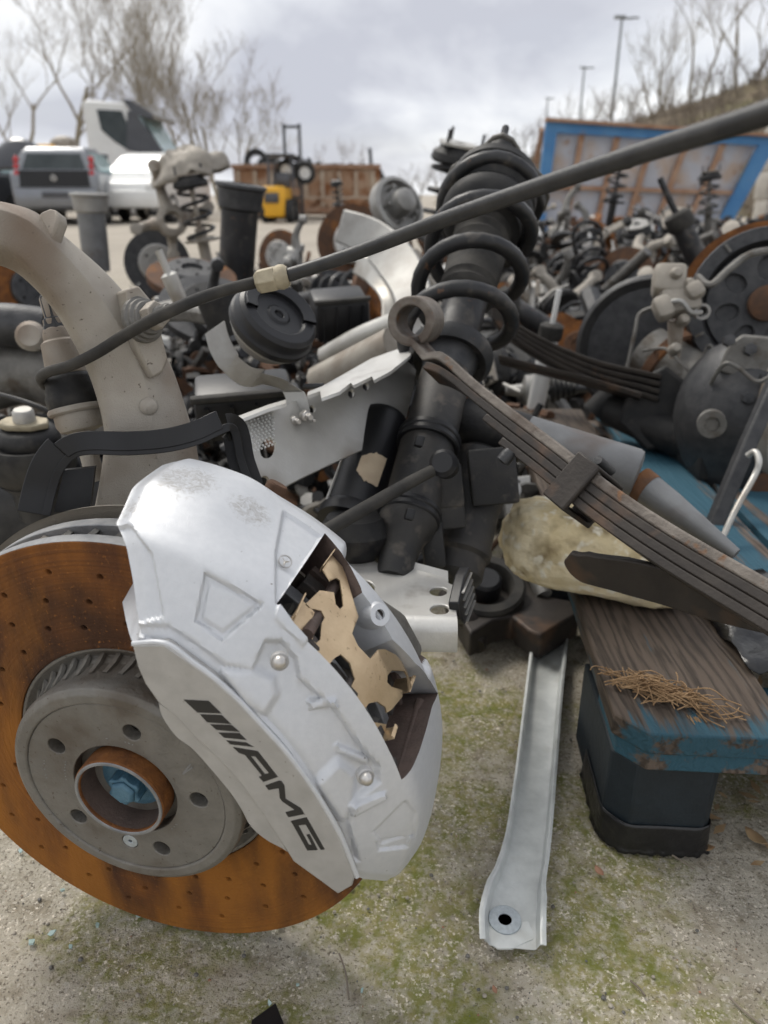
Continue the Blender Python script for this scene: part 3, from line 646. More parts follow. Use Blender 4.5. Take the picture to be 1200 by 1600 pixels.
def caliper_fittings():
    for (x, y, r0) in ((437,1034,0.2005),(572,1215,0.197)):
        p = on_cyl(x, y, r0-0.004); e = (p-DC); e -= DW*e.dot(DW); e.normalize(); zz = (e*0.55+DW*0.85).normalized(); m = frame(p-zz*0.001, zz)
        wsh = B().lathe([(0.0052,-0.004),(0.0052,0.0004),(0.0046,0.001),(0.00001,0.001)], 24, m).build('bolt', 'machined_silver', CAL)
        B().lathe([(0.0038,0.0006),(0.0040,0.0024),(0.0034,0.0044),(0.0019,0.0056),(0.00001,0.0059)], 24, m).build('dome_head', 'bolt_steel', wsh)
    # round three-pointed emblem pressed into the cheek
    p = on_cyl(446, 877, 0.2085); e = p-DC; ww = e.dot(DW); e -= DW*ww; e.normalize(); zz = (e*0.9+DW*0.35).normalized()
    m = frame(p-zz*0.0008, zz, (at(446,860,0.6)-at(446,880,0.6)))
    em = B(); em.lathe([(0.0044,0),(0.0044,0.0009),(0.0038,0.0009),(0.0038,0)], 28, m, closed=True)
    for q in range(3):
        a = 2*math.pi*q/3+0.25; d = Vector((math.cos(a), math.sin(a), 0)); n_ = Vector((-d.y, d.x, 0))
        em.add([n_*0.0008+Vector((0,0,0.0002)), -n_*0.0008+Vector((0,0,0.0002)), d*0.0040+Vector((0,0,0.0006)), Vector((0,0,0.0011))], [(0,1,3),(1,2,3),(2,0,3)], m)
    em.build('emblem', 'bolt_steel', CAL)
    # bleed lug on the inboard half
    lug = B(); p = on_cyl(604, 950, 0.2135); 
    e = p-DC; e -= DW*e.dot(DW); e.normalize(); m = frame(p-e*0.012, (e*0.8+DW*0.5), DU)
    lug.lathe([(0.0115,-0.02),(0.0088,0.006),(0.0074,0.0095),(0.0036,0.0095),(0.0034,0.004)], 24, m); lug.f = [f for f in lug.f if len(f) < 12]
    lug.build('bleed_lug', 'silver_paint', CAL)
    B().lathe([(0.0035,0.0075),(0.00001,0.0075)], 14, m).build('lug_bore', 'pad_dark', CAL)
    br = B(); q0 = on_cyl(575, 955, 0.188); q1 = on_cyl(640, 1020, 0.188)
    br.tube([q0, (q0+q1)/2+Vector((0,0,0.004)), q1], [0.012,0.014,0.010], 14); br.build('inner_web', 'cast_grey', CAL)
    # brake pads: backing plates and friction blocks in the window
    for (wc, th, nm_, mt_, r0, r1) in ((0.0145,0.0055,'pad_backing','pad_dark',0.150,0.192),(0.0060,0.0110,'brake_pad','pad_dark',0.145,0.186),(-0.0430,0.0110,'brake_pad','pad_dark',0.145,0.186),(-0.0515,0.0055,'pad_backing','pad_brown',0.150,0.190)):
        pts = []
        for q in range(25): a = R_(3+48*q/24); r1q = r1-(0.005 if q in (4,5,6,12,13,18,19) else 0); pts.append((r1q*math.cos(a), r1q*math.sin(a)))
        for q in range(15): a = R_(51-48*q/14); pts.append((r0*math.cos(a), r0*math.sin(a)))
        B().plate(pts, [], wc-th/2, wc+th/2, DM).build(nm_, mt_, CAL, bevel=0.001)
    for a in (14, 22, 33, 44):
        B().box((0,0,0), (0.008,0.011,0.012), frame(pol(0.1895, R_(a), 0.0135), pol(1, R_(a), 0)-pol(0, 0, 0), DW), bev=0.0012).build('pad_lug', 'pad_dark', CAL)
    # retaining spring: cut bronze sheet bent over the bridge
    def z4(q): return (400+q[0]/3.53, 800+q[1]/3.53)
    X_ = [(352,330),(418,238),(478,305),(497,370),(515,480),(545,590),(523,675),(560,740),(626,812),(652,768),(690,765),(852,838),(868,880),(868,935),(835,990),(828,905),(810,880),(735,878),(716,905),(722,940),(745,965),(795,985),(797,1020),(770,1085),(755,1100),(745,1070),(705,1035),(672,1040),(662,1075),(685,1120),(705,1140),(765,1162),(768,1200),(748,1236),(655,1200),(640,1180),(585,1050),(572,965),(585,905),(545,820),(495,768),(470,785),(455,812),(425,806),(330,735),(345,690),(330,655),(275,655),(205,600),(262,478),(335,545),(325,580),(352,610),(355,672),(375,692),(390,678),(380,600),(388,575),(365,540),(300,520),(280,500),(335,448),(415,455),(425,520),(448,548),(466,530),(462,470),(452,385),(430,375),(392,395)]
    pts = [z4(q) for q in X_]
    base = [on_cyl(x, y, 0.2025) for x, y in pts]
    # work in unrolled coordinates (angle*r, w) and wrap the sheet round the axle; tabs fold down at the ends
    un = [(math.atan2((p-DC).dot(DV), (p-DC).dot(DU))*0.2025, (p-DC).dot(DW)) for p in base]
    def wrap(x, y, h):
        r = 0.2045+h+0.0010*math.sin(x*60)
        a_ = math.degrees(x/0.2025)
        if y < -.034: r -= (-.034-y)*0.40*(1 if a_ < 30 else 0.3)
        if y > -.014: r -= (y+.014)*0.34
        r += 0.0016*math.exp(-((a_-49)/2.5)**2)+0.0016*math.exp(-((a_-12)/2.5)**2)
        return pol(r, x/0.2025, y)
    sp = B().plate(un, [], -0.0005, 0.0005, None, wrap, grid=0.0022).build('retaining_spring', 'bronze_clip', CAL, ang=60, bevel=0.0003)
    for (a, b_, drop) in (((352,330),(418,238),0.010),((205,600),(262,478),0.010),((835,990),(868,900),0.014),((748,1236),(768,1170),0.016)):
        p, q = on_cyl(*z4(a), 0.2025), on_cyl(*z4(b_), 0.2025); e = ((p+q)/2-DC); e -= DW*e.dot(DW); e.normalize()
        side = ((p+q)/2-on_cyl(560,1010,0.2025)).normalized()
        mid = (p+q)/2; hw = (q-p)/2
        B().strip([mid, mid+side*0.0015+e*0.001, mid+side*0.002-e*0.004, mid+side*0.0015-e*drop] if drop > .012 else [mid, mid+side*0.001+e*0.001, mid+side*0.0015+e*0.0045], hw, 0.0009, side).build('spring_tab', 'bronze_clip', CAL)
    for a in (13, 46): B().tube([pol(0.197, R_(a), 0.016), pol(0.197, R_(a), -0.054)], 0.0038, 14).build('guide_pin', 'pad_brown', CAL)
    # banjo bolt at the back of the end block
    p = atd(430, 766, 0.60); B().lathe([(0.009,-0.012),(0.009,0.004),(0.0075,0.006),(0.00001,0.006)], 18, frame(p, (0.5,0.2,0.85))).build('bridge_bolt', 'rust_brown', CAL)
caliper_fittings()

# ---- upright arm of cast aluminium, rising behind the disc
def loft(stations, sect, name, mt, parent, sub=0, ang=50, ends=True):
    b = B(); n = len(sect)
    for (c, h, nn) in stations:
        for (x, y) in sect: b.v.append(tuple(c+h*x+nn*y))
    for i in range(len(stations)-1):
        for j in range(n):
            a, q = i*n+j, i*n+(j+1) % n; b.f.append((a, q, q+n, a+n))
    if ends: b.f.append(tuple(reversed(range(n)))); e = (len(stations)-1)*n; b.f.append(tuple(e+j for j in range(n)))
    return b.build(name, mt, parent, ang=ang, sub=sub)
def make_upright():
    T = [(-90,300),(-30,300),(20,309),(62,326),(110,369),(160,415),(200,460),(236,512),(266,572),(286,642),(300,700),(306,760),(308,840)]
    Bm = [(-90,392),(-30,392),(12,405),(42,428),(80,472),(108,522),(134,576),(152,632),(160,680),(156,724),(148,770),(138,815),(130,860)]
    dp = [.47,.485,.50,.51,.525,.54,.55,.56,.565,.57,.575,.58,.585]
    st = []
    Tt = spline([(*q, d) for q, d in zip(T, dp)], 4); Bb = spline([(*q, d) for q, d in zip(Bm, dp)], 4)
    for a, b_ in zip(Tt, Bb):
        p, q = atd(*a), atd(*b_); c = (p+q)/2; h = (p-q)/2; view = (O_-c).normalized(); nn = (view-h*(view.dot(h)/h.length_squared)).normalized()
        st.append((c-nn*0.012, h, nn*0.022))
    sect = [(-1,-0.9),(-1.0,0.0),(-0.97,0.45),(-0.85,0.82),(-0.6,0.95),(-0.1,0.98),(0.29,1.0),(0.36,0.985),(0.40,0.93),(0.56,0.74),(0.93,0.18),(0.99,0.02),(1.0,-0.3),(0.97,-0.9),(0.5,-1.3),(-0.5,-1.3)]
    loft(st, sect, 'upright_arm', 'cast_alu_dirty', hub, sub=2)
    # bolt pad, washers and nut
    p = atd(228,498,.540); v = (O_-p).normalized(); zz = (v*0.7+Vector((0.75,0,0.25))).normalized(); m = frame(p-zz*0.012, zz)
    pad = B(); o2 = [(196,452),(216,446),(236,470),(250,515),(262,562),(254,582),(236,592),(212,545),(198,500)]
    ctr = atd(226,515,.546); vv = (v+Vector((0.45,0,0.1))).normalized(); fr = frame(ctr, vv, (0,0,1)); inv = fr.inverted()
    def topl(x, y):
        d = ray(x, y); s_ = (ctr-O_).dot(vv)/d.dot(vv); q = inv @ (O_+d*s_); return (q.x, q.y)
    pad.plate([topl(*q) for q in o2], [], -0.03, 0.002, fr); pad.build('bolt_pad', 'cast_alu_dirty', hub, bevel=0.002)
    nb = B().lathe([(0.0165,0.006),(0.0165,0.010),(0.0145,0.0112),(0.0145,0.0135),(0.0120,0.0145),(0.0118,0.017),(0.009,0.018)], 30, m).build('pinch_bolt', 'cast_grey', hub, bevel=0.0004)
    B().lathe([(0.0098,0.0175),(0.0102,0.019),(0.0102,0.026),(0.0092,0.0275),(0.006,0.0275)], 6, m).build('hex_nut', 'cast_alu_dirty', nb, bevel=0.0006)
    thd = []
    for q in range(9): thd += [(0.0056, 0.0275+q*0.0013), (0.0049, 0.0275+q*0.0013+0.00065)]
    B().lathe(thd+[(0.0045,0.0395),(0.00001,0.0395)], 16, m).build('thread_end', 'cast_grey', nb)
    # casting knob on the arm, small tab on the top edge
    p = atd(232,635,.557); B().lathe([(0.0075,-0.006),(0.0062,0.001),(0.0035,0.003),(0.00001,0.0034)], 16, frame(p, (O_-p))).build('casting_knob', 'cast_alu_dirty', hub)
    tb = B().plate([(0,0),(0.007,0.005),(0.014,0.005),(0.018,0.0),(0.02,-0.02),(0,-0.02)], [], -0.005, 0.005, frame(atd(70,338,.522), (-0.3,-0.8,0.5), (0.8,0.1,-0.42))); tb.build('cast_tab', 'cast_alu_dirty', hub, bevel=0.002)
    # ball joint: stud, sleeve, rubber boot, socket, shank
    P0, P1 = atd(72,464,.585), atd(140,712,.60); ax = (P1-P0); Ln = ax.length; k = Ln/257.0; m = frame(P0, ax)
    def prof(l): return [(r*k if r > 0 else 1e-6, t*k) for r, t in l]
    bj = B().lathe(prof([(10,0),(11.5,3),(11,34),(15,36),(15,48),(19,52),(21,60),(21,68),(27,72),(30,104),(31,124),(27,130)]), 32, m).build('ball_joint', 'cast_alu_dirty', hub, ang=30, bevel=0.0004)
    B().lathe(prof([(9.5,-3),(12,0),(12,33),(16,35),(17,44),(19,47),(19,56),(22,58)]), 6, m).build('stud_tip', 'dark_grey_steel', bj, bevel=0.0006)
    B().lathe(prof([(24,120),(34,127),(38,133),(37,139),(41,146),(40,152),(43,158),(42,176),(38,182)]), 32, m).build('rubber_boot', 'rubber_black', bj, ang=60)
    B().lathe(prof([(43,176),(45,179),(45,184),(42,187)]), 32, m).build('clamp_ring', 'cast_alu_dirty', bj)
    B().lathe(prof([(38,184),(38,204),(33,214),(18,218),(17,224),(15,257),(15,300)]), 28, m).build('joint_socket', 'cast_alu_dirty', bj, ang=35)
    # black plastic cable guard clipped round the arm
    gp = spline([(*q,) for q in [(72,806,.545),(80,770,.545),(92,736,.543),(112,712,.542),(140,704,.54),(200,705,.538),(262,700,.538),(310,688,.54),(345,672,.545),(362,668,.55),(370,684,.557),(377,720,.565),(392,762,.57)]], 5)
    pts = [atd(*q) for q in gp]
    wv = []; up = []
    for i in range(len(pts)):
        t = (pts[min(i+1,len(pts)-1)]-pts[max(i-1,0)]).normalized(); v = (O_-pts[i]).normalized(); a = t.cross(v).normalized(); wv.append(v*0.0065); up.append(a)
    g = B().strip(pts, wv, 0.006, up).build('cable_guard', 'plastic_black', hub, bevel=0.0008)
    tag(g, 'black plastic cable guard')
    pts2 = [p+up[i]*-0.0070+(O_-p).normalized()*0.006 for i, p in enumerate(pts)][14:42]; wv2 = [u*0.0068 for u in up[14:42]]
    B().strip(pts2, wv2, 0.0028, [(O_-p).normalized() for p in pts2]).build('guard_rail', 'plastic_black', g, bevel=0.0006)
    pts3 = [p+up[i]*-0.010+(O_-p).normalized()*0.003 for i, p in enumerate(pts)][0:15]
    B().strip(pts3, [u*0.009 for u in up[0:15]], 0.003, [(O_-p).normalized() for p in pts3]).build('guard_leg', 'plastic_black', g, bevel=0.0006)
    pr_ = pts[43:]; B().strip([p-(O_-p).normalized()*0.004 for p in pr_], [u*0.010 for u in up[43:]], 0.004, [(O_-p).normalized() for p in pr_]).build('guard_leg', 'plastic_black', g, bevel=0.0006)
    wl = [atd(*q) for q in ((100,735,.562),(148,730,.57),(140,800,.57),(84,800,.56))]
    B().add([tuple(q) for q in wl]+[tuple(q+Vector((0,0.004,0))) for q in wl], [(0,1,2,3),(7,6,5,4),(0,4,5,1),(1,5,6,2),(2,6,7,3),(3,7,4,0)]).build('guard_web', 'plastic_black', g)
    # splash shield edge and hub carrier behind the disc
    B().lathe([(0.120,-0.060),(0.1815,-0.047),(0.1835,-0.045),(0.1825,-0.049),(0.120,-0.063)], 64, DM, a0=R_(40), a1=R_(150)).build('splash_shield', 'cast_alu_dirty', hub)
    B().lathe([(0.055,-0.036),(0.062,-0.06),(0.055,-0.10),(0.03,-0.115),(0.00001,-0.115)], 28, DM).build('hub_carrier', 'cast_grey', hub)
make_upright()

# ------------------------------------------------------------------ hose across the picture
def make_hose():
    q = [(70,602,.60),(64,590,.575),(76,581,.552),(110,571,.540),(150,552,.527),(200,521,.508),(262,488,.490),(330,460,.505),(400,441,.52),(450,430,.518),(560,394,.50),(700,341,.45),(850,289,.395),(1000,240,.34),(1150,193,.29),(1290,146,.255),(1500,80,.22)]
    pts = spline([atd(*p) for p in q], 8)
    t = thing('brake_hose', 'long black rubber hose with brass hexagon fitting slung across the parts', 'hose', gnd(600,560))
    n = len(pts); k = 72
    B().tube(pts[:k], [0.0040]*k, 14).build('hose', 'rubber_dusty', t)
    B().tube(pts[k-4:], [0.0047]*(n-k+4), 14).build('hose_sleeve', 'hose_black', t)
    c0, c1 = atd(402,441,.52), atd(448,431,.518); ax = (c1-c0).normalized(); m = frame(c0, ax, (0.2,-0.5,0.8)); L = (c1-c0).length
    f = B().lathe([(0.0062,-0.001),(0.0086,0.0015),(0.0088,L*0.62),(0.0080,L*0.66)], 6, m).build('hex_fitting', 'boot_brass', t, bevel=0.0009, ang=25); tag(f, 'dusty brass hexagon fitting')
    B().lathe([(0.0075,L*0.6),(0.0080,L*0.70),(0.0086,L*0.82),(0.0080,L*0.95),(0.0062,L*1.06),(0.0052,L*1.06)], 24, m).build('fitting_collar', 'boot_brass', f)
make_hose()

# ------------------------------------------------------------------ aluminium crash beam with horn
def plane3(a, b, c): return a, (b-a).cross(c-a).normalized(), (b-a).normalized()
def px_on_plane(pl, x, y): o, n, _ = pl; d = ray(x, y); return O_+d*((o-O_).dot(n)/d.dot(n))
def px_plate(pl, outline, holes, th, name, mt, parent, bevel=0.0, back=True):
    o, n, xd = pl
    if n.dot(O_-o) < 0: n = -n
    fr = frame(o, n, xd); inv = fr.inverted()
    def loc(q): p = inv @ px_on_plane((o, n, xd), *q); return (p.x, p.y)
    b = B().plate([loc(q) for q in outline], [[loc(q) for q in h] for h in holes], -th, 0.0, fr)
    return b.build(name, mt, parent, bevel=bevel)
def ell(cx, cy, rx, ry, rot=0, n=18): return circ(cx, cy, rx, n, ry, rot)
def make_beam():
    t = thing('crash_beam', 'curved aluminium crash beam with horn bolted on, behind the caliper', 'metal beam', gnd(520,800))
    pl = plane3(atd(360,655,.70), atd(640,548,.93), atd(432,765,.70))
    px_plate(pl, [(358,657),(418,634),(440,634),(470,622),(498,612),(520,607),(552,592),(578,577),(604,563),(640,545),(652,560),(648,600),(636,650),(600,692),(560,706),(520,724),(470,748),(432,768),(400,764),(384,740)],
             [ell(381,707,12,15,0.35), ell(419,700,12,17,0.35), ell(412,755,9,12,0.4), ell(488,639,5,6,0,10), ell(549,615,5,7,0,10), ell(572,604,5,6,0,10)], 0.004, 'beam_plate', 'alu_plate', t, 0.0008)
    pl2 = plane3(atd(360,655,.698), atd(640,546,.928), atd(500,590,.86))
    px_plate(pl2, [(356,656),(420,632),(447,624),(447,630),(420,638),(359,662)], [], 0.003, 'top_flange', 'alu_bright', t)
    px_plate(pl2, [(480,618),(500,611),(502,622),(530,612),(548,598),(552,602),(581,588),(584,594),(610,580),(640,556),(646,545),(620,546),(580,560),(545,580),(502,604),(481,612)], [], 0.003, 'top_flange', 'alu_bright', t)
    # pressed grid of dimples on the lighter end
    dm = B(); o, n, xd = pl
    if n.dot(O_-o) < 0: n = -n
    for i in range(8):
        for j in range(11):
            x, y = 386+i*5.6+(j % 2)*2.0, 660+j*4.8-i*1.9
            if x < 432 and y < 706: dm.ball(px_on_plane((o,n,xd), x, y)+(O_-o).normalized()*0.0022, 0.0013, 6, 4)
    tag(dm.build('dimple_grid', 'white_paint', t), kind='stuff')
    px_plate(plane3(atd(360,655,.697), atd(425,635,.742), atd(432,765,.697)), [(360,660),(424,638),(428,640),(434,764),(430,768),(402,762),(386,740)], [ell(381,707,12,15,0.35), ell(419,700,12,17,0.35), ell(412,755,9,12,0.4)], 0.0015, 'end_cover', 'alu_plate', t, 0.0004)
    # horn
    c = atd(428,503,.80); ax = Vector((0.55,-0.42,0.72)).normalized(); m = frame(c, ax, (0,0,1)); k = 0.80/1180
    h = B().lathe([(20*k,-46*k),(48*k,-44*k),(56*k,-34*k),(62*k,-24*k),(66*k,-20*k),(66*k,-14*k)], 48, m).build('horn', 'alu_dull', t, ang=30); tag(h, 'black disc horn on a bent bracket')
    B().lathe([(60*k,-16*k),(70*k,-14*k),(71*k,-4*k),(68*k,0),(66*k,4*k),(66*k,16*k),(60*k,22*k),(44*k,23*k),(40*k,18*k),(20*k,16*k),(16*k,19*k),(8*k,19*k),(6*k,14*k),(0.00001,14*k)], 48, m).build('horn_cover', 'plastic_black', h, ang=30, bevel=0.0006)
    sp = B()
    for q in range(13):
        a = -2.2+3.4*q/12; sp.v += [tuple(m @ Vector((r*k*math.cos(a), r*k*math.sin(a), z*k))) for r, z in ((40,18),(60,24),(60,30),(40,26))]
    for q in range(12):
        for j in range(4): sp.f.append((q*4+j, q*4+(j+1) % 4, q*4+4+(j+1) % 4, q*4+4+j))
    sp.build('horn_trumpet', 'plastic_black', h, bevel=0.0005)
    bt = [atd(*q) for q in ((336,512,.80),(344,540,.80),(362,570,.80),(385,588,.80),(410,592,.795),(440,600,.78),(458,612,.77),(466,634,.765),(468,656,.765))]
    ups = [(O_-p).normalized() for p in bt]
    wv = [Vector((0.011,0,0.007))]*2+[Vector((0.008,-0.004,0.010))]*2+[Vector((0.002,-0.012,0.008))]*2+[Vector((0.012,-0.008,0.002))]*3
    B().strip(spline(bt, 4), [wv[min(i//4, 8)] for i in range(33)], 0.002, [Vector((-0.3,-0.5,0.8)).normalized() if i//4 < 6 else Vector((0,-1,0.2)).normalized() for i in range(33)]).build('horn_bracket', 'alu_dull', h, bevel=0.0004)
    for (x, y, s_) in ((478,650,1.0),(460,657,0.8),(484,655,0.5)):
        p = atd(x, y, .752); B().lathe([(0.006*s_,-0.004),(0.006*s_,0.003),(0.0035*s_,0.004),(0.0033*s_,0.011),(0.00001,0.011)], 6 if s_ > .6 else 12, frame(p, (0.5,-0.8,0.1))).build('bracket_nut', 'bolt_steel', h, bevel=0.0004)
    # bolt shank poking out behind
    B().tube([atd(475,604,.80), atd(505,603,.79)], 0.003, 10).build('stud', 'dark_grey_steel', t)
make_beam()

# ------------------------------------------------------------------ coil spring strut
def axis_fn(P0, P1):
    ax = P1-P0; L = ax.length
    def tt(py):
        lo, hi = -0.6, 1.6
        for _ in range(50):
            mid = (lo+hi)/2
            if pixel(P0+ax*mid)[1] > py: lo = mid
            else: hi = mid
        return lo*L
    return frame(P0, ax, Vector((1,0,0))), tt
def make_strut():
    P0, P1 = atd(628,850,.74), atd(788,236,1.12); m, T = axis_fn(P0, P1)
    s = thing('coil_strut', 'large black coil spring strut leaning back behind the leaf spring eye', 'strut', gnd(640,900))
    def kk(py): p = m @ Vector((0,0,T(py))); return (p.y*CP-(p.z-CAMH)*SP)/FPX
    def L(l): return [(r*kk(y) if r > 0 else 1e-6, T(y)) for r, y in l]
    B().lathe(L([(26,905),(30,880),(30,858),(36,840),(44,828),(47,815),(46,800),(44,796),(43,700),(42,690),(40,620),(40,590),(36,582)]), 40, m).build('damper_tube', 'plastic_dusty', s, ang=30)
    for y in (806, 692):
        B().lathe(L([(48,y+8),(50,y+6),(50,y+1),(48,y-1),(50,y-3),(50,y-8),(47,y-10)]), 40, m).build('hose_clip', 'plastic_black', s, ang=30)
        a = m @ Vector((0,0,T(y)))
        p = atd(640 if y > 750 else 655, y-2, .69 if y > 750 else .735); B().box((0,0,0), (0.010,0.008,0.012), frame(p, (0.1,-0.8,0.4), (0.3,0.2,1)), bev=0.001).build('clip_lock', 'plastic_black', s)
    B().lathe(L([(38,588),(40,576),(44,566),(48,556),(46,548),(40,546)]), 40, m).build('spring_seat', 'dark_grey_steel', s, ang=40)
    # lower spring plate
    B().lathe(L([(36,560),(58,568),(66,560),(66,553),(58,556),(36,548)]), 40, m).build('lower_plate', 'black_paint', s, ang=40)
    B().lathe(L([(35,560),(35,470),(34,462)]), 36, m).build('inner_tube', 'black_paint', s)
    rib = []
    y = 466
    while y > 330: rib += [(40,y),(45,y-5),(40,y-10)]; y -= 12
    B().lathe(L(rib[:6]+[(44,430),(44,400)]+rib[14:]), 36, m).build('dust_boot', 'rubber_dusty', s, ang=60)
    z0, z1 = T(548), T(314); hx = helix(0.061, z1-z0, 3.8, 26, 0.065, 0.05)
    rot = Matrix.Rotation(0.9, 4, 'Z')
    B().tube([m @ (Matrix.Translation((0,0,z0)) @ (rot @ p)) for p in hx], 0.0096, 12).build('coil_spring', 'black_paint', s)
    B().lathe(L([(38,366),(56,360),(58,354),(66,350),(72,344),(72,336),(66,332),(64,326),(70,322),(70,314),(62,308),(62,302),(70,298),(69,290),(56,284),(30,276)]), 44, m).build('top_isolator', 'rubber_black', s, ang=35)
    # triangular top mount with three studs
    zt = T(276); tri = []
    for q in range(3):
        a = 2*math.pi*q/3-math.pi*0.5
        for d, r in ((-0.6,0.068),(-0.25,0.082),(0,0.088),(0.25,0.082),(0.6,0.068)): tri.append((r*math.cos(a+d)*(0.72 if q == 0 else 1), r*math.sin(a+d)*(0.72 if q == 0 else 1)))
    mt_ = m @ Matrix.Translation((0,0,zt)); B().plate(tri, [circ(0,0,0.018,20)], 0, 0.006, mt_).build('mount_plate', 'cast_grey', s, bevel=0.002)
    B().plate([(x*0.94, y*0.94) for x, y in tri], [], -0.028, -0.001, mt_).build('mount_skirt', 'rubber_black', s, bevel=0.004)
    for q in range(3):
        a = 2*math.pi*q/3-math.pi*0.5; rs = 0.055 if q == 0 else 0.076; c = Vector((rs*math.cos(a), rs*math.sin(a), 0)); th = []
        for i in range(10): th += [(0.0052, 0.004+i*0.0028), (0.0046, 0.004+i*0.0028+0.0014)]
        B().lathe(th+[(0.0001,0.033)], 12, mt_ @ Matrix.Translation(c)).build('stud', 'dark_grey_steel', s)
    # side canister with paper sticker
    a0, a1 = atd(548,805,.79), atd(601,655,.86); m2, T2 = axis_fn(a0, a1); r = 0.0305; L2 = (a1-a0).length
    can = B().lathe([(r*1.08,-0.012),(r*1.1,-0.002),(r*0.98,0.004),(r,0.01),(r*1.02,L2-0.012),(r*0.98,L2-0.004),(r*0.86,L2),(r*0.6,L2+0.0015),(0.00001,L2+0.0015)], 40, m2).build('air_canister', 'plastic_black', s, ang=35); tag(can, 'black round canister with torn paper sticker')
    stk = B(); vd = (m2.inverted() @ O_); av = math.atan2(vd.y, vd.x); nc = 12
    for layer in (0, 1):
        for i in range(nc+1):
            x = -0.42+0.86*i/nc; rag = 0.0025*mnoise.noise(Vector((i*0.9, 3, 1)))
            for y in (0.026+0.010*(x < -0.1)*(-0.1-x)*3+rag, 0.064-0.022*max(0, -x)+rag): stk.v.append(tuple(m2 @ Vector(((r*1.028+layer*0.0003)*math.cos(av+x+0.1), (r*1.028+layer*0.0003)*math.sin(av+x+0.1), y))))
    for i in range(nc):
        for l in (0, 1): b0 = l*2*(nc+1)+2*i; stk.f.append((b0, b0+1, b0+3, b0+2))
    stk.build('paper_sticker', 'sticker', can)
    e = m2 @ Vector((r*1.02*math.cos(av-1.15), r*1.02*math.sin(av-1.15), 0)); e2 = m2 @ Vector((r*1.02*math.cos(av-1.15), r*1.02*math.sin(av-1.15), L2*0.8))
    B().tube([e, e2], 0.0018, 8).build('seam_strip', 'alu_dull', can)
    # second canister to the right, with stepped foot
    a0, a1 = atd(708,905,.80), atd(752,712,.86); m3, T3 = axis_fn(a0, a1); r = 0.033; L3 = (a1-a0).length
    c2 = B().lathe([(r*0.55,-0.006),(r*0.8,-0.002),(r*0.92,0.004),(r*0.92,0.024),(r*1.04,0.028),(r*1.06,0.036),(r*1.0,0.040),(r*1.0,L3*0.55),(r*1.06,L3*0.6),(r*1.06,L3-0.006),(r*0.9,L3),(0.00001,L3)], 40, m3).build('reservoir', 'plastic_dusty', s, ang=32)
    for (px_, py_, d, sz) in ((690,790,.775,(0.045,0.02,0.05)),(676,845,.77,(0.022,0.02,0.055)),(770,745,.80,(0.05,0.018,0.06)),(700,760,.77,(0.03,0.012,0.045))):
        B().box((0,0,0), sz, frame(atd(px_, py_, d), (-0.1,0.45,1), (1,0,0)), bev=0.003).build('housing', 'plastic_dusty', s)
    # link rod with eye
    B().tube([atd(505,832,.66), atd(560,800,.68), atd(640,754,.71), atd(690,728,.73)], [0.0062,0.0064,0.0060,0.0056], 16).build('link_rod', 'rubber_dusty', s)
    p = atd(694,725,.725); B().lathe([(0.007,-0.012),(0.013,-0.010),(0.014,0.004),(0.010,0.008),(0.00001,0.008)], 20, frame(p, (-0.3,-0.8,0.5))).build('rod_eye', 'plastic_black', s)
    B().lathe([(0.012,0),(0.026,0.006),(0.036,0.02),(0.038,0.035),(0.028,0.05)], 30, frame(atd(556,880,.76), (0,0.1,1))).build('lower_boot', 'rubber_black', s)
make_strut()

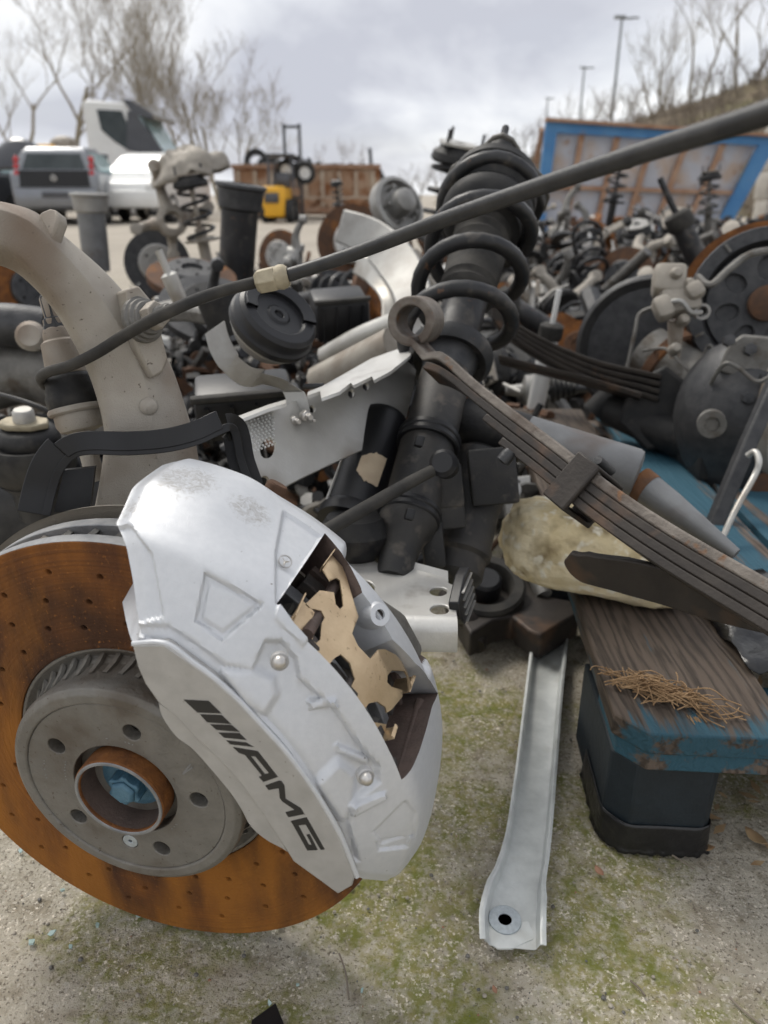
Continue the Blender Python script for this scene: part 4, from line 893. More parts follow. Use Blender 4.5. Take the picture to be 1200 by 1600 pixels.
# ------------------------------------------------------------------ leaf spring
def make_leaf():
    q = [(634,538,.748),(656,543,.744),(694,560,.73),(734,596,.715),(790,640,.69),(870,700,.655),(960,770,.615),(1060,835,.575),(1200,915,.53),(1350,1000,.49)]
    near = spline([atd(*p) for p in q], 8); n = len(near)
    s = thing('leaf_spring', 'rusty multi leaf spring with rolled eye running to the right edge', 'leaf spring', gnd(900,1000))
    Tg = [(near[min(i+1,n-1)]-near[max(i-1,0)]).normalized() for i in range(n)]
    Wd = [(-(t.cross(Vector((0,0,1))))).normalized() for t in Tg]; Wd = [ (w+Vector((0,0,-0.72))).normalized() for w in Wd]
    Nn = [(t.cross(w)).normalized() for t, w in zip(Tg, Wd)]; Nn = [v if v.z > 0 else -v for v in Nn]
    hw = 0.0185
    c0 = near[0]+Nn[0]*0.016
    top = [p+w*hw for p, w in zip(near, Wd)]
    wl = [w*hw for w in Wd]
    # first leaf, its end rolled into an open eye
    e0 = atd(641,502,.745); ax = Vector((0.36,0.92,-0.12)).normalized(); m = frame(e0+ax*hw, ax, (0,0,1)); Rr = 0.0198
    pts, wvs, ups = [], [], []
    for q in range(37):
        f = R_(150-335*q/36); rd = m.to_3x3() @ Vector((math.cos(f), math.sin(f), 0)); pts.append(m.translation+rd*Rr); wvs.append(ax*hw); ups.append(-rd)
    k0 = 9
    for i in range(k0, n): pts.append(top[i]); wvs.append(wl[i] if i > k0+4 else (wl[i]*(i-k0+1)/6+ax*hw*(1-(i-k0+1)/6))); ups.append(Nn[i])
    tag(B().strip(pts, wvs, [0.0092]*37+[0.0092]*(len(pts)-37), ups).build('leaf', 'leaf_main', s, bevel=0.0018, bseg=3), 'longest leaf with its end rolled into an eye')
    for k, (i0, off) in enumerate(((12,0.0086),(30,0.0165),(34,0.0244))):
        pts = [top[i]-Nn[i]*(off if i0 > 12 else off+0.006*max(0, (22-i)/10)) for i in range(i0, n)]
        B().strip(pts, wl[i0:], 0.0077, Nn[i0:]).build('leaf', 'leaf_steel', s, bevel=0.0012)
    # clamp
    ic = 44; c = top[ic]-Nn[ic]*0.0125; fr = Matrix((Wd[ic], Nn[ic], Tg[ic])).transposed().to_4x4(); fr.translation = c
    cl = B(); cl.plate([(-hw-0.006,-0.025),(hw+0.004,-0.025),(hw+0.004,0.022),(-hw-0.006,0.022)], [[(-hw-0.001,-0.0205),(hw+0.001,-0.0205),(hw+0.001,0.0185),(-hw-0.001,0.0185)]], -0.0125, 0.0125, fr)
    clo = cl.build('clamp', 'leaf_steel', s, bevel=0.0015)
    B().tube([fr @ Vector((-hw+0.010,0.026,-0.004)), fr @ Vector((hw-0.002,0.026,-0.004))], 0.0042, 12).build('clamp_bolt', 'dark_grey_steel', clo)
    B().lathe([(0.005,0),(0.0065,0.004),(0.0065,0.012),(0.00001,0.014)], 12, frame(top[36]-Nn[36]*0.026-Wd[36]*hw, Nn[36]*-1)).build('centre_bolt', 'dark_grey_steel', s)
    # loose bottom leaf, bowed away, showing its face
    qb = [(888,868,.66),(915,886,.655),(980,900,.635),(1050,918,.61),(1120,940,.585),(1200,962,.56),(1320,990,.53)]
    lb = spline([atd(*p) for p in qb], 6); up = Vector((0.18,-0.30,0.93)).normalized(); hwid = lerpl([0.006,0.016,0.019,0.019,0.018,0.016,0.015], len(lb))
    B().strip(lb, [(up-(lb[min(i+1,len(lb)-1)]-lb[max(i-1,0)]).normalized()*up.dot((lb[min(i+1,len(lb)-1)]-lb[max(i-1,0)]).normalized()))*hwid[i] for i in range(len(lb))], 0.007, [(up.cross(lb[min(i+1,len(lb)-1)]-lb[max(i-1,0)])).normalized() for i in range(len(lb))]).build('bottom_leaf', 'leaf_steel', s, bevel=0.002)
make_leaf()

# ------------------------------------------------------------------ grey damper under the leaf spring
def make_damper():
    a, b = atd(722,655,.86), atd(998,742,.80); ax = b-a; m = frame(a, ax); L = ax.length
    s = thing('damper', 'dusty grey telescopic damper lying under the leaf spring', 'shock absorber', gnd(900,900,0.15))
    B().lathe([(0.022,-0.002),(0.026,0.0),(0.0275,0.006),(0.0275,L*0.36),(0.0270,L*0.38)], 36, m).build('dark_sleeve', 'rubber_black', s)
    B().lathe([(0.0268,L*0.3),(0.0268,L*0.97),(0.0250,L-0.002),(0.018,L),(0.00001,L)], 36, m).build('body_tube', 'damper_grey', s, ang=30)
    ring = B().lathe([(0.026,-0.030),(0.0275,-0.028),(0.0275,-0.006),(0.026,-0.004),(0.022,-0.004),(0.022,-0.030)], 6, m, closed=True); ring.build('mount_collar', 'rust_brown', s, bevel=0.003)
    c, d = atd(1000,756,.80), atd(1150,866,.74); B().tube([c, (c*2+d)/3, d], [0.018,0.0155,0.006], 24).build('rod_cover', 'damper_grey', s)
    B().tube([c-(d-c)*0.02, c+(d-c)*0.10], [0.0186,0.0180], 24).build('rust_band', 'rust_brown', s)
make_damper()

# ------------------------------------------------------------------ bright bracket with slotted black end
def make_bracket():
    z0 = 0.236
    s = thing('aluminium_bracket', 'bright pressed aluminium bracket with round holes beside the caliper', 'bracket', gnd(650,1100))
    def g(q): p = gnd(*q, z0); return (p.x, p.y)
    out = [(520,900),(548,876),(566,867),(584,868),(588,878),(620,890),(636,884),(650,885),(694,899),(700,910),(709,914),(714,962),(620,962),(560,960),(515,930)]
    px_h = [ell(685,924,14,7), ell(687,952,15,8), ell(572,916,14,9,0.3)]
    tp = B().plate([g(q) for q in out][::-1], [[g(q) for q in h] for h in px_h], z0-0.003, z0); tp.build('top_face', 'alu_bright', s, bevel=0.0008)
    n0, n1 = gnd(600,961,z0), gnd(714,963,z0); sec = []
    for i in range(9): a = math.pi/2*i/8; sec.append((0.012*(math.sin(a)), -0.012*(1-math.cos(a))))
    sec += [(0.0135,-0.024),(0.012,-0.028),(0.006,-0.030)]
    fr = B(); xdir = (n1-n0).normalized(); out_d = Vector((0,-1,0))
    n0 = n0-xdir*0.05
    for e in (n0, n1):
        for (y, z) in sec: fr.v.append(tuple(e+out_d*y+Vector((0,0,z))))
        for (y, z) in reversed(sec): fr.v.append(tuple(e+out_d*(y-0.003)+Vector((0,0,z-0.002))))
    m_ = len(sec)*2
    for j in range(m_): fr.f.append((j, (j+1) % m_, m_+(j+1) % m_, m_+j))
    fr.f.append(tuple(range(m_))); fr.f.append(tuple(reversed(range(m_, 2*m_))))
    fr.build('rolled_front', 'alu_bright', s)
    fl = [gnd(640,886,z0), gnd(700,902,z0)]; B().strip(fl, Vector((0,0.004,0.004)), 0.003, Vector((0,-0.7,0.7))).build('raised_edge', 'alu_bright', s)
    # black slotted end cap
    e = gnd(716,945,z0-0.012); cap = thing_part = B()
    poly = [(-0.030,0.010),(0.020,0.008),(0.030,-0.004),(0.030,-0.020),(0.0,-0.030),(-0.02,-0.028)]
    frm = frame(e, (0.93,-0.30,0.15), (0,-1,0)); slots = []
    cap.plate(poly, [], 0.0, 0.010, frm); co = cap.build('end_cap', 'plastic_black', s, bevel=0.0015)
    for i in range(5):
        y = 0.006-0.0072*i; B().strip([frm @ Vector((-0.018,y,0.0105)), frm @ Vector((0.018,y,0.0105))], frm.to_3x3() @ Vector((0,0.0007,0)), 0.003, frm.to_3x3() @ Vector((0,0,1))).build('rib', 'alu_dull', co)
    B().tube([gnd(540,930,z0)-Vector((0,0,0.015)), gnd(470,905,z0)-Vector((0,0,0.015))], 0.016, 14).build('stem', 'alu_dull', s)
    B().tube([gnd(560,945,z0)-Vector((0,-0.02,0.02)), Vector((-0.02,0.70,0.0))], 0.010, 12).build('prop', 'dark_grey_steel', s)
make_bracket()

# ------------------------------------------------------------------ galvanised brace on the ground
def make_brace():
    s = thing('galvanised_brace', 'long galvanised channel brace with washer hole lying on the concrete', 'metal bar', gnd(800,1400))
    st = [(801,1478,0.048),(800,1440,0.050),(806,1400,0.047),(812,1375,0.041),(824,1320,0.038),(836,1220,0.038),(848,1100,0.040),(858,1010,0.043),(866,950,0.045)]
    cen = spline([gnd(x, y, 0.010) for x, y, w in st], 6); wd = lerpl([w for _, _, w in st], len(cen))
    b = B(); n = len(cen); sec = [(-0.56,0.0085),(-0.50,0.0095),(-0.46,0.0085),(-0.40,-0.002),(-0.34,-0.0035),(0.34,-0.0035),(0.40,-0.002),(0.46,0.0085),(0.50,0.0095),(0.56,0.0085)]
    full = sec+[(x*0.985, z-0.0016) for x, z in reversed(sec)]
    k = len(full)
    for i in range(n):
        t = (cen[min(i+1,n-1)]-cen[max(i-1,0)]).normalized(); r = t.cross(Vector((0,0,1))).normalized()
        zl = 1.0 if i > 8 else 0.55+0.45*i/8
        for (x, z) in full: b.v.append(tuple(cen[i]+r*x*wd[i]*0.98+Vector((0,0,z*zl))))
    for i in range(n-1):
        for j in range(k): b.f.append((i*k+j, i*k+(j+1) % k, (i+1)*k+(j+1) % k, (i+1)*k+j))
    b.f.append(tuple(range(k))); b.f.append(tuple(reversed(range((n-1)*k, n*k))))
    b.build('channel', 'galvanised', s, ang=40)
    c = gnd(789,1437,0.0088)
    B().plate(circ(0,0,0.0135,32), [circ(0,0,0.0056,20)], -0.001, 0.0009, Matrix.Translation(c)).build('washer', 'washer_zinc', s, bevel=0.0004)
    B().lathe([(0.0056,-0.0004),(0.00001,-0.0004)], 20, Matrix.Translation(c)).build('hole_floor', 'pad_dark', s)
    tip = [gnd(*q, 0.0082) for q in ((757,1468),(778,1482),(800,1482),(826,1470),(836,1466),(826,1440),(770,1440))]
    B().add([tuple(p) for p in tip]+[tuple(p-Vector((0,0,0.0016))) for p in tip], [tuple(range(7))]+[(i, (i+1) % 7, 7+(i+1) % 7, 7+i) for i in range(7)]+[tuple(reversed(range(7,14)))]).build('flat_tip', 'galvanised', s)
make_brace()
def make_control_arm():
    s = thing('control_arm', 'dark steel control arm with bushing lying behind the galvanised brace', 'control arm', gnd(830,985))
    z = 0.05
    def g(q, zz=z): return gnd(*q, zz)
    o2 = [(700,930),(735,890),(780,872),(806,850),(822,880),(850,930),(905,940),(905,958),(880,972),(846,992),(826,984),(800,962),(770,968),(735,990)]
    pts = [g(q) for q in o2]; B().plate([(p.x, p.y) for p in pts][::-1], [], 0.012, z).build('arm_plate', 'leaf_steel', s, bevel=0.004, bseg=3)
    c = gnd(757,922,0.06); B().lathe([(0.052,-0.03),(0.056,-0.026),(0.056,0.012),(0.052,0.016),(0.040,0.016),(0.036,0.008),(0.034,-0.03)], 36, Matrix.Translation(c) @ Matrix.Rotation(0.35, 4, 'X'), closed=True).build('bushing', 'rubber_dusty', s, ang=40)
    B().lathe([(0.022,-0.03),(0.022,0.022),(0.018,0.026),(0.00001,0.026)], 28, Matrix.Translation(c) @ Matrix.Rotation(0.35, 4, 'X')).build('bush_core', 'plastic_black', s)
    B().tube(spline([g((700,930)), g((722,960)), g((745,985), 0.03), g((742,1010), 0.02)], 5), 0.014, 12).build('arm_horn', 'leaf_steel', s)
    a = B().tube(spline([gnd(786,742,.17), gnd(800,800,.13), gnd(820,860,.09), gnd(850,930,.05)], 5), 0.012, 12).build('alloy_link', 'alu_dull', s)
    B().lathe([(0.020,-0.014),(0.021,-0.010),(0.021,0.012),(0.019,0.016),(0.0001,0.016)], 24, frame(gnd(789,768,.155), (0.3,-0.4,0.6))).build('sensor', 'alu_dull', s, bevel=0.001)
    for q in ((828,752),(832,802)): B().strip([gnd(798,q[1]+4,.15), gnd(q[0],q[1],.15)], Vector((0,0.004,0.008)), 0.004, Vector((0,-1,0))).build('clip_arm', 'alu_plate', s)
    B().tube([gnd(838,765,.12), gnd(852,790,.11)], 0.014, 12).build('strap', 'plastic_black', s)
make_control_arm()

# ------------------------------------------------------------------ pallet, stone, needles, black film
def wood_mat(name, blue, wood, cut, front):
    m = bpy.data.materials.new(name); m.use_nodes = True; nt = m.node_tree; N = nt.nodes; L = nt.links; p = N['Principled BSDF']
    pos = N.new('ShaderNodeNewGeometry').outputs['Position']; mp = N.new('ShaderNodeMapping'); mp.inputs['Scale'].default_value = (1,0.09,1); mp.inputs['Rotation'].default_value = (0,0,R_(4)); L.new(pos, mp.inputs[0])
    w = N.new('ShaderNodeTexWave'); w.wave_type = 'BANDS'; w.bands_direction = 'X'; w.inputs['Scale'].default_value = 30; w.inputs['Distortion'].default_value = 16; w.inputs['Detail'].default_value = 5; w.inputs['Detail Scale'].default_value = 1.6; L.new(mp.outputs[0], w.inputs['Vector'])
    c1 = N.new('ShaderNodeMix'); c1.data_type = 'RGBA'; c1.inputs[6].default_value = (*wood, 1); c1.inputs[7].default_value = tuple(x*0.42 for x in wood)+(1,); fine = N.new('ShaderNodeTexNoise'); fine.inputs['Scale'].default_value = 210; fine.inputs['Detail'].default_value = 4; fine.inputs['Roughness'].default_value = 0.7; L.new(mp.outputs[0], fine.inputs['Vector']); gm = N.new('ShaderNodeMath'); gm.operation = 'MULTIPLY'; L.new(w.outputs['Fac'], gm.inputs[0]); L.new(fine.outputs['Fac'], gm.inputs[1]); ga = N.new('ShaderNodeMapRange'); ga.inputs[1].default_value = 0.12; ga.inputs[2].default_value = 0.56; L.new(gm.outputs[0], ga.inputs[0]); L.new(ga.outputs[0], c1.inputs[0])
    n = N.new('ShaderNodeTexNoise'); n.inputs['Scale'].default_value = 26; n.inputs['Detail'].default_value = 6; n.inputs['Roughness'].default_value = 0.7; L.new(mp.outputs[0], n.inputs['Vector'])
    sx = N.new('ShaderNodeSeparateXYZ'); L.new(pos, sx.inputs[0])
    r = N.new('ShaderNodeMapRange'); r.inputs[1].default_value = 0.512; r.inputs[2].default_value = 0.56; r.inputs[3].default_value = front; r.inputs[4].default_value = 0.0; L.new(sx.outputs['Y'], r.inputs[0])
    sm = N.new('ShaderNodeMath'); sm.operation = 'ADD'; L.new(n.outputs['Fac'], sm.inputs[0]); L.new(r.outputs[0], sm.inputs[1])
    ft = N.new('ShaderNodeMapRange'); ft.inputs[1].default_value = cut; ft.inputs[2].default_value = cut+0.07; L.new(sm.outputs[0], ft.inputs[0])
    c2 = N.new('ShaderNodeMix'); c2.data_type = 'RGBA'; c2.inputs[7].default_value = (*blue, 1); L.new(ft.outputs[0], c2.inputs[0]); L.new(c1.outputs[2], c2.inputs[6]); L.new(c2.outputs[2], p.inputs['Base Color'])
    p.inputs['Roughness'].default_value = 0.72; p.inputs['Specular IOR Level'].default_value = 0.3
    b = N.new('ShaderNodeBump'); b.inputs['Distance'].default_value = 0.0006; L.new(w.outputs['Fac'], b.inputs['Height']); L.new(b.outputs[0], p.inputs['Normal'])
    MAT[name] = m
wood_mat('board_worn', (0.028,0.078,0.108), (0.088,0.067,0.052), 0.58, 0.17)
wood_mat('board_blue', (0.032,0.092,0.130), (0.13,0.10,0.08), 0.40, 0.0)
mat('block_shaded', (0.0065,0.012,0.017), (0.011,0.019,0.026), 30, 0.6, 0, 0.0008, 120)  # blue of the pallet blocks, with their shade put into the colour
PM = Matrix.Translation((0.200,0.517,0)) @ Matrix.Rotation(R_(-4), 4, 'Z')
def make_pallet():
    s = thing('pallet', 'weathered blue wooden pallet carrying a stone and axle parts', 'pallet', (0.2,0.517,0))
    for i, (x0, x1) in enumerate(((0,0.145),(0.178,0.268),(0.278,0.395),(0.425,0.525),(0.555,0.655),(0.685,0.80))):
        ch = 0.026; poly = [(x0+ch if i == 0 else x0+0.004,0),(x1-0.004,0),(x1,0.004),(x1,1.06),(x0,1.06),(x0,ch if i == 0 else 0.004)]
        B().plate(poly, [], 0.123, 0.145, PM).build('board', 'board_worn' if i == 0 else 'board_blue', s, bevel=0.002)
    for (y0, y1) in ((0.006,0.106),(0.46,0.56),(0.95,1.05)):
        ch = 0.022; poly = [(0.006+ch,y0),(0.80,y0),(0.80,y1),(0.006,y1),(0.006,y0+ch)]
        B().plate(poly, [], 0.101, 0.1228, PM).build('cross_board', 'board_blue', s, bevel=0.002)
    for (y0, y1) in ((0.012,0.170),(0.46,0.56),(0.945,1.045)):
        for (x0, x1) in ((0.004,0.098),(0.35,0.45),(0.70,0.80)):
            ch = 0.020 if x0 < 0.1 and y0 < 0.1 else 0.003
            poly = [(x0+ch,y0),(x1-ch*0.4,y0),(x1,y0+ch*0.4),(x1,y1),(x0,y1),(x0,y0+ch)]; B().plate(poly, [], 0.001, 0.1008, PM).build('block', 'block_shaded', s, bevel=0.002)
make_pallet()
def make_film():
    # torn black stretch film round the front pallet block, ragged at the ground
    rnd = random.Random(8); path = [(0.003,0.112),(0.003,0.08),(0.003,0.05),(0.004,0.032),(0.012,0.020),(0.024,0.011),(0.045,0.011),(0.06,0.011),(0.08,0.011),(0.089,0.012),(0.098,0.018),(0.099,0.03),(0.099,0.06),(0.099,0.11)]
    pts = spline([(x, y, 0) for x, y in path], 6); vs = []; n = len(pts)
    rows = 9
    for j in range(rows):
        for i, p in enumerate(pts):
            h = 0.034*(1-j/(rows-1)); wob = 0.0025*mnoise.noise(Vector((i*0.35, j*0.6, 2)))*j/(rows-1)
            if j == rows-1: h = 0.0015+0.003*abs(mnoise.noise(Vector((i*0.5,0,7)))); wob += 0.002+0.005*mnoise.noise(Vector((i*0.45,0,3)))
            t = (pts[min(i+1,n-1)]-pts[max(i-1,0)]).normalized(); out = Vector((t.y,-t.x,0))
            vs.append(tuple(PM @ (p+out*(0.0006+wob*0.6+0.0003*j)+Vector((0,0,h)))))
    fs = [(j*n+i, j*n+i+1, (j+1)*n+i+1, (j+1)*n+i) for j in range(rows-1) for i in range(n-1)]
    o = B().add(vs, fs).build('black_film', 'foil_black', None, ang=70); md = o.modifiers.new('s', 'SOLIDIFY'); md.thickness = 0.0006
    tag(o, 'torn black plastic film wrapped round the front pallet block', 'plastic film')
make_film()
def make_stone():
    bm = bmesh.new(); bmesh.ops.create_icosphere(bm, subdivisions=5, radius=1.0)
    for v in bm.verts:
        d = v.co.normalized(); q = Vector((math.copysign(abs(d.x)**0.62, d.x), math.copysign(abs(d.y)**0.6, d.y), math.copysign(abs(d.z)**0.55, d.z)))
        n = 1+0.10*mnoise.noise(q*1.6+Vector((3,1,7)))+0.05*mnoise.noise(q*4+Vector((1,1,2)))+0.025*mnoise.noise(q*11)
        q *= n; tap = 1-0.16*q.x
        v.co = Vector((q.x*0.108, q.y*0.048*tap, q.z*0.036*(1+0.12*q.x*-1)))
    me = bpy.data.meshes.new('stone'); bm.to_mesh(me); bm.free()
    o = mkobj('stone', me, 'stone', None, ang=80); o.scale = (0.98,1.1,1.2); o.location = (0.240,0.772,0.190); o.rotation_euler = (R_(-6), R_(7), R_(-22))
    tag(o, 'flat yellow sandstone block resting on the pallet under the leaf spring', 'stone')
make_stone()
def make_needles():
    rnd = random.Random(5); b = B(); c = gnd(1035,1085,0.147)
    for i in range(150):
        t = rnd.gauss(0, 0.5); base = c+Vector((0.040*t, -0.024*t+rnd.gauss(0,0.008), 0.001+abs(rnd.gauss(0,0.003))))
        a = rnd.gauss(-0.50, 0.62); L = rnd.uniform(0.014,0.042); d = Vector((math.cos(a), math.sin(a), rnd.gauss(0,0.12)))
        bend = Vector((rnd.gauss(0,0.004), rnd.gauss(0,0.004), rnd.gauss(0.002,0.003)))
        p = [base-d*L/2, base+bend, base+d*L/2]
        p = [Vector((q.x, q.y, max(q.z, 0.1458))) for q in p]; b.tube(spline(p, 3), 0.00055, 4)
    for i in range(14):
        q = gnd(1080+rnd.uniform(-8,14), 1120+rnd.uniform(-6,8), 0.146); b.tube(spline([q, q+Vector((0.002,-0.008,-0.004)), q+Vector((rnd.uniform(0,0.012),-0.015,-rnd.uniform(0.012,0.028)))], 3), 0.0005, 4)
    o = b.build('dry_needles', 'straw', None); tag(o, 'clump of dry brown grass and needles on the pallet board', 'dry grass', kind='stuff')
make_needles()

# ================================================================== axle on the pallet
def make_axle():
    s = thing('rear_axle', 'dark rear axle with round differential housing standing on the pallet', 'axle', (0.56,1.2,0.145))
    c = atd(1145,655,1.20)
    bm = bmesh.new(); bmesh.ops.create_uvsphere(bm, u_segments=40, v_segments=24, radius=1.0)
    for v in bm.verts:
        d = v.co.copy(); v.co = Vector((d.x*0.076, d.y*0.10, d.z*(0.125 if d.z > 0 else 0.135)))
        if d.z < 0: v.co.x *= 1-0.35*(-d.z)**1.5; v.co.y *= 1-0.2*(-d.z)
    me = bpy.data.meshes.new('differential_housing'); bm.to_mesh(me); bm.free()
    h = mkobj('differential_housing', me, 'dark_grey_steel', None, ang=60); h.location = c; h.rotation_euler = (R_(-10), R_(8), R_(25)); adopt(h, s)
    B().lathe([(0.020,-0.01),(0.020,0.006),(0.011,0.006),(0.010,0.0),(0.0001,0.0)], 20, frame(atd(1112,662,1.10), (-0.3,-0.9,0.05))).build('filler_plug', 'cast_grey', s)
    pf = [(1140,545),(1158,522),(1200,528),(1225,560),(1230,640),(1200,640),(1190,575),(1150,590)]
    pl = (atd(1170,570,1.12), (O_-atd(1170,570,1.12)).normalized(), Vector((1,0,0)))
    px_plate(pl, [(1120,580),(1138,538),(1160,522),(1205,526),(1240,560),(1240,640),(1195,630),(1180,585),(1150,590)], [], 0.03, 'cover_flange', 'cast_grey', s, 0.004)
    for q in ((1139,532),(1172,546),(1168,622),(1196,590)): B().lathe([(0.009,-0.008),(0.009,0.006),(0.00001,0.008)], 6, frame(atd(*q,1.11), (-0.2,-0.9,0.3))).build('flange_bolt', 'dark_grey_steel', s)
    B().lathe([(0.09,-0.012),(0.098,-0.008),(0.098,0.01),(0.09,0.014)], 40, frame(atd(1215,650,1.17), (0.75,-0.6,0.1)), closed=True).build('seal_ring', 'cast_alu_dirty', s)
    a, b = atd(1150,650,1.32), atd(1010,550,1.42); B().tube([a, a*0.5+b*0.5, b], [0.075,0.056,0.050], 28).build('axle_tube', 'cast_grey', s)
    B().lathe([(0.062,-0.01),(0.070,-0.008),(0.070,0.008),(0.062,0.012)], 32, frame(atd(1040,572,1.39), (b-a)), closed=True).build('tube_collar', 'rust_brown', s)
    # dark brake backing plate
    c2 = atd(1012,545,1.50); m = frame(c2, (-0.42,-0.88,0.12))
    bp = B().lathe([(0.00001,-0.012),(0.05,-0.012),(0.06,0.0),(0.115,0.0),(0.118,0.006),(0.132,0.010),(0.138,0.0),(0.138,-0.03),(0.128,-0.034)], 56, m).build('backing_plate', 'rubber_black', s, ang=35)
    B().lathe([(0.134,-0.03),(0.141,-0.028),(0.142,-0.002),(0.136,0.004)], 56, m).build('plate_rim', 'dark_grey_steel', bp)
    # big grey drum with cast holes and a rusty rim behind it
    c3 = atd(1196,475,1.32); m3 = frame(c3, (-0.30,-0.93,0.22), (0,0,1))
    dh = [circ(0.062*math.cos(a), 0.062*math.sin(a), 0.019, 16, 0.014, a) for a in (1.0,1.85,2.7,3.5,4.4,5.3,0.1)]
    dr = B().plate(circ(0,0,0.098,56), dh, -0.008, 0.0, m3); d = dr.build('brake_drum', 'dark_grey_steel', s, bevel=0.002)
    B().lathe([(0.098,-0.01),(0.106,0.012),(0.128,0.012),(0.130,0.004),(0.130,-0.03),(0.10,-0.035)], 56, m3).build('drum_rim', 'dark_grey_steel', d, ang=35)
    B().lathe([(0.125,-0.036),(0.146,-0.036),(0.146,-0.050),(0.125,-0.050)], 56, m3, closed=True).build('rust_ring', 'rust_orange', d, ang=35)
    for k in range(9):
        a = 2*math.pi*k/9; B().box((0,0,0), (0.016,0.005,0.010), m3 @ Matrix.Rotation(a, 4, 'Z') @ Matrix.Translation((0.117,0,0.013))).build('rim_joint', 'cast_grey', d)
    B().lathe([(0.03,-0.004),(0.03,0.02),(0.02,0.024),(0.00001,0.024)], 28, m3).build('hub', 'rust_brown', d)
    # pale cast caliper with its bolts and lever
    cc = atd(1058,462,1.26); cal = thing_ = None
    pcs = [((1045,440),(0.052,0.05,0.05)),((1062,470),(0.062,0.05,0.040)),((1036,482),(0.030,0.04,0.036)),((1085,455),(0.03,0.03,0.03))]
    root = None
    for i, (q, sz) in enumerate(pcs):
        o = B().box((0,0,0), sz, frame(atd(*q,1.26-0.01*i), (-0.2,-0.8,0.5), (1,0.2,0.25*(i-1))), bev=0.010).build('drum_caliper' if i == 0 else 'caliper_lobe', 'cast_beige', root or s)
        if i == 0: root = o
    for q in ((1056,428),(1077,444),(1068,500),(1055,545)): B().lathe([(0.010,-0.012),(0.010,0.004),(0.006,0.012),(0.00001,0.013)], 12, frame(atd(*q,1.235), (-0.1,-0.9,0.4))).build('caliper_bolt', 'cast_beige', root)
    B().lathe([(0.012,-0.02),(0.013,0.0),(0.009,0.0),(0.008,-0.012)], 18, frame(atd(1098,487,1.23), (-0.1,-0.95,0.1)), closed=True).build('pipe_union', 'alu_dull', root)
    B().tube(spline([atd(*q) for q in ((1030,478,1.24),(1062,470,1.22),(1080,488,1.22),(1096,488,1.225))], 5), 0.004, 8).build('pipe_bend', 'alu_dull', root)
    B().tube([atd(1056,500,1.27), atd(1054,560,1.29)], [0.014,0.009], 12).build('slide_pin', 'cast_alu_dirty', root)
    # brake pipes
    for l, r in ((((1005,548,1.36),(1040,545,1.3),(1062,565,1.27),(1090,585,1.25),(1106,540,1.24),(1120,560,1.2),(1112,600,1.18)),0.0028),(((1110,600,1.15),(1130,570,1.12),(1150,572,1.11),(1180,595,1.1),(1200,590,1.09),(1230,560,1.08)),0.0032),(((980,575,1.36),(992,520,1.35),(1000,490,1.35),(1030,478,1.33)),0.0035),(((1090,432,1.24),(1110,445,1.22),(1140,420,1.22),(1170,398,1.22),(1210,390,1.22)),0.006)):
        B().tube(spline([atd(*q) for q in l], 6), r, 8).build('brake_pipe', 'cast_grey', s)
    # black bracket, cross rod and lever under the tube
    px_plate((atd(1020,650,1.30), (O_-atd(1020,650,1.30)).normalized(), Vector((1,0,0))), [(985,600),(1040,570),(1100,620),(1095,690),(1010,705),(965,660)], [], 0.05, 'spring_perch', 'rubber_black', s, 0.006)
    B().tube([atd(955,640,1.38), atd(1080,690,1.28)], [0.030,0.036], 20).build('cross_rod', 'rubber_black', s)
    B().strip([atd(1215,590,1.05), atd(1170,690,1.05), atd(1128,790,1.05), atd(1112,830,1.05)], Vector((0.012,0,0.004)), 0.018, Vector((0,-1,0.2))).build('hand_lever', 'dark_grey_steel', s, bevel=0.003)
    B().box((0,0,0), (0.10,0.10,0.12), Matrix.Translation(atd(1200,740,1.2)), bev=0.012).build('pinion_nose', 'rust_brown', s)
    B().box((0,0,0), (0.16,0.20,0.06), Matrix.Translation(Vector((0.575,1.22,0.176))), bev=0.01).build('foot_block', 'rubber_black', s)
    B().tube([Vector((0.43,1.50,0.15)), atd(1012,560,1.50)], [0.03,0.024], 14).build('stand', 'rubber_black', s)
    o = B().tube(spline([atd(*q) for q in ((1168,712,1.02),(1180,706,1.01),(1186,722,1.0),(1178,745,1.0),(1150,795,0.98),(1130,838,0.97))], 6), 0.0042, 10).build('cable_end', 'alu_plate', None)
    tag(o, 'bent pale grey cable end hanging below the axle', 'cable')
make_axle()
def make_leaf2():
    s = thing('leaf_spring', 'thin dark leaf spring pack running from the strut to the axle', 'leaf spring', gnd(900,640,0.1))
    q = [(770,480,1.42),(800,508,1.40),(860,542,1.37),(930,570,1.34),(1000,586,1.31),(1030,592,1.30)]
    pts = spline([atd(*p) for p in q], 6); n = len(pts)
    for k in range(4):
        p = [x-Vector((0,0,0.0135*k*(0.5+0.5*i/n))) for i, x in enumerate(pts)]; B().strip(p, Vector((0.006,0.028,-0.01)), 0.0095, Vector((0,-0.1,1)).normalized()).build('leaf', 'leaf_steel', s, bevel=0.002)
    q = [(780,562,1.40),(850,580,1.38),(920,597,1.35),(1000,622,1.30)]
    B().strip(spline([atd(*p) for p in q], 6), Vector((0.006,0.026,-0.01)), 0.011, Vector((0,-0.1,1)).normalized()).build('helper_leaf', 'leaf_steel', s, bevel=0.002)
make_leaf2()

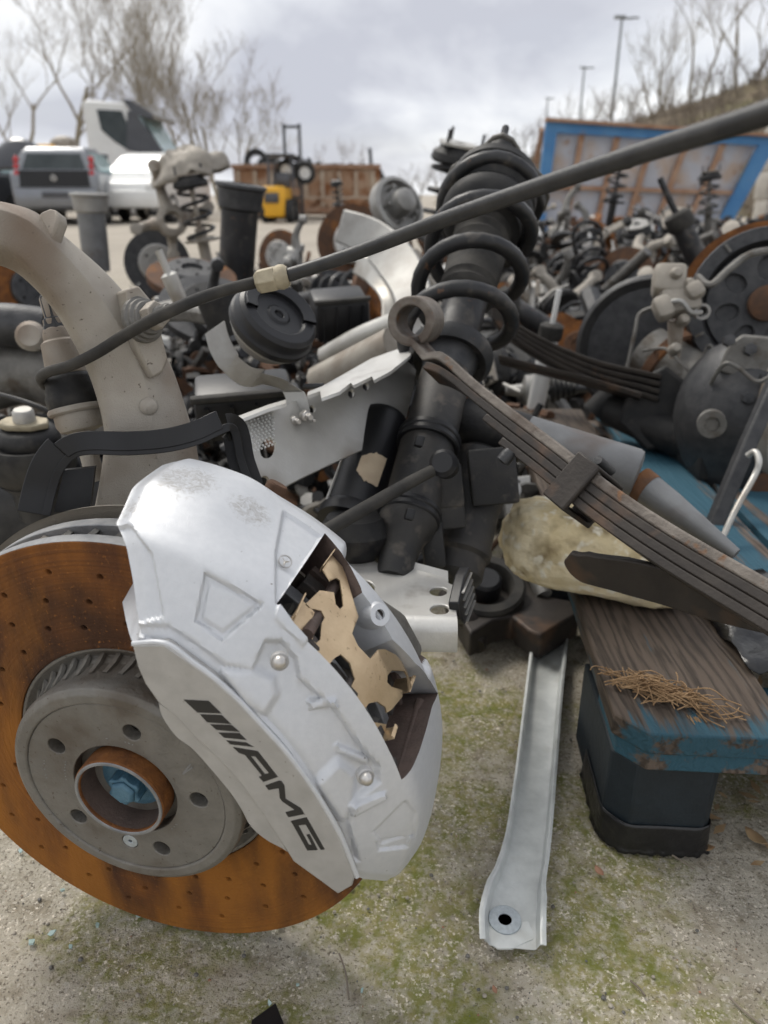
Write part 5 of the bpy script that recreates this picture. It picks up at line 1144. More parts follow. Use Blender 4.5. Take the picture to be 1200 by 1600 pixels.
# ------------------------------------------------------------------ parts lying left of the arm
def make_subframe():
    s = thing('subframe', 'grey steel subframe with large round rubber mount at the left edge', 'subframe', gnd(60,800))
    c = atd(45,690,.92); m = frame(c, (0.05,-0.12,1)); k = .92/1180
    b = B().lathe([(52*k,-62*k),(58*k,-58*k),(66*k,-40*k),(68*k,-4*k),(62*k,4*k),(58*k,4*k),(55*k,-2*k),(40*k,0),(40*k,-60*k)], 44, m).build('rubber_mount', 'rubber_dusty', s, ang=40); tag(b, 'round dusty rubber mount')
    B().lathe([(44*k,-4*k),(48*k,4*k),(46*k,14*k),(40*k,22*k),(34*k,24*k),(0.0001,24*k)], 36, m).build('rubber_core', 'rubber_black', b)
    B().plate([(-38*k,-12*k),(-20*k,-24*k),(18*k,-22*k),(38*k,-6*k),(30*k,14*k),(-4*k,24*k),(-32*k,12*k)], [], 26*k, 36*k, m).build('clamp_plate', 'boot_brass', b, bevel=0.002)
    B().lathe([(17*k,34*k),(16*k,50*k),(13*k,54*k),(0.0001,54*k)], 20, m).build('bolt_cap', 'alu_plate', b)
    B().lathe([(60*k,-58*k),(40*k,-80*k),(36*k,-130*k)], 24, m).build('mount_stem', 'dark_grey_steel', s)
    for pts, r, mt_ in ((((-60,510,1.05),(10,508,1.05),(72,515,1.06)),0.030,'dark_grey_steel'),(((-40,600,1.1),(60,580,1.1),(140,620,1.1),(220,690,1.08)),0.045,'cast_grey'),(((-40,760,1.0),(60,740,1.0),(120,720,1.02)),0.014,'dark_grey_steel'),(((-60,720,1.1),(60,700,1.1),(160,740,1.1)),0.05,'dark_grey_steel'),(((0,560,1.2),(60,545,1.2),(150,560,1.2)),0.03,'alu_dull')):
        B().tube(spline([atd(*q) for q in pts], 6), r, 18).build('cross_tube', mt_, s)
    B().lathe([(0.018,-0.02),(0.020,0),(0.014,0.008),(0.0001,0.008)], 20, frame(atd(48,525,1.0), (0.2,-0.9,0.3))).build('tube_boss', 'cast_alu_dirty', s)
    B().tube(spline([atd(*q) for q in ((-20,612,.90),(40,628,.86),(100,655,.86),(150,700,.9))], 6), 0.0032, 8).build('wire', 'rubber_black', s)
    B().box((0,0,0), (0.30,0.14,0.10), frame(atd(60,780,1.05), (0,0,1), (1,0.2,0)), bev=0.02).build('engine_cradle', 'dark_grey_steel', s)
make_subframe()
def make_boxes():
    # black moulded housings among the parts in the middle
    for (x, y, d, sz, lab, tilt) in ((382,632,.92,(0.115,0.08,0.055),'black plastic tray lying left of the crash beam',0.2),(530,490,1.42,(0.10,0.09,0.075),'black ribbed housing standing right of the horn',0.25)):
        p = atd(x, y, d); s = thing('plastic_housing', lab, 'housing', (p.x, p.y, 0)); m = frame(p, (0,-0.25,1), (1,tilt,0))
        B().box((0,0,0), sz, m, bev=0.008).build('tray', 'plastic_black', s)
        for i in range(4): B().box((0,0,0), (0.004,0.006,sz[2]*0.9), m @ Matrix.Translation((-sz[0]/2+sz[0]*(i+0.5)/4, -sz[1]/2-0.002, -0.003))).build('rib', 'plastic_black', s)
        B().box((0,0,0), (sz[0]*1.04,0.010,0.008), m @ Matrix.Translation((0,-sz[1]/2+0.004,sz[2]/2+0.003)), bev=0.002).build('lid_edge', 'rubber_dusty', s)
        B().tube([Vector((p.x, p.y+0.02, 0.0)), p-Vector((0,0,sz[2]/2))], 0.02, 10).build('foot', 'rubber_black', s)
make_boxes()
def make_alloy_arm():
    s = thing('alloy_arm', 'bright aluminium control arm leaning behind the coil strut', 'control arm', gnd(600,600))
    for pts, w, mt_ in ((((530,352,1.75),(580,372,1.70),(620,410,1.62),(645,460,1.55),(650,520,1.5)),[26,30,32,28,22],'alu_dull'),(((556,412,1.72),(590,430,1.66),(612,470,1.6),(604,540,1.55)),[16,20,16,12],'alu_plate')):
        P = spline([atd(*q) for q in pts], 5); ww = lerpl(w, len(P)); wv = []
        for i, p in enumerate(P):
            t = (P[min(i+1,len(P)-1)]-P[max(i-1,0)]).normalized(); v = (O_-p).normalized(); wv.append(t.cross(v).normalized()*ww[i]*1.65/1180)
        B().strip(P, wv, 0.02, [(O_-p).normalized() for p in P]).build('arm_web', mt_, s, bevel=0.004)
    for q in ((645,520,1.48),(600,545,1.5)): B().tube([atd(*q), gnd(q[0], q[1]+120)], 0.02, 12).build('arm_end', 'alu_dull', s)
    B().tube(spline([atd(*q) for q in ((510,560,1.35),(560,532,1.3),(610,512,1.25),(640,505,1.2))], 5), 0.022, 12).build('arm_tube', 'alu_plate', s)
    B().tube(spline([atd(*q) for q in ((500,600,1.2),(560,570,1.15),(620,540,1.1))], 5), 0.030, 12).build('arm_tube', 'cast_alu_dirty', s)
make_alloy_arm()

# ================================================================== library of scrap suspension parts
def lib_strut(mts):
    t, c, top = mts; s = thing('scrap_strut', 'x', 'strut')
    B().lathe([(0.02,0),(0.028,0.01),(0.028,0.25),(0.018,0.255),(0.012,0.26),(0.012,0.46)], 14, None).build('damper_tube', t, s)
    B().tube([p+Vector((0,0,0.20)) for p in helix(0.066, 0.24, 4, 12, 0.07, 0.06)], 0.0085, 6).build('coil_spring', c, s)
    B().lathe([(0.03,0.185),(0.085,0.190),(0.088,0.20),(0.03,0.205)], 16).build('spring_seat', t, s)
    B().lathe([(0.075,0.43),(0.085,0.44),(0.08,0.46),(0.065,0.47),(0.06,0.485),(0.02,0.49)], 16).build('top_isolator', 'rubber_black', s)
    B().plate([(0.085*math.cos(a)*(1 if i % 2 else 0.78), 0.085*math.sin(a)*(1 if i % 2 else 0.78)) for i, a in enumerate([math.pi*k/3 for k in range(6)])], [circ(0,0,0.02,10)], 0.485, 0.493).build('mount_plate', top, s)
    for q in range(3):
        a = 2*math.pi*q/3+math.pi/3; B().tube([Vector((0.07*math.cos(a), 0.07*math.sin(a), 0.49)), Vector((0.07*math.cos(a), 0.07*math.sin(a), 0.53))], 0.005, 6).build('stud', 'dark_grey_steel', s)
    return s
def lib_disc(mts):
    s = thing('scrap_disc', 'x', 'brake disc'); r, h = mts
    B().lathe([(0.08,0),(0.145,0),(0.145,0.022),(0.08,0.022)], 32, None, closed=True).build('friction_ring', r, s)
    B().lathe([(0.085,0.01),(0.082,0.045),(0.076,0.05),(0.035,0.05),(0.033,0.04),(0.0001,0.04)], 28).build('bell', h, s)
    for q in range(5): a = 2*math.pi*q/5; B().lathe([(0.007,0.0508),(0.0001,0.0508)], 8, Matrix.Translation((0.055*math.cos(a), 0.055*math.sin(a), 0))).build('bolt_hole', 'rubber_black', s)
    return s
def lib_arm(mts):
    s = thing('scrap_control_arm', 'x', 'control arm'); m0, = mts
    p = spline([(0,0,0.03),(0.10,0.03,0.05),(0.22,0.02,0.04),(0.36,-0.06,0.03)], 5); B().strip(p, [Vector((0.008,0.03,0))]*len(p), [0.024]*len(p), Vector((0,0,1))).build('arm_web', m0, s, bevel=0.005)
    for q in ((0,0,0.03),(0.36,-0.06,0.03)): b = B().lathe([(0.018,-0.03),(0.036,-0.026),(0.036,0.026),(0.018,0.03)], 16, Matrix.Translation(q)).build('bushing', 'rubber_black', s)
    B().lathe([(0.012,0),(0.014,0.05),(0.006,0.055),(0.006,0.09),(0.0001,0.09)], 12, Matrix.Translation((0.2,0.02,0.05))).build('ball_stud', 'alu_plate', s)
    return s
def lib_shaft(mts):
    s = thing('scrap_drive_shaft', 'x', 'drive shaft'); m0, = mts; mx = Matrix.Rotation(math.pi/2, 4, 'Y')
    B().lathe([(0.012,0.1),(0.012,0.55)], 12, mx).build('shaft', m0, s)
    for z0, sg in ((0.1,-1),(0.55,1)):
        pr = [(0.014,z0-sg*0.10)]
        for i in range(5): pr += [(0.02+0.006*i, z0-sg*(0.09-0.016*i)), (0.016+0.006*i, z0-sg*(0.082-0.016*i))]
        B().lathe(pr, 16, mx).build('rubber_boot', 'rubber_black', s)
        B().lathe([(0.045,z0),(0.048,z0+sg*0.02),(0.046,z0+sg*0.06),(0.02,z0+sg*0.07),(0.014,z0+sg*0.12),(0.0001,z0+sg*0.12)], 16, mx).build('joint_cup', 'alu_dull', s)
    return s
def lib_knuckle(mts):
    s = thing('scrap_knuckle', 'x', 'wheel carrier'); m0, = mts; rn = random.Random(2)
    B().lathe([(0.045,-0.03),(0.062,-0.028),(0.065,0.03),(0.05,0.04),(0.036,0.04),(0.034,-0.02)], 24, Matrix.Translation((0,0,0.14)) @ Matrix.Rotation(1.3, 4, 'X'), closed=True).build('hub_bore', m0, s)
    for a, L in ((0.4,0.17),(1.9,0.22),(3.4,0.15),(4.8,0.14)):
        d = Vector((math.cos(a), 0.15*math.sin(a*3), math.sin(a))); q = Vector((0,0,0.14)); B().tube(spline([q+d*0.05, q+d*L*0.6+Vector((0,0.02,0)), q+d*L], 4), lerpl([0.03,0.02,0.016], 9), 10).build('arm', m0, s)
        B().lathe([(0.012,-0.02),(0.024,-0.018),(0.024,0.018),(0.012,0.02)], 12, Matrix.Translation(q+d*L) @ Matrix.Rotation(1.4, 4, 'X')).build('eye', m0, s)
    return s
def lib_spring(mts):
    s = thing('scrap_coil_spring', 'x', 'coil spring'); B().tube([p+Vector((0,0,0.012)) for p in helix(0.065, 0.28, 5, 14, 0.06, 0.08)], 0.0085, 8).build('coil', mts[0], s); return s
def lib_damper(mts):
    s = thing('scrap_damper', 'x', 'shock absorber'); m0, = mts
    B().lathe([(0.02,0),(0.032,0.004),(0.034,0.02),(0.034,0.30),(0.024,0.31),(0.010,0.312),(0.010,0.45)], 16).build('body_tube', m0, s)
    B().lathe([(0.038,0.27),(0.044,0.28),(0.044,0.32),(0.03,0.33)], 16).build('cap', 'rubber_dusty', s)
    B().lathe([(0.01,-0.014),(0.022,-0.012),(0.022,0.012),(0.01,0.014)], 12, Matrix.Translation((0,0,-0.012)) @ Matrix.Rotation(math.pi/2, 4, 'X')).build('eye', 'dark_grey_steel', s)
    return s
def lib_canister(mts):
    s = thing('scrap_canister', 'x', 'shock absorber'); m0, m1 = mts
    B().lathe([(0.03,0),(0.048,0.004),(0.05,0.02),(0.052,0.25),(0.04,0.255)], 24).build('body_tube', m0, s)
    B().lathe([(0.052,0.215),(0.060,0.222),(0.064,0.27),(0.072,0.276),(0.070,0.284),(0.045,0.286),(0.04,0.278),(0.0001,0.278)], 24).build('cap', m1, s)
    return s
def lib_drum(mts):
    s = thing('scrap_hub', 'x', 'wheel hub'); m0, = mts
    B().lathe([(0.03,0),(0.09,0.0),(0.10,0.01),(0.10,0.05),(0.085,0.055),(0.08,0.03),(0.045,0.03),(0.04,0.09),(0.025,0.10),(0.0001,0.10)], 24).build('hub_body', m0, s)
    for q in range(5): a = 2*math.pi*q/5; B().tube([Vector((0.06*math.cos(a), 0.06*math.sin(a), 0.02)), Vector((0.06*math.cos(a), 0.06*math.sin(a), 0.07))], 0.006, 6).build('wheel_stud', 'alu_dull', s)
    return s
LIB = {}
def libget(kind, mts):
    k = (kind, mts)
    if k not in LIB:
        fn = {'strut':lib_strut,'disc':lib_disc,'arm':lib_arm,'shaft':lib_shaft,'knuckle':lib_knuckle,'spring':lib_spring,'damper':lib_damper,'canister':lib_canister,'hub':lib_drum}[kind]
        LIB[k] = [fn(mts), False]
    e = LIB[k]
    if not e[1]: e[1] = True; return e[0]
    return copy_tree(e[0])
def put(kind, mts, loc, rot, label, group=None, scale=1.0):
    o = libget(kind, mts); o.location = Vector(loc); o.rotation_euler = rot; o.scale = (scale,)*3
    o['label'] = label
    if group: o['group'] = group
    elif 'group' in o: del o['group']
    return o
def stand(kind, mts, x, y, d, rot, label, scale=1.0, zmin=0.0, group=None):      # its foot at that pixel
    p = atd(x, y, d); p.z = max(p.z, zmin); return put(kind, mts, p, rot, label, group, scale)
BK = ('black_paint','black_paint','alu_dull'); GR = ('cast_grey','black_paint','cast_alu_dirty')
# singled-out parts behind the foreground
stand('strut', ('dark_grey_steel','black_paint','alu_plate'), 668, 462, 2.6, (R_(14),R_(-1),0.9), 'upright coil strut with three thin studs on a pale top plate', 0.98)
stand('canister', ('black_paint','dark_grey_steel'), 368, 452, 2.2, (R_(4),R_(7),0.3), 'thick black shock absorber standing left of the hose fitting', 1.0)
stand('canister', ('damper_grey','alu_dull'), 152, 425, 2.6, (R_(1),R_(2),0.3), 'grey shock absorber standing before the silver hatchback', 0.88)
stand('disc', ('rust_brown','alu_bright'), 552, 380, 3.0, (R_(78),0,R_(12)), 'rusty brake disc with bright bell standing behind the aluminium arm', 1.0)
stand('disc', ('rust_brown','alu_dull'), 440, 400, 4.2, (R_(80),0,R_(-25)), 'small rusty brake disc standing on the yard before the rusty skip', 0.95)
stand('disc', ('rust_orange','dark_grey_steel'), 48, 452, 2.3, (R_(80),0,R_(40)), 'rust red brake disc half hidden behind the upright arm', 0.75)
stand('disc', ('dark_grey_steel','alu_dull'), 246, 412, 2.9, (R_(82),0,R_(18)), 'thin grey brake disc standing below the dented strut group', 0.85)
stand('disc', ('rust_brown','dark_grey_steel'), 300, 440, 2.0, (R_(18),R_(6),0.2), 'brown brake disc lying flat left of the black shock absorber', 0.8)
stand('disc', ('rust_brown','rust_orange'), 590, 480, 1.9, (R_(70),R_(10),R_(50)), 'rusty brake disc wedged behind the ribbed black housing', 0.7)
stand('knuckle', ('cast_alu_dirty',), 268, 400, 2.75, (R_(5),R_(5),0.4), 'pale cast wheel carrier standing with its arm pointing left', 0.85)
stand('strut', ('cast_alu_dirty','black_paint','cast_alu_dirty'), 330, 440, 2.7, (R_(-4),R_(-6),0.8), 'dusty beige strut with a crumpled cover on top left of the skip', 0.72)
stand('strut', BK, 530, 345, 5.0, (R_(6),R_(-4),0.2), 'black strut standing behind the bright disc before the skip', 0.5)
stand('hub', ('alu_dull',), 612, 330, 2.6, (R_(60),R_(30),0.4), 'grey wheel hub with a black stud left of the coil struts', 1.0)
stand('strut', BK, 950, 360, 5.6, (R_(3),R_(5),0.9), 'black strut rising from the heap before the blue skip panel', 1.0)
stand('strut', GR, 1105, 375, 4.4, (R_(-5),R_(-4),0.4), 'dark strut standing in the heap left of the rusty drum ring', 0.75)
stand('arm', ('cast_beige',), 930, 400, 3.2, (R_(30),R_(-50),R_(20)), 'pale curved control arm sticking out of the scrap heap', 0.5)
stand('spring', ('rust_brown',), 600, 400, 2.9, (R_(70),R_(20),1.0), 'loose rusty coil spring lying behind the aluminium arm', 0.8)
stand('shaft', ('dark_grey_steel',), 800, 610, 1.75, (0,R_(-3),R_(-6)), 'drive shaft with ribbed boots lying behind the leaf springs', 0.75)
stand('damper', ('white_paint',), 836, 640, 1.6, (R_(3),R_(6),0.2), 'slim white damper standing behind the thin leaf spring', 0.55)
stand('disc', ('rust_orange','rust_brown'), 905, 540, 1.9, (R_(75),0,R_(-30)), 'rust orange disc edge beside the black brake backing plate', 0.42)
stand('knuckle', ('dark_grey_steel',), 300, 540, 1.5, (R_(20),R_(30),0.4), 'dark wheel carrier lying behind the upright arm', 0.5)
stand('shaft', ('black_paint',), 250, 470, 1.7, (R_(5),R_(8),R_(12)), 'black drive shaft lying across the parts left of the horn', 0.6)
stand('disc', ('dark_grey_steel','rubber_black'), 330, 490, 1.6, (R_(30),R_(10),0.2), 'dark disc with black bell lying left of the horn', 0.75)
stand('hub', ('cast_alu_dirty',), 60, 590, 1.5, (R_(40),R_(10),0.2), 'pale wheel hub lying behind the ball joint', 0.9)
stand('arm', ('cast_grey',), 170, 560, 1.35, (R_(10),R_(-15),R_(-30)), 'grey control arm lying behind the upright arm', 1.0)
stand('damper', ('black_paint',), 560, 560, 1.5, (R_(70),R_(40),0.2), 'black damper lying below the ribbed housing', 0.8)
stand('knuckle', ('alu_dull',), 450, 440, 2.2, (R_(15),R_(10),1.4), 'grey wheel carrier lying behind the hose fitting', 0.5)
stand('strut', BK, 470, 470, 2.4, (R_(80),R_(20),0.6), 'black strut lying on its side behind the horn', 0.9)

# heaps: countable parts seen as repeats
ORD = ['first','second','third','fourth','fifth','sixth','seventh','eighth','ninth','tenth','eleventh','twelfth','thirteenth','fourteenth','fifteenth']
def heap(n, xr, yr, hfun, seed, where, grp, skip=(), smul=1.0):
    made = {}
    rn = random.Random(seed)
    kinds = [('strut',BK,'black coil strut lying in '),('strut',GR,'grey coil strut lying in '),('damper',('black_paint',),'black shock absorber tube lying in '),('damper',('alu_dull',),'bright grey shock absorber lying in '),('disc',('rust_brown','dark_grey_steel'),'rusty brake disc lying in '),('disc',('rust_orange','alu_dull'),'orange rusted brake disc lying in '),
             ('knuckle',('cast_grey',),'grey wheel carrier lying in '),('knuckle',('cast_beige',),'pale alloy wheel carrier lying in '),('arm',('dark_grey_steel',),'dark control arm lying in '),('arm',('rust_brown',),'rusty control arm lying in '),('shaft',('dark_grey_steel',),'booted drive shaft lying in '),('spring',('black_paint',),'loose black coil spring lying in '),('hub',('alu_dull',),'grey studded hub lying in '),('hub',('rust_brown',),'rusty wheel hub lying in ')]
    for i in range(n):
        t = rn.random(); y = yr[0]+(yr[1]-yr[0])*t**1.3; x = (xr[0]+(xr[1]-xr[0])*rn.random())*y
        k, mts, lab = kinds[(i*5+rn.randrange(3)) % len(kinds)]
        if k in skip: continue
        if not -10 < pixel((x, y, 0.1))[0] < 1210: continue
        h = hfun(x, y)*rn.uniform(0.25, 1.0)
        rot = (rn.uniform(-0.5,0.5), rn.uniform(-0.3,0.3), rn.uniform(0,6.28)) if k in ('shaft','arm') else (rn.choice((-1,1))*rn.uniform(0.9,1.7), rn.uniform(-0.5,0.5), rn.uniform(0,6.28)) if k in ('strut','damper','spring') and rn.random() < 0.85 else (rn.uniform(-1.3,1.3), rn.uniform(-1,1), rn.uniform(0,6.28))
        o = put(k, mts, (x, y, h), rot, lab+where, grp, rn.uniform(0.75,1.05)*smul); made.setdefault(lab, []).append((pixel((x, y, h))[0], o))
    for lab, l in made.items():
        l.sort(key=lambda e: e[0])
        for i, (_, o) in enumerate(l): o['label'] = (ORD[i]+' from the left: ' if len(l) > 1 else '')+lab.replace(' lying in ', ' in ')+where
heap(165, (0.10,0.62), (2.0,7.5), lambda x, y: 0.12+0.24*min(1, (y-1.6)/2.5), 11, 'the heap below the blue skip', 'parts in the heap below the blue panel')
heap(34, (-0.30,0.12), (2.3,5.0), lambda x, y: 0.10, 12, 'the low scrap row behind the horn', 'parts in the row behind the horn', ('knuckle','strut'), 0.8)
heap(16, (-0.62,-0.30), (1.5,2.2), lambda x, y: 0.05, 13, 'the dark parts behind the upright arm', 'parts behind the upright arm', ('knuckle','strut','damper'), 0.6)
heap(34, (-0.34,0.04), (1.45,2.4), lambda x, y: 0.06, 15, 'the jumble between arm and horn', 'parts between the upright arm and the horn', ('knuckle','strut','damper'), 0.62)
for k, (r0, used) in list(LIB.items()):
    if not used: bpy.data.objects.remove(r0)
def scrap_filler():
    rn = random.Random(21); b = B(); mi = []
    names = ['dark_grey_steel','alu_dull','rust_brown','rubber_black','cast_alu_dirty','alu_bright','cast_grey']
    def one(p, s):
        k = rn.random(); n0 = len(b.f); d = Vector((rn.gauss(0,1), rn.gauss(0,1), rn.gauss(0,0.7))).normalized()
        if k < 0.45: b.tube([p, p+d*s*rn.uniform(0.8,3)], s*rn.uniform(0.12,0.35), 7)
        elif k < 0.7: b.box((0,0,0), (s*rn.uniform(0.4,1.6), s*rn.uniform(0.3,1), s*rn.uniform(0.2,0.7)), frame(p, d))
        elif k < 0.88: b.lathe([(s*0.4,0),(s*0.8,0.01),(s*0.8,s*0.3),(s*0.4,s*0.34)], 10, frame(p, d), closed=True)
        else: b.tube([frame(p, d) @ q for q in helix(s*0.6, s*1.4, 2.5, 8)], s*0.09, 5)
        mi.extend([rn.choices(range(7), (32,8,18,30,7,3,12))[0]]*(len(b.f)-n0))
    for i in range(2600):
        y = 1.9+5.8*rn.random()**1.2; x = (0.06+0.62*rn.random())*y; h = (0.08+0.26*min(1, (y-1.5)/2.5))*rn.random(); one(Vector((x, y, h)), rn.uniform(0.035,0.10))
    for i in range(600):
        y = 2.2+3.2*rn.random(); x = (-0.30+0.40*rn.random())*y; one(Vector((x, y, 0.12*rn.random())), rn.uniform(0.03,0.08))
    for i in range(900):
        y = 1.4+1.6*rn.random(); x = (-0.36+0.42*rn.random())*y; one(Vector((x, y, 0.03+0.13*rn.random())), rn.uniform(0.025,0.065))
    for i in range(500):
        y = 1.15+1.1*rn.random(); x = (-0.62+0.42*rn.random())*y; one(Vector((x, y, (0.05+0.12*rn.random()))), rn.uniform(0.02,0.06))
    for i in range(420):
        y = 1.05+1.0*rn.random(); x = (-0.20+0.42*rn.random())*y; one(Vector((x, y, 0.16*rn.random())), rn.uniform(0.02,0.055))
    me = bpy.data.meshes.new('scrap_pieces'); me.from_pydata(b.v, [], b.f)
    for q in names: me.materials.append(MAT[q])
    me.polygons.foreach_set('material_index', mi); me.shade_smooth(); me.set_sharp_from_angle(angle=R_(40))
    o = bpy.data.objects.new('scrap_pieces', me); COL.objects.link(o); tag(o, 'jumbled small metal and rubber scrap between the larger parts', 'scrap', kind='stuff')
scrap_filler()

def crumpled_cover():
    c = atd(296,268,2.62); vs = []; fs = []; nu, nv = 28, 12
    for j in range(nv+1):
        for i in range(nu):
            a = 2*math.pi*i/nu; v = j/nv; r = 0.125*math.sin(v*1.75+0.05)*(1+0.30*mnoise.noise(Vector((math.cos(a)*1.6, math.sin(a)*1.6, v*2.5)))); z = 0.075*math.cos(v*1.9)+0.030*mnoise.noise(Vector((math.cos(a)*2.2, math.sin(a)*2.2, v*4+3)))
            vs.append((r*math.cos(a), r*math.sin(a)*0.8, z))
    for j in range(nv):
        for i in range(nu): fs.append((j*nu+i, j*nu+(i+1) % nu, (j+1)*nu+(i+1) % nu, (j+1)*nu+i))
    fs.append(tuple(range(nu)))
    o = B().add(vs, fs, Matrix.Translation(c) @ Matrix.Rotation(-0.25, 4, 'Y')).build('crumpled_cover', 'cast_beige', None, ang=60); md = o.modifiers.new('s', 'SOLIDIFY'); md.thickness = 0.006
    tag(o, 'crumpled beige cover draped on the dusty strut left of the skip', 'cover')
crumpled_cover()

# ================================================================== vehicles, skips, machines in the yard
def xf(loc, rz): return Matrix.Translation(Vector(loc)) @ Matrix.Rotation(rz, 4, 'Z')
def slab(b, prof, w0, w1, M):          # side profile (y,z) swept across x
    n = len(prof); vs = [(w0, y, z) for y, z in prof]+[(w1, y, z) for y, z in prof]
    b.add(vs, [tuple(range(n)), tuple(reversed(range(n, 2*n)))]+[(i, n+i, n+(i+1) % n, (i+1) % n) for i in range(n)], M); return b
def wheel(s, M, x, y, r=0.30, w=0.2):
    m = M @ Matrix.Translation((x, y, r)) @ Matrix.Rotation(math.pi/2, 4, 'Y')
    t = B().lathe([(r*0.66,-w/2),(r*0.94,-w/2),(r,-w/2+0.03),(r,w/2-0.03),(r*0.94,w/2),(r*0.66,w/2)], 28, m, closed=True).build('wheel', 'tyre', s)
    B().lathe([(r*0.68,-w/2+0.02),(r*0.62,-w/2+0.03),(r*0.2,-w/2+0.06),(0.0001,-w/2+0.06)], 20, m).build('rim', 'alu_dull', t); B().lathe([(r*0.68,w/2-0.02),(r*0.62,w/2-0.03),(r*0.2,w/2-0.06),(0.0001,w/2-0.06)], 20, m).build('rim', 'alu_dull', t)
def quad(name, pts, M, mt, parent, th=0.012):
    P = [M @ Vector(p) for p in pts]; n = (P[1]-P[0]).cross(P[2]-P[0]).normalized(); k = len(P)
    return B().add([tuple(p) for p in P]+[tuple(p-n*th) for p in P], [tuple(range(k)), tuple(reversed(range(k, 2*k)))]+[(i, (i+1) % k, k+(i+1) % k, k+i) for i in range(k)]).build(name, mt, parent, smooth=False)
def car(loc, rz, paint, lower, label, grp=None):
    s = thing('parked_car', label, 'car', loc, grp); M = xf(loc, rz); W = 0.83
    b = B(); slab(b, [(0.03,0.42),(0.0,0.62),(0.02,0.92),(0.10,0.98),(2.55,0.98),(3.1,0.93),(3.55,0.80),(3.68,0.62),(3.66,0.30),(0.15,0.26)], -W, W, M); b.build('body', paint, s, bevel=0.07, bseg=3, ang=60)
    cb = B(); L = [(0.06,0.96,0.76),(0.22,1.30,0.63),(0.42,1.43,0.54),(1.55,1.45,0.54),(2.05,1.36,0.57),(2.75,0.97,0.74)]
    for y, z, w in L: cb.v += [tuple(M @ Vector((-w, y, z))), tuple(M @ Vector((w, y, z)))]
    bl = len(cb.v)
    for y, z, w in L: cb.v += [tuple(M @ Vector((-0.78, y, 0.95))), tuple(M @ Vector((0.78, y, 0.95)))]
    n = len(L)
    for i in range(n-1):
        cb.f += [(2*i, 2*i+1, 2*i+3, 2*i+2), (2*i, 2*i+2, bl+2*i+2, bl+2*i), (2*i+1, bl+2*i+1, bl+2*i+3, 2*i+3)]
    cb.f += [(0, bl, bl+1, 1), (2*n-2, 2*n-1, bl+2*n-1, bl+2*n-2)]
    cb.build('cabin', paint, s, bevel=0.035, bseg=3, ang=60)
    quad('rear_window', [(-0.60,0.085,1.02),(0.60,0.085,1.02),(0.50,0.215,1.305),(-0.50,0.215,1.305)], M, 'car_glass', s)
    quad('windscreen', [(0.62,2.70,1.02),(-0.62,2.70,1.02),(-0.55,2.09,1.35),(0.55,2.09,1.35)], M, 'windscreen', s)
    for sx in (-1, 1):
        for (y0, y1, y2, y3) in ((0.45,1.25,1.25,0.52),(1.33,2.45,2.02,1.33)):
            q = [(sx*0.782,y0,1.0),(sx*0.782,y1,1.0),(sx*0.612,y2,1.34),(sx*0.612,y3,1.34)]; q = q if sx > 0 else q[::-1]; quad('side_window', q, M, 'windscreen', s)
        tl = B(); 
        for i in range(3): tl.ball(M @ Vector((sx*0.70, 0.07+0.055*i, 0.93+0.13*i)), 0.075, 12, 8, (0.8,0.6,1))
        tl.build('tail_light', 'tail_red', s)
        B().ball(M @ Vector((sx*0.62, 3.60, 0.70)), 0.13, 14, 8, (1.3,0.6,0.8)).build('headlight', 'white_paint', s)
        B().box((0,0,0), (0.20,0.12,0.13), M @ Matrix.Translation((sx*0.92,2.05,1.02)), bev=0.03).build('mirror', 'car_dark', s)
        for y in (0.62, 3.0): wheel(s, M, sx*0.74, y)
    B().box((0,0,0), (1.56,0.16,0.36), M @ Matrix.Translation((0,-0.02,0.50)), bev=0.06).build('rear_bumper', lower, s)
    B().box((0,0,0), (1.50,0.16,0.34), M @ Matrix.Translation((0,3.66,0.48)), bev=0.06).build('front_bumper', lower, s)
    B().box((0,0,0), (0.50,0.02,0.11), M @ Matrix.Translation((0,-0.105,0.56)), bev=0.004).build('number_plate', 'car_dark', s)
    quad('tailgate', [(-0.66,-0.012,0.70),(0.66,-0.012,0.70),(0.64,0.02,1.0),(-0.64,0.02,1.0)], M, 'plastic_black', s, 0.02)
    B().lathe([(0.05,0),(0.055,0.01),(0.035,0.012),(0.035,0)], 18, M @ Matrix.Translation((0,-0.03,0.86)) @ Matrix.Rotation(math.pi/2, 4, 'X'), closed=True).build('badge_ring', 'alu_bright', s)
    return s
g = gnd(96,352); car((g.x, g.y, 0), R_(8), 'car_silver', 'car_silver', 'silver hatchback with dark tailgate parked at the far left')
car((-5.15, 20.6, 0), R_(176), 'white_paint', 'white_paint', 'white car facing us beside the silver hatchback')
g = gnd(-30,350); car((g.x-0.8, g.y+1.0, 0), R_(-20), 'car_dark', 'weathered_red', 'dark car with red bumper cut off by the left edge')
def bonnet():
    c = atd(22,245,15.5); b = B(); vs = []; nx, ny = 10, 8
    for j in range(ny+1):
        for i in range(nx+1):
            u, v = i/nx*2-1, j/ny; x = u*0.62*(1-0.12*v*v); z = 0.62*v-0.10*u*u*v-0.16*u*u*(v > 0.7)*(v-0.7)/0.3; y = 0.25*v*v+0.10*u*u
            vs.append(tuple(c+Vector((x, y, z-0.25))))
    fs = [(j*(nx+1)+i, j*(nx+1)+i+1, (j+1)*(nx+1)+i+1, (j+1)*(nx+1)+i) for j in range(ny) for i in range(nx)]
    o = b.add(vs, fs).build('raised_bonnet', 'car_dark', None, ang=60); md = o.modifiers.new('s', 'SOLIDIFY'); md.thickness = 0.05
    tag(o, 'dark bonnet propped upright left of the silver hatchback', 'bonnet')
bonnet()
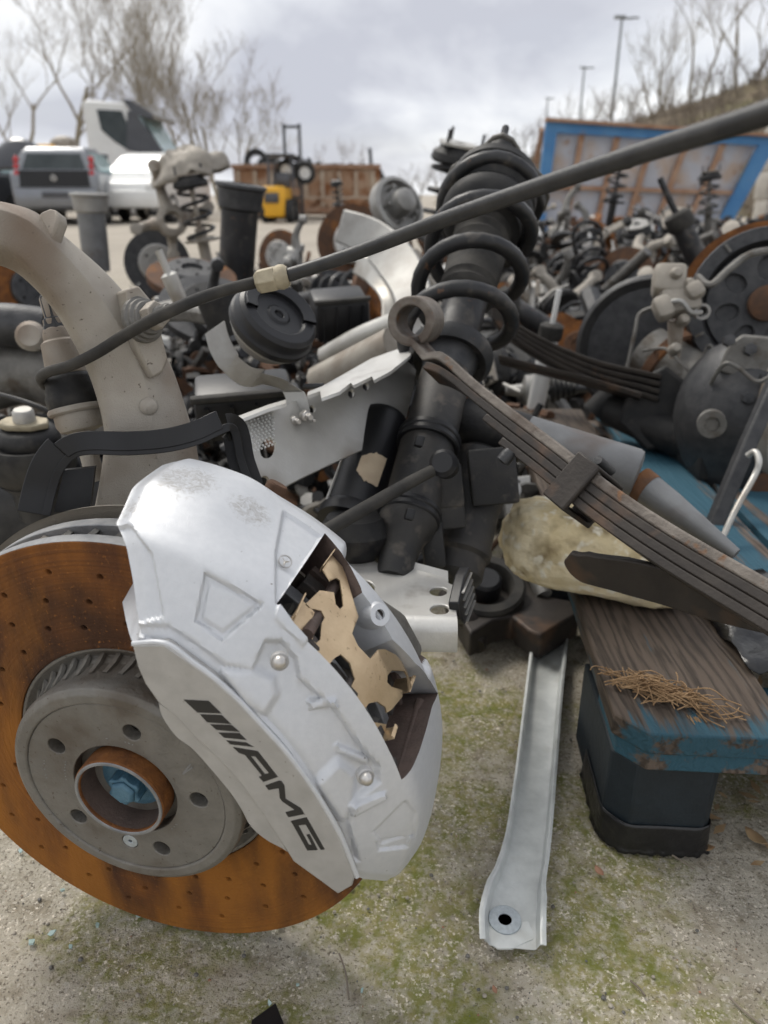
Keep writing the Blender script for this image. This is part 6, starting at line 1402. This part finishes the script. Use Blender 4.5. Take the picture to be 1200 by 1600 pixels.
def truck():
    d = 21.5; g = atd(205,300,d); x0, y0 = atd(147,300,d).x, g.y; s = thing('lorry_cab', 'white lorry cab with dark sun visor behind the silver hatchback', 'lorry', (x0+1, y0, 0)); M = Matrix.Translation((x0, y0, 0))
    W = 2.2; k = d/1180
    def side(pts, dz=0): return [((x-147)*k, atd(x, y, d).z) for x, y in pts]
    prof = side([(147,335),(146,168),(152,162),(206,166),(222,172),(262,250),(266,276),(264,335)])
    b = B(); n = len(prof); b.add([(x, 0, z) for x, z in prof]+[(x, W, z) for x, z in prof], [tuple(range(n)), tuple(reversed(range(n, 2*n)))]+[(i, n+i, n+(i+1) % n, (i+1) % n) for i in range(n)], M); b.build('cab_shell', 'white_paint', s, bevel=0.06, bseg=3)
    def panel(nm, pts, mt, off=-0.02): P = side(pts); return quad(nm, [(x, off, z) for x, z in P][::-1], M, mt, s, 0.02)
    panel('side_window', [(168,176),(206,178),(222,235),(212,238),(190,224),(171,206)], 'car_glass', -0.02)
    panel('door_trim', [(214,178),(226,180),(264,240),(264,250),(224,240),(206,236)], 'car_dark', -0.012)
    panel('screen_side', [(222,182),(232,184),(254,232),(236,230)], 'windscreen', -0.026)
    panel('door_handle', [(166,242),(176,243),(175,250),(167,248)], 'car_dark', -0.03)
    P = side([(210,162),(222,163),(254,184),(252,190),(224,184)]); b = B(); n = len(P); b.add([(x, -0.1, z) for x, z in P]+[(x, W+0.1, z) for x, z in P], [tuple(range(n)), tuple(reversed(range(n, 2*n)))]+[(i, n+i, n+(i+1) % n, (i+1) % n) for i in range(n)], M); b.build('sun_visor', 'car_dark', s)
    P = side([(224,180),(234,184),(258,236),(256,246)]); quad('windscreen', [(P[0][0]+0.12, 0.15, P[0][1]), (P[0][0]+0.12, W-0.15, P[0][1]), (P[3][0]+0.12, W-0.15, P[3][1]), (P[3][0]+0.12, 0.15, P[3][1])], M, 'windscreen', s)
    for x in (0.6, 1.7): wheel(s, M @ Matrix.Rotation(-math.pi/2, 4, 'Z'), 0.05, x, 0.42, 0.3)
    B().box((0,0,0), (2.2,2.0,0.3), M @ Matrix.Translation((1.05,1.1,0.55))).build('chassis', 'car_dark', s)
truck()
def rusty_skip():
    d = 18.5; k = d/1180; a = atd(368,300,d); bR = atd(592,300,d); s = thing('rusty_skip', 'long rusty open skip at the back of the yard with tyres on top', 'skip', (a.x+1.7, a.y, 0))
    L = bR.x-a.x; H = atd(480,262,d).z; M = Matrix.Translation((a.x, a.y, 0)); D = 2.2
    for nm, c, sz in (('front_wall',(L/2,0,H/2+0.05),(L,0.06,H-0.1)),('rear_wall',(L/2,D,H/2+0.05),(L,0.06,H-0.1)),('end_wall',(0,D/2,H/2+0.05),(0.06,D-0.08,H-0.12)),('end_wall',(L,D/2,H/2+0.05),(0.06,D-0.08,H-0.12)),('floor_plate',(L/2,D/2,0.12),(L-0.1,D-0.1,0.05))): B().box(c, sz, M).build(nm, 'skip_rust', s)
    for i in range(9): B().box((L*(i+0.25)/8.6, -0.07, H/2), (0.09,0.08,H-0.16), M).build('rib', 'skip_pale', s)
    B().box((L/2,-0.06,H+0.02), (L+0.1,0.16,0.09), M).build('top_rail', 'panel_rib', s); B().box((L/2,-0.08,0.22), (L,0.12,0.12), M).build('bottom_rail', 'panel_rib', s); B().box((L/2,-0.075,H*0.42), (L,0.05,0.06), M).build('mid_rail', 'skip_pale', s)
    for i in range(3):
        x = L*(0.50+0.17*i); B().add([(x-0.26,-0.115,H*0.40),(x+0.26,-0.115,H*0.40),(x,-0.115,0.24),(x-0.26,-0.045,H*0.40),(x+0.26,-0.045,H*0.40),(x,-0.045,0.24)], [(0,1,2),(5,4,3),(0,3,4,1),(1,4,5,2),(2,5,3,0)], M).build('gusset', 'skip_rust', s)
    for x in (0.5, L-0.5): B().box((x, 0.2, 0.06), (0.3,0.3,0.12), M).build('skid', 'car_dark', s)
    for i, (x, y, tilt, lab) in enumerate(((400,252,1.35,'black tyre standing on the rusty skip, nearest the forklift mast'),(421,256,0.35,'tyre lying tilted on the rusty skip left of the mast'),(522,264,0.2,'tyre lying on the right half of the rusty skip'))):
        p = atd(x, y, d+0.8); p.z = max(p.z, H-0.1); t = thing('tyre', lab, 'tyre', p); m = Matrix.Translation(p) @ Matrix.Rotation(tilt, 4, 'X')
        B().lathe([(0.17,-0.08),(0.28,-0.09),(0.30,-0.05),(0.30,0.05),(0.28,0.09),(0.17,0.08)], 24, m, closed=True).build('tread', 'tyre', t); B().lathe([(0.165,-0.07),(0.175,-0.08),(0.175,0.08),(0.165,0.07)], 24, m, closed=True).build('bead', 'rubber_dusty', t)
    for dx in (0.18, L-0.18):
        B().box((dx, D/2, H*0.5), (0.1,0.1,H), M).build('inner_post', 'skip_rust', s)
    # loose scrap heaped in the skip
    rn = random.Random(6); b = B()
    for i in range(90): p = Vector((a.x+rn.uniform(0.1,L-0.1), a.y+rn.uniform(0.3,1.9), H-0.25+rn.uniform(0,0.25))); dd = Vector((rn.gauss(0,1), rn.gauss(0,1), rn.gauss(0,0.5))).normalized(); b.tube([p, p+dd*rn.uniform(0.2,0.6)], rn.uniform(0.02,0.08), 6)
    tag(b.build('skip_scrap', 'dark_grey_steel', None), 'dark scrap metal heaped inside the rusty skip', 'scrap', kind='stuff')
rusty_skip()
def forklift():
    d = 16.5; k = d/1180; p = atd(440,345,d); s = thing('forklift', 'orange forklift with tall black mast before the rusty skip', 'forklift', (p.x, p.y, 0)); M = Matrix.Translation((p.x, p.y, 0))
    B().box((-0.10,0.2,0.42), (0.50,1.3,0.62), M, bev=0.08).build('counterweight', 'yellow_paint', s); B().box((-0.13,-0.47,0.50), (0.30,0.06,0.20), M, bev=0.02).build('engine_grille', 'car_dark', s)
    for sx in (-0.24, 0.30):
        for yy in (0.0, 0.9): B().tube([M @ Vector((sx, yy, 0.7)), M @ Vector((sx*0.9, yy+0.05, 1.32))], 0.03, 8).build('guard_post', 'car_dark', s)
    B().box((0.02,0.45,1.34), (0.62,1.0,0.05), M, bev=0.01).build('overhead_guard', 'car_dark', s)
    top = atd(455,192,d).z
    for sx in (0.02, 0.36): B().box((sx,1.05,top/2+0.05), (0.07,0.10,top-0.1), M).build('mast_rail', 'car_dark', s)
    for z in (0.5,1.0,top-0.72,top-0.06): B().box((0.19,1.06,z), (0.40,0.08,0.06), M).build('mast_bar', 'car_dark', s)
    B().box((0.19,1.12,top-0.95), (0.58,0.10,0.34), M, bev=0.02).build('carriage', 'car_dark', s)
    B().box((0.06,0.2,0.85), (0.3,0.4,0.3), M, bev=0.04).build('seat', 'car_dark', s)
    for x in (-0.30, 0.22):
        for y in (-0.2, 0.75): wheel(s, M, x, y, 0.24, 0.16)
    for i, (x, z, lab) in enumerate(((0.05,top-0.95,'left of the two wheels hung on the forklift mast'),(0.47,top-1.0,'right of the two wheels hung on the forklift mast'))):
        c = M @ Vector((x, 0.88, z)); t = thing('spare_wheel', lab, 'wheel', c); m = Matrix.Translation(c) @ Matrix.Rotation(math.pi/2, 4, 'X')
        B().lathe([(0.13,-0.07),(0.22,-0.08),(0.235,0),(0.22,0.08),(0.13,0.07)], 24, m, closed=True).build('tyre', 'tyre', t); B().lathe([(0.135,0.05),(0.05,0.02),(0.0001,0.02)], 18, m).build('rim', 'white_paint', t)
forklift()
def blue_panel():
    d = 12.0; s = thing('blue_skip', 'blue framed skip side with rust streaked pale panels and brown ribs', 'skip', (atd(1000,360,d).x, atd(1000,360,d).y, 0))
    def P(x, y, off=0.0): q = atd(x, y, d); return Vector((q.x, 0, q.z))
    y0 = atd(1000,280,d).y; tilt = 0.10
    def lift(p, off=0.0): return Vector((p.x, y0+off+tilt*(p.z-0.2)*0.5, p.z))
    def pnl(nm, pts, mt, off, th): V = [lift(P(x, y), off) for x, y in pts]; return quad(nm, V, Matrix(), mt, s, -th)
    TL, TR, BR, BL = (846,194), (1204,218), (1142,368), (838,368)
    def mixp(u, v):
        t = (TL[0]+(TR[0]-TL[0])*u, TL[1]+(TR[1]-TL[1])*u); b = (BL[0]+(BR[0]-BL[0])*u, BL[1]+(BR[1]-BL[1])*u); return (t[0]+(b[0]-t[0])*v, t[1]+(b[1]-t[1])*v)
    us = [0.05,0.165,0.32,0.475,0.625,0.785,0.93]; vsn = [0.08,0.56,0.93]
    for i in range(6):
        for j in range(2): pnl('panel', [mixp(us[i],vsn[j]), mixp(us[i],vsn[j+1]), mixp(us[i+1],vsn[j+1]), mixp(us[i+1],vsn[j])], 'panel_pale', 0.05, 0.03)
    for i in range(1, 6): u = us[i]; pnl('rib', [mixp(u-0.012,0.08), mixp(u-0.012,0.93), mixp(u+0.012,0.93), mixp(u+0.012,0.08)], 'panel_rib', 0.0, 0.06)
    pnl('mid_rail', [mixp(0.05,0.54), mixp(0.05,0.58), mixp(0.93,0.58), mixp(0.93,0.54)], 'panel_rib', -0.02, 0.05)
    pnl('frame_top', [mixp(0,0.0), mixp(0,0.085), mixp(1,0.085), mixp(1,0.0)], 'blue_paint', -0.03, 0.10)
    pnl('frame_side', [mixp(0,0.085), mixp(0,1), mixp(0.05,1), mixp(0.05,0.085)], 'blue_paint', -0.03, 0.10)
    pnl('frame_side', [mixp(0.93,0.085), mixp(0.93,1), mixp(1,1), mixp(1,0.085)], 'blue_paint', -0.03, 0.10)
    pnl('frame_bottom', [mixp(0.05,0.93), mixp(0.05,1), mixp(0.93,1), mixp(0.93,0.93)], 'blue_paint', -0.03, 0.10)
    pnl('rust_cap', [mixp(-0.005,-0.03), mixp(-0.005,0.0), mixp(1.005,0.0), mixp(1.005,-0.03)], 'panel_rib', -0.05, 0.16)
    for u in (0.0, 0.97):
        a = lift(P(*mixp(u, 1)), 0.3); b = Vector((a.x+0.1, a.y+1.4, 0.0)); c = lift(P(*mixp(u, 0.05)), 0.12); B().tube([c, Vector((c.x, c.y+1.2, 0.02))], 0.05, 8).build('prop', 'panel_rib', s)
    B().box((0,0,0), (3.0,0.10,max(0.1, P(*mixp(0.5,1)).z)), Matrix.Translation((atd(990,360,d).x, y0, max(0.05, P(*mixp(0.5,1)).z/2)))).build('ground_beam', 'panel_rib', s)
blue_panel()
def walls():
    for i in range(1):
        for j in range(4):
            p = atd(1215+62*i, 330, 13.5); o = B().box((p.x, p.y+0.1*(j % 2), 0.24+0.47*j), (0.66,0.5,0.455), None, bev=0.02).build('concrete_block', 'concrete_block', None); tag(o, ('bottom','second','third','top')[j]+' concrete block of the '+('first','second','third')[i]+' column right of the blue skip', 'concrete block', 'concrete blocks at the right edge')
walls()
def yellow_arm():
    p = atd(74,232,26); s = thing('yellow_digger', 'yellow digger arm showing above the silver hatchback roof', 'digger', (p.x, p.y, 0)); M = Matrix.Translation((p.x, p.y, 0))
    B().box((0,0,p.z-0.05), (0.75,0.5,0.35), M, bev=0.08).build('engine_hood', 'yellow_paint', s); B().box((0,0,p.z/2), (0.5,0.5,p.z-0.3), M).build('body', 'car_dark', s)
    q = atd(100,226,26)-Vector((p.x,p.y,0)); B().ball(M @ q, 0.5, 14, 8, (1,0.6,0.55)).build('bucket', 'cast_alu_dirty', s)
yellow_arm()

# ------------------------------------------------------------------ hillside, lamp posts
mat('hill_scrub', (0.20,0.160,0.115), (0.13,0.105,0.072), 1.5, 0.95, 0, 0.05, 6, c3=(0.16,0.15,0.08), s3=0.6, lo3=0.5, hi3=0.65, spec=0.1)
def hillside():
    vs = []; xs = [3.0+0.9*i for i in range(60)]; ys = [20+1.1*j for j in range(34)]
    for y in ys:
        for x in xs:
            e = min(1, max(0, (x-3.2-(y-20)*0.02)/16)); f = min(1, max(0, (y-20)/13)); z = (1.0+5.2*e)*(f*f*(3-2*f))*min(1, max(0, (x-3)/3))+0.35*mnoise.noise(Vector((x*0.35, y*0.35, 2)))*f
            vs.append((x, y, z-0.15))
    n = len(xs); B().add(vs, [(j*n+i, j*n+i+1, (j+1)*n+i+1, (j+1)*n+i) for j in range(len(ys)-1) for i in range(n-1)]).build('hillside', 'hill_scrub', None, ang=80)['kind'] = 'structure'
hillside()
def hill_scrub():
    rn = random.Random(31); b = B()
    for i in range(2600):
        x = rn.uniform(4,26); y = rn.uniform(22,36); e = min(1, max(0, (x-3.2-(y-20)*0.02)/16)); f = min(1, max(0, (y-20)/13)); z = (1.0+5.2*e)*(f*f*(3-2*f))*min(1, max(0, (x-3)/3))+0.35*mnoise.noise(Vector((x*0.35, y*0.35, 2)))*f-0.2
        for k in range(4):
            d = Vector((rn.gauss(0,0.45), rn.gauss(0,0.45), 1)).normalized(); L = rn.uniform(0.25,0.8); p = Vector((x, y, z)); b.tube([p, p+d*L*0.6+Vector((0,0,0.03)), p+d*L+Vector((rn.gauss(0,0.08),0,-0.05))], [0.016,0.011,0.004], 3, caps=False)
    tag(b.build('dry_scrub', 'twig', None), 'dry brown scrub and stalks covering the hillside', 'scrub', kind='stuff')
hill_scrub()
for (x, y, yb, d, lab) in ((972,28,330,34,'tall street lamp on the hillside, the nearest one'),(913,106,330,60,'distant street lamp left of the tall one'),(856,154,330,88,'farthest small street lamp above the strut')):
    a = atd(x, y, d); b = Vector((a.x, a.y, 0)); s = thing('street_lamp', lab, 'street lamp', b); k = d/34
    B().tube([b, Vector((a.x, a.y, a.z))], [0.10*k**0.5,0.055*k**0.5], 10).build('pole', 'pole_grey', s); B().tube([Vector((a.x, a.y, a.z-0.03)), Vector((a.x+0.75, a.y, a.z+0.02))], 0.05*k**0.5, 8).build('bracket_arm', 'pole_grey', s)
    B().box((a.x-0.1, a.y, a.z+0.03), (0.50,0.25,0.13), None, bev=0.03).build('lamp_head', 'pole_grey', s)

# ------------------------------------------------------------------ bare winter trees
def bare_tree(loc, height, seed, label, spread=0.55, stems=1, mtr='bark', lean=(0,0), name='bare_tree', r0=0.11, depth=5, cat='tree', up=0.25, bush=False):
    rn = random.Random(seed); s = thing(name, label, cat, loc, 'bare trees and scrub along the back' if bush else None); tr = B(); cr = B(); base = Vector(loc)
    def grow(p, d, L, r, lv, first):
        n = 4 if lv < 2 else 3; pts = [p]; q = p.copy(); dd = d.copy(); rr = [r]
        for i in range(n):
            dd = (dd+Vector((rn.gauss(0,0.13), rn.gauss(0,0.13), up*0.3+rn.gauss(0,0.08)))).normalized(); q = q+dd*L/n; pts.append(q.copy()); rr.append(r*(1-0.5*(i+1)/n))
        (tr if lv == 0 else cr).tube(pts, rr, 7 if lv == 0 else 4 if lv < 3 else 3, caps=False)
        if lv >= depth: return
        kids = rn.randint(3, 4) if lv < depth-1 else rn.randint(2, 4)
        for i in range(kids):
            t = rn.uniform(0.3 if lv else 0.35, 1.0); ii = min(int(t*n), n-1); o = pts[ii].lerp(pts[ii+1], t*n-ii)
            ax = Vector((rn.gauss(0,1), rn.gauss(0,1), rn.gauss(0,0.4))).normalized(); dv = (dd*(1-spread*0.6)+ax*spread+Vector((0,0,up))).normalized()
            grow(o, dv, L*rn.uniform(0.5,0.78), max(rr[ii]*rn.uniform(0.45,0.62), 0.0058), lv+1, False)
    for k in range(stems):
        a = 6.28*k/stems+seed; d = Vector((lean[0]+(0.28*math.cos(a) if stems > 1 else 0), lean[1]+(0.2*math.sin(a) if stems > 1 else 0), 1)).normalized()
        grow(base+Vector((0.2*math.cos(a), 0.2*math.sin(a), -0.1)) if stems > 1 else base, d, height*(0.46 if not bush else 0.4), r0*(1 if stems == 1 else 0.7), 0, True)
    tr.build('trunk', mtr, s); tag(cr.build('crown', 'twig' if mtr == 'bark' else mtr, s), None)
    return s
def tree_at(x, d, *a, **k): p = atd(x, 330, d); return bare_tree((p.x, p.y, 0), *a, **k)
tree_at(132, 27, 9.0, 3, 'tall bare tree with wide branches behind the lorry cab, far left', spread=0.6, lean=(-0.12,0), mtr='bark_pale', r0=0.13)
tree_at(40, 33, 9.5, 8, 'bare tree at the left edge behind the dark bonnet', spread=0.6, mtr='bark_pale', r0=0.12)
tree_at(292, 26, 7.6, 5, 'bare tree of several pale stems right of the lorry cab', spread=0.5, stems=4, mtr='bark_pale', r0=0.11)
tree_at(350, 29, 6.6, 17, 'bare spreading tree between lorry cab and forklift', spread=0.6, stems=3, mtr='bark_pale', r0=0.10, lean=(0.1,0))
tree_at(225, 31, 9.0, 23, 'upright bare tree directly behind the lorry cab', spread=0.5, stems=2, mtr='bark_pale', r0=0.11, depth=4)
tree_at(522, 48, 4.6, 31, 'small hazy bare tree far behind the rusty skip', spread=0.6, stems=2, r0=0.08, depth=4)
hs = [(1065,36,7.0,41,'large bare tree on the hillside right of the street lamp',0.6,2),(1130,34,6.5,43,'bare tree leaning over the hillside near the right edge',0.6,2),(1195,33,6.0,47,'bare tree on the hillside cut by the right edge',0.6,2),(1010,40,5.0,53,'slender bare tree on the hillside left of the large one',0.5,3)]
for x, d, h, sd, lab, sp, st in hs:
    p = atd(x, 330, d); e = min(1, max(0, (p.x-3.2-(p.y-20)*0.02)/16)); z = (1.0+5.2*e)-0.3
    bare_tree((p.x, p.y, z), h, sd, lab, spread=sp, stems=st, mtr='bark_pale', r0=0.10, depth=4)
rn = random.Random(77)
scr = [(650,44,3.2),(690,40,3.6),(735,42,3.3),(775,40,3.0),(820,38,2.8),(858,36,3.0),(900,36,3.3),(940,35,3.0),(975,34,2.6),(1020,34,2.6),(1060,33,2.4),(1100,33,2.6),(1150,33,2.4),(1185,32,2.6)]
places = ['leftmost scrub bush at the back between the two struts','scrub bush behind the upright strut with three studs','scrub bush behind the large coil strut','scrub bush just left of the blue skip','scrub bush over the left corner of the blue skip','second scrub bush over the blue skip','scrub bush under the farther street lamp','scrub bush left of the tall street lamp','scrub bush at the foot of the tall street lamp','scrub bush right of the tall street lamp','scrub bush below the large hillside tree','scrub bush on the bank above the hose','scrub bush near the top right of the bank','scrub bush at the right edge of the bank']
for (x, d, h), lab in zip(scr, places):
    p = atd(x, 330, d); e = min(1, max(0, (p.x-3.2-(p.y-20)*0.02)/16)); z = (1.0+5.2*e)*min(1, max(0, (p.x-3)/3))-0.3 if p.x > 3 else 0
    bare_tree((p.x, p.y, max(0, z)), h, 100+int(x), lab, spread=0.62, stems=4, r0=0.055, depth=3, name='bare_bush', cat='bush', bush=True)

# ------------------------------------------------------------------ grit, shards and litter on the concrete
def litter():
    rn = random.Random(14)
    def pebble(r, seed):
        bm = bmesh.new(); bmesh.ops.create_icosphere(bm, subdivisions=1, radius=r)
        for v in bm.verts: v.co *= 1+0.35*mnoise.noise(v.co*(2/r)*0.4+Vector((seed,0,0))); v.co.z *= 0.6
        vs = [v.co.copy() for v in bm.verts]; fs = [[v.index for v in f.verts] for f in bm.faces]; bm.free(); return vs, fs
    b = B(); mi = []
    protos = [pebble(1.0, i*3.1) for i in range(6)]
    for i in range(2600):
        x = rn.uniform(-0.5,0.6); y = rn.uniform(0.24,0.95); r = 0.0006+0.0016*rn.random()**4
        vs, fs = rn.choice(protos); m = Matrix.Translation((x, y, r*0.2)) @ Matrix.Rotation(rn.uniform(0,6.28), 4, 'Z') @ Matrix.Scale(r, 4); b.add(vs, fs, m); mi += [rn.choices((0,1,2), (10,5,1))[0]]*len(fs)
    me = bpy.data.meshes.new('grit'); me.from_pydata(b.v, [], b.f)
    for q in ('pebble','cast_grey','pebble_red'): me.materials.append(MAT[q])
    me.polygons.foreach_set('material_index', mi); me.shade_smooth(); o = bpy.data.objects.new('grit', me); COL.objects.link(o); tag(o, 'loose grit and tiny stones on the concrete', 'grit', kind='stuff')
    sh = [(50,1474,7),(82,1459,6),(98,1392,4),(152,1447,5),(218,1430,6),(436,1442,5),(548,1385,4),(566,1547,4),(422,1567,4),(32,1330,5),(465,1540,3),(110,1480,4)]
    where = ['left bottom corner under the disc','left bottom, beside the corner shard','left under the disc edge','left of centre under the disc','below the lowest part of the disc','touching the lower rim of the disc','under the caliper tip','right of the black scrap','on the black scrap','at the left edge beside the disc','just left of the black scrap','between the two left shards']
    for (x, y, r), w in zip(sh, where):
        p = gnd(x, y, 0.002); k = r*0.6/1180; n = rn.randint(4,6); an = sorted(rn.uniform(0,6.28) for _ in range(n)); poly = [(math.cos(2*math.pi*i/n+rn.uniform(-.3,.3))*k*rn.uniform(0.7,1.3), math.sin(2*math.pi*i/n+rn.uniform(-.3,.3))*k*rn.uniform(0.5,1)) for i in range(n)]
        o = B().plate(poly, [], 0, 0.0016, Matrix.Translation(p) @ Matrix.Rotation(rn.uniform(-0.4,0.4), 4, 'X') @ Matrix.Rotation(rn.uniform(0,3), 4, 'Z')).build('glass_shard', 'glass_shard', None, smooth=False); tag(o, 'green tinted glass shard '+w, 'glass shard')
    p = gnd(424,1588,0.003); o = B().plate([(-0.014,-0.004),(0.002,0.009),(0.012,-0.010),(0.004,-0.02),(-0.012,-0.018)], [], 0, 0.002, Matrix.Translation(p)).build('plastic_scrap', 'plastic_black', None, bevel=0.0005); tag(o, 'small torn piece of black plastic at the bottom edge', 'plastic scrap')
    for (x, y, mt_, sc, lab) in ((936,1362,'pebble_red',0.006,'small orange brown leaf beside the galvanised brace'),(1102,1325,'dead_leaf',0.008,'dry leaf at the foot of the film wrapped block'),(1180,1310,'dead_leaf',0.012,'curled dry leaf under the pallet at the right'),(773,1547,'pebble_red',0.0035,'tiny red brown chip near the brace end')):
        p = gnd(x, y, 0.003); vs = []; fs = []
        for i in range(7):
            for j in (-1, 0, 1): t = i/6*2-1; w = (1-t*t)*0.5+0.05; vs.append((t*sc, j*w*sc, 0.12*sc*abs(j)+0.25*sc*t*t))
        for i in range(6):
            for j in range(2): fs.append((i*3+j, i*3+j+1, (i+1)*3+j+1, (i+1)*3+j))
        o = B().add(vs, fs, Matrix.Translation(p) @ Matrix.Rotation(rn.uniform(0,3), 4, 'Z')).build('dead_leaf', mt_, None); md = o.modifiers.new('s','SOLIDIFY'); md.thickness = 0.0004; tag(o, lab, 'leaf')
    for (pts, lab) in ((((1140,1558),(1160,1578),(1190,1602)),'brown twig in the bottom right corner'),(((985,1532),(1000,1545),(1008,1556)),'short twig on the concrete right of the brace'),(((1040,1330),(1065,1345),(1084,1358)),'thin stalk at the foot of the film wrapped block'),(((530,1490),(540,1520),(545,1562)),'thin dark wire on the concrete below the caliper')):
        o = B().tube(spline([gnd(*q, 0.0025) for q in pts], 4), 0.0008, 6).build('twig', 'twig', None); tag(o, lab, 'twig')
    # leaves and needles that have drifted under the pallet
    b = B()
    for i in range(260):
        p = Vector((0.31+rn.random()*0.35, 0.50+rn.random()*0.5, 0.002+rn.random()*0.006)); a = rn.uniform(0,6.28); L = rn.uniform(0.004,0.014); d = Vector((math.cos(a), math.sin(a), rn.uniform(-0.2,0.3)))*L; w = Vector((-d.y, d.x, 0))*0.35
        b.add([p-d, p+w, p+d, p-w], [(0,1,2,3)])
    tag(b.build('leaf_litter', 'dead_leaf', None, smooth=False), 'brown leaf litter drifted under the pallet', 'leaf litter', kind='stuff')
    # folded black film under the spring, behind the board
    vs = []; nx, ny = 26, 14
    for j in range(ny+1):
        for i in range(nx+1):
            x = 0.345+0.30*i/nx; y = 0.60+0.20*j/ny; vs.append((x, y, 0.150+0.022*abs(mnoise.noise(Vector((x*26, y*20, 5))))+0.012*mnoise.noise(Vector((x*60, y*50, 1)))))
    o = B().add(vs, [(j*(nx+1)+i, j*(nx+1)+i+1, (j+1)*(nx+1)+i+1, (j+1)*(nx+1)+i) for j in range(ny) for i in range(nx)]).build('crumpled_film', 'foil_black', None, ang=80); md = o.modifiers.new('s','SOLIDIFY'); md.thickness = 0.001; tag(o, 'crumpled black film lying on the pallet under the leaf spring', 'plastic film')
litter()
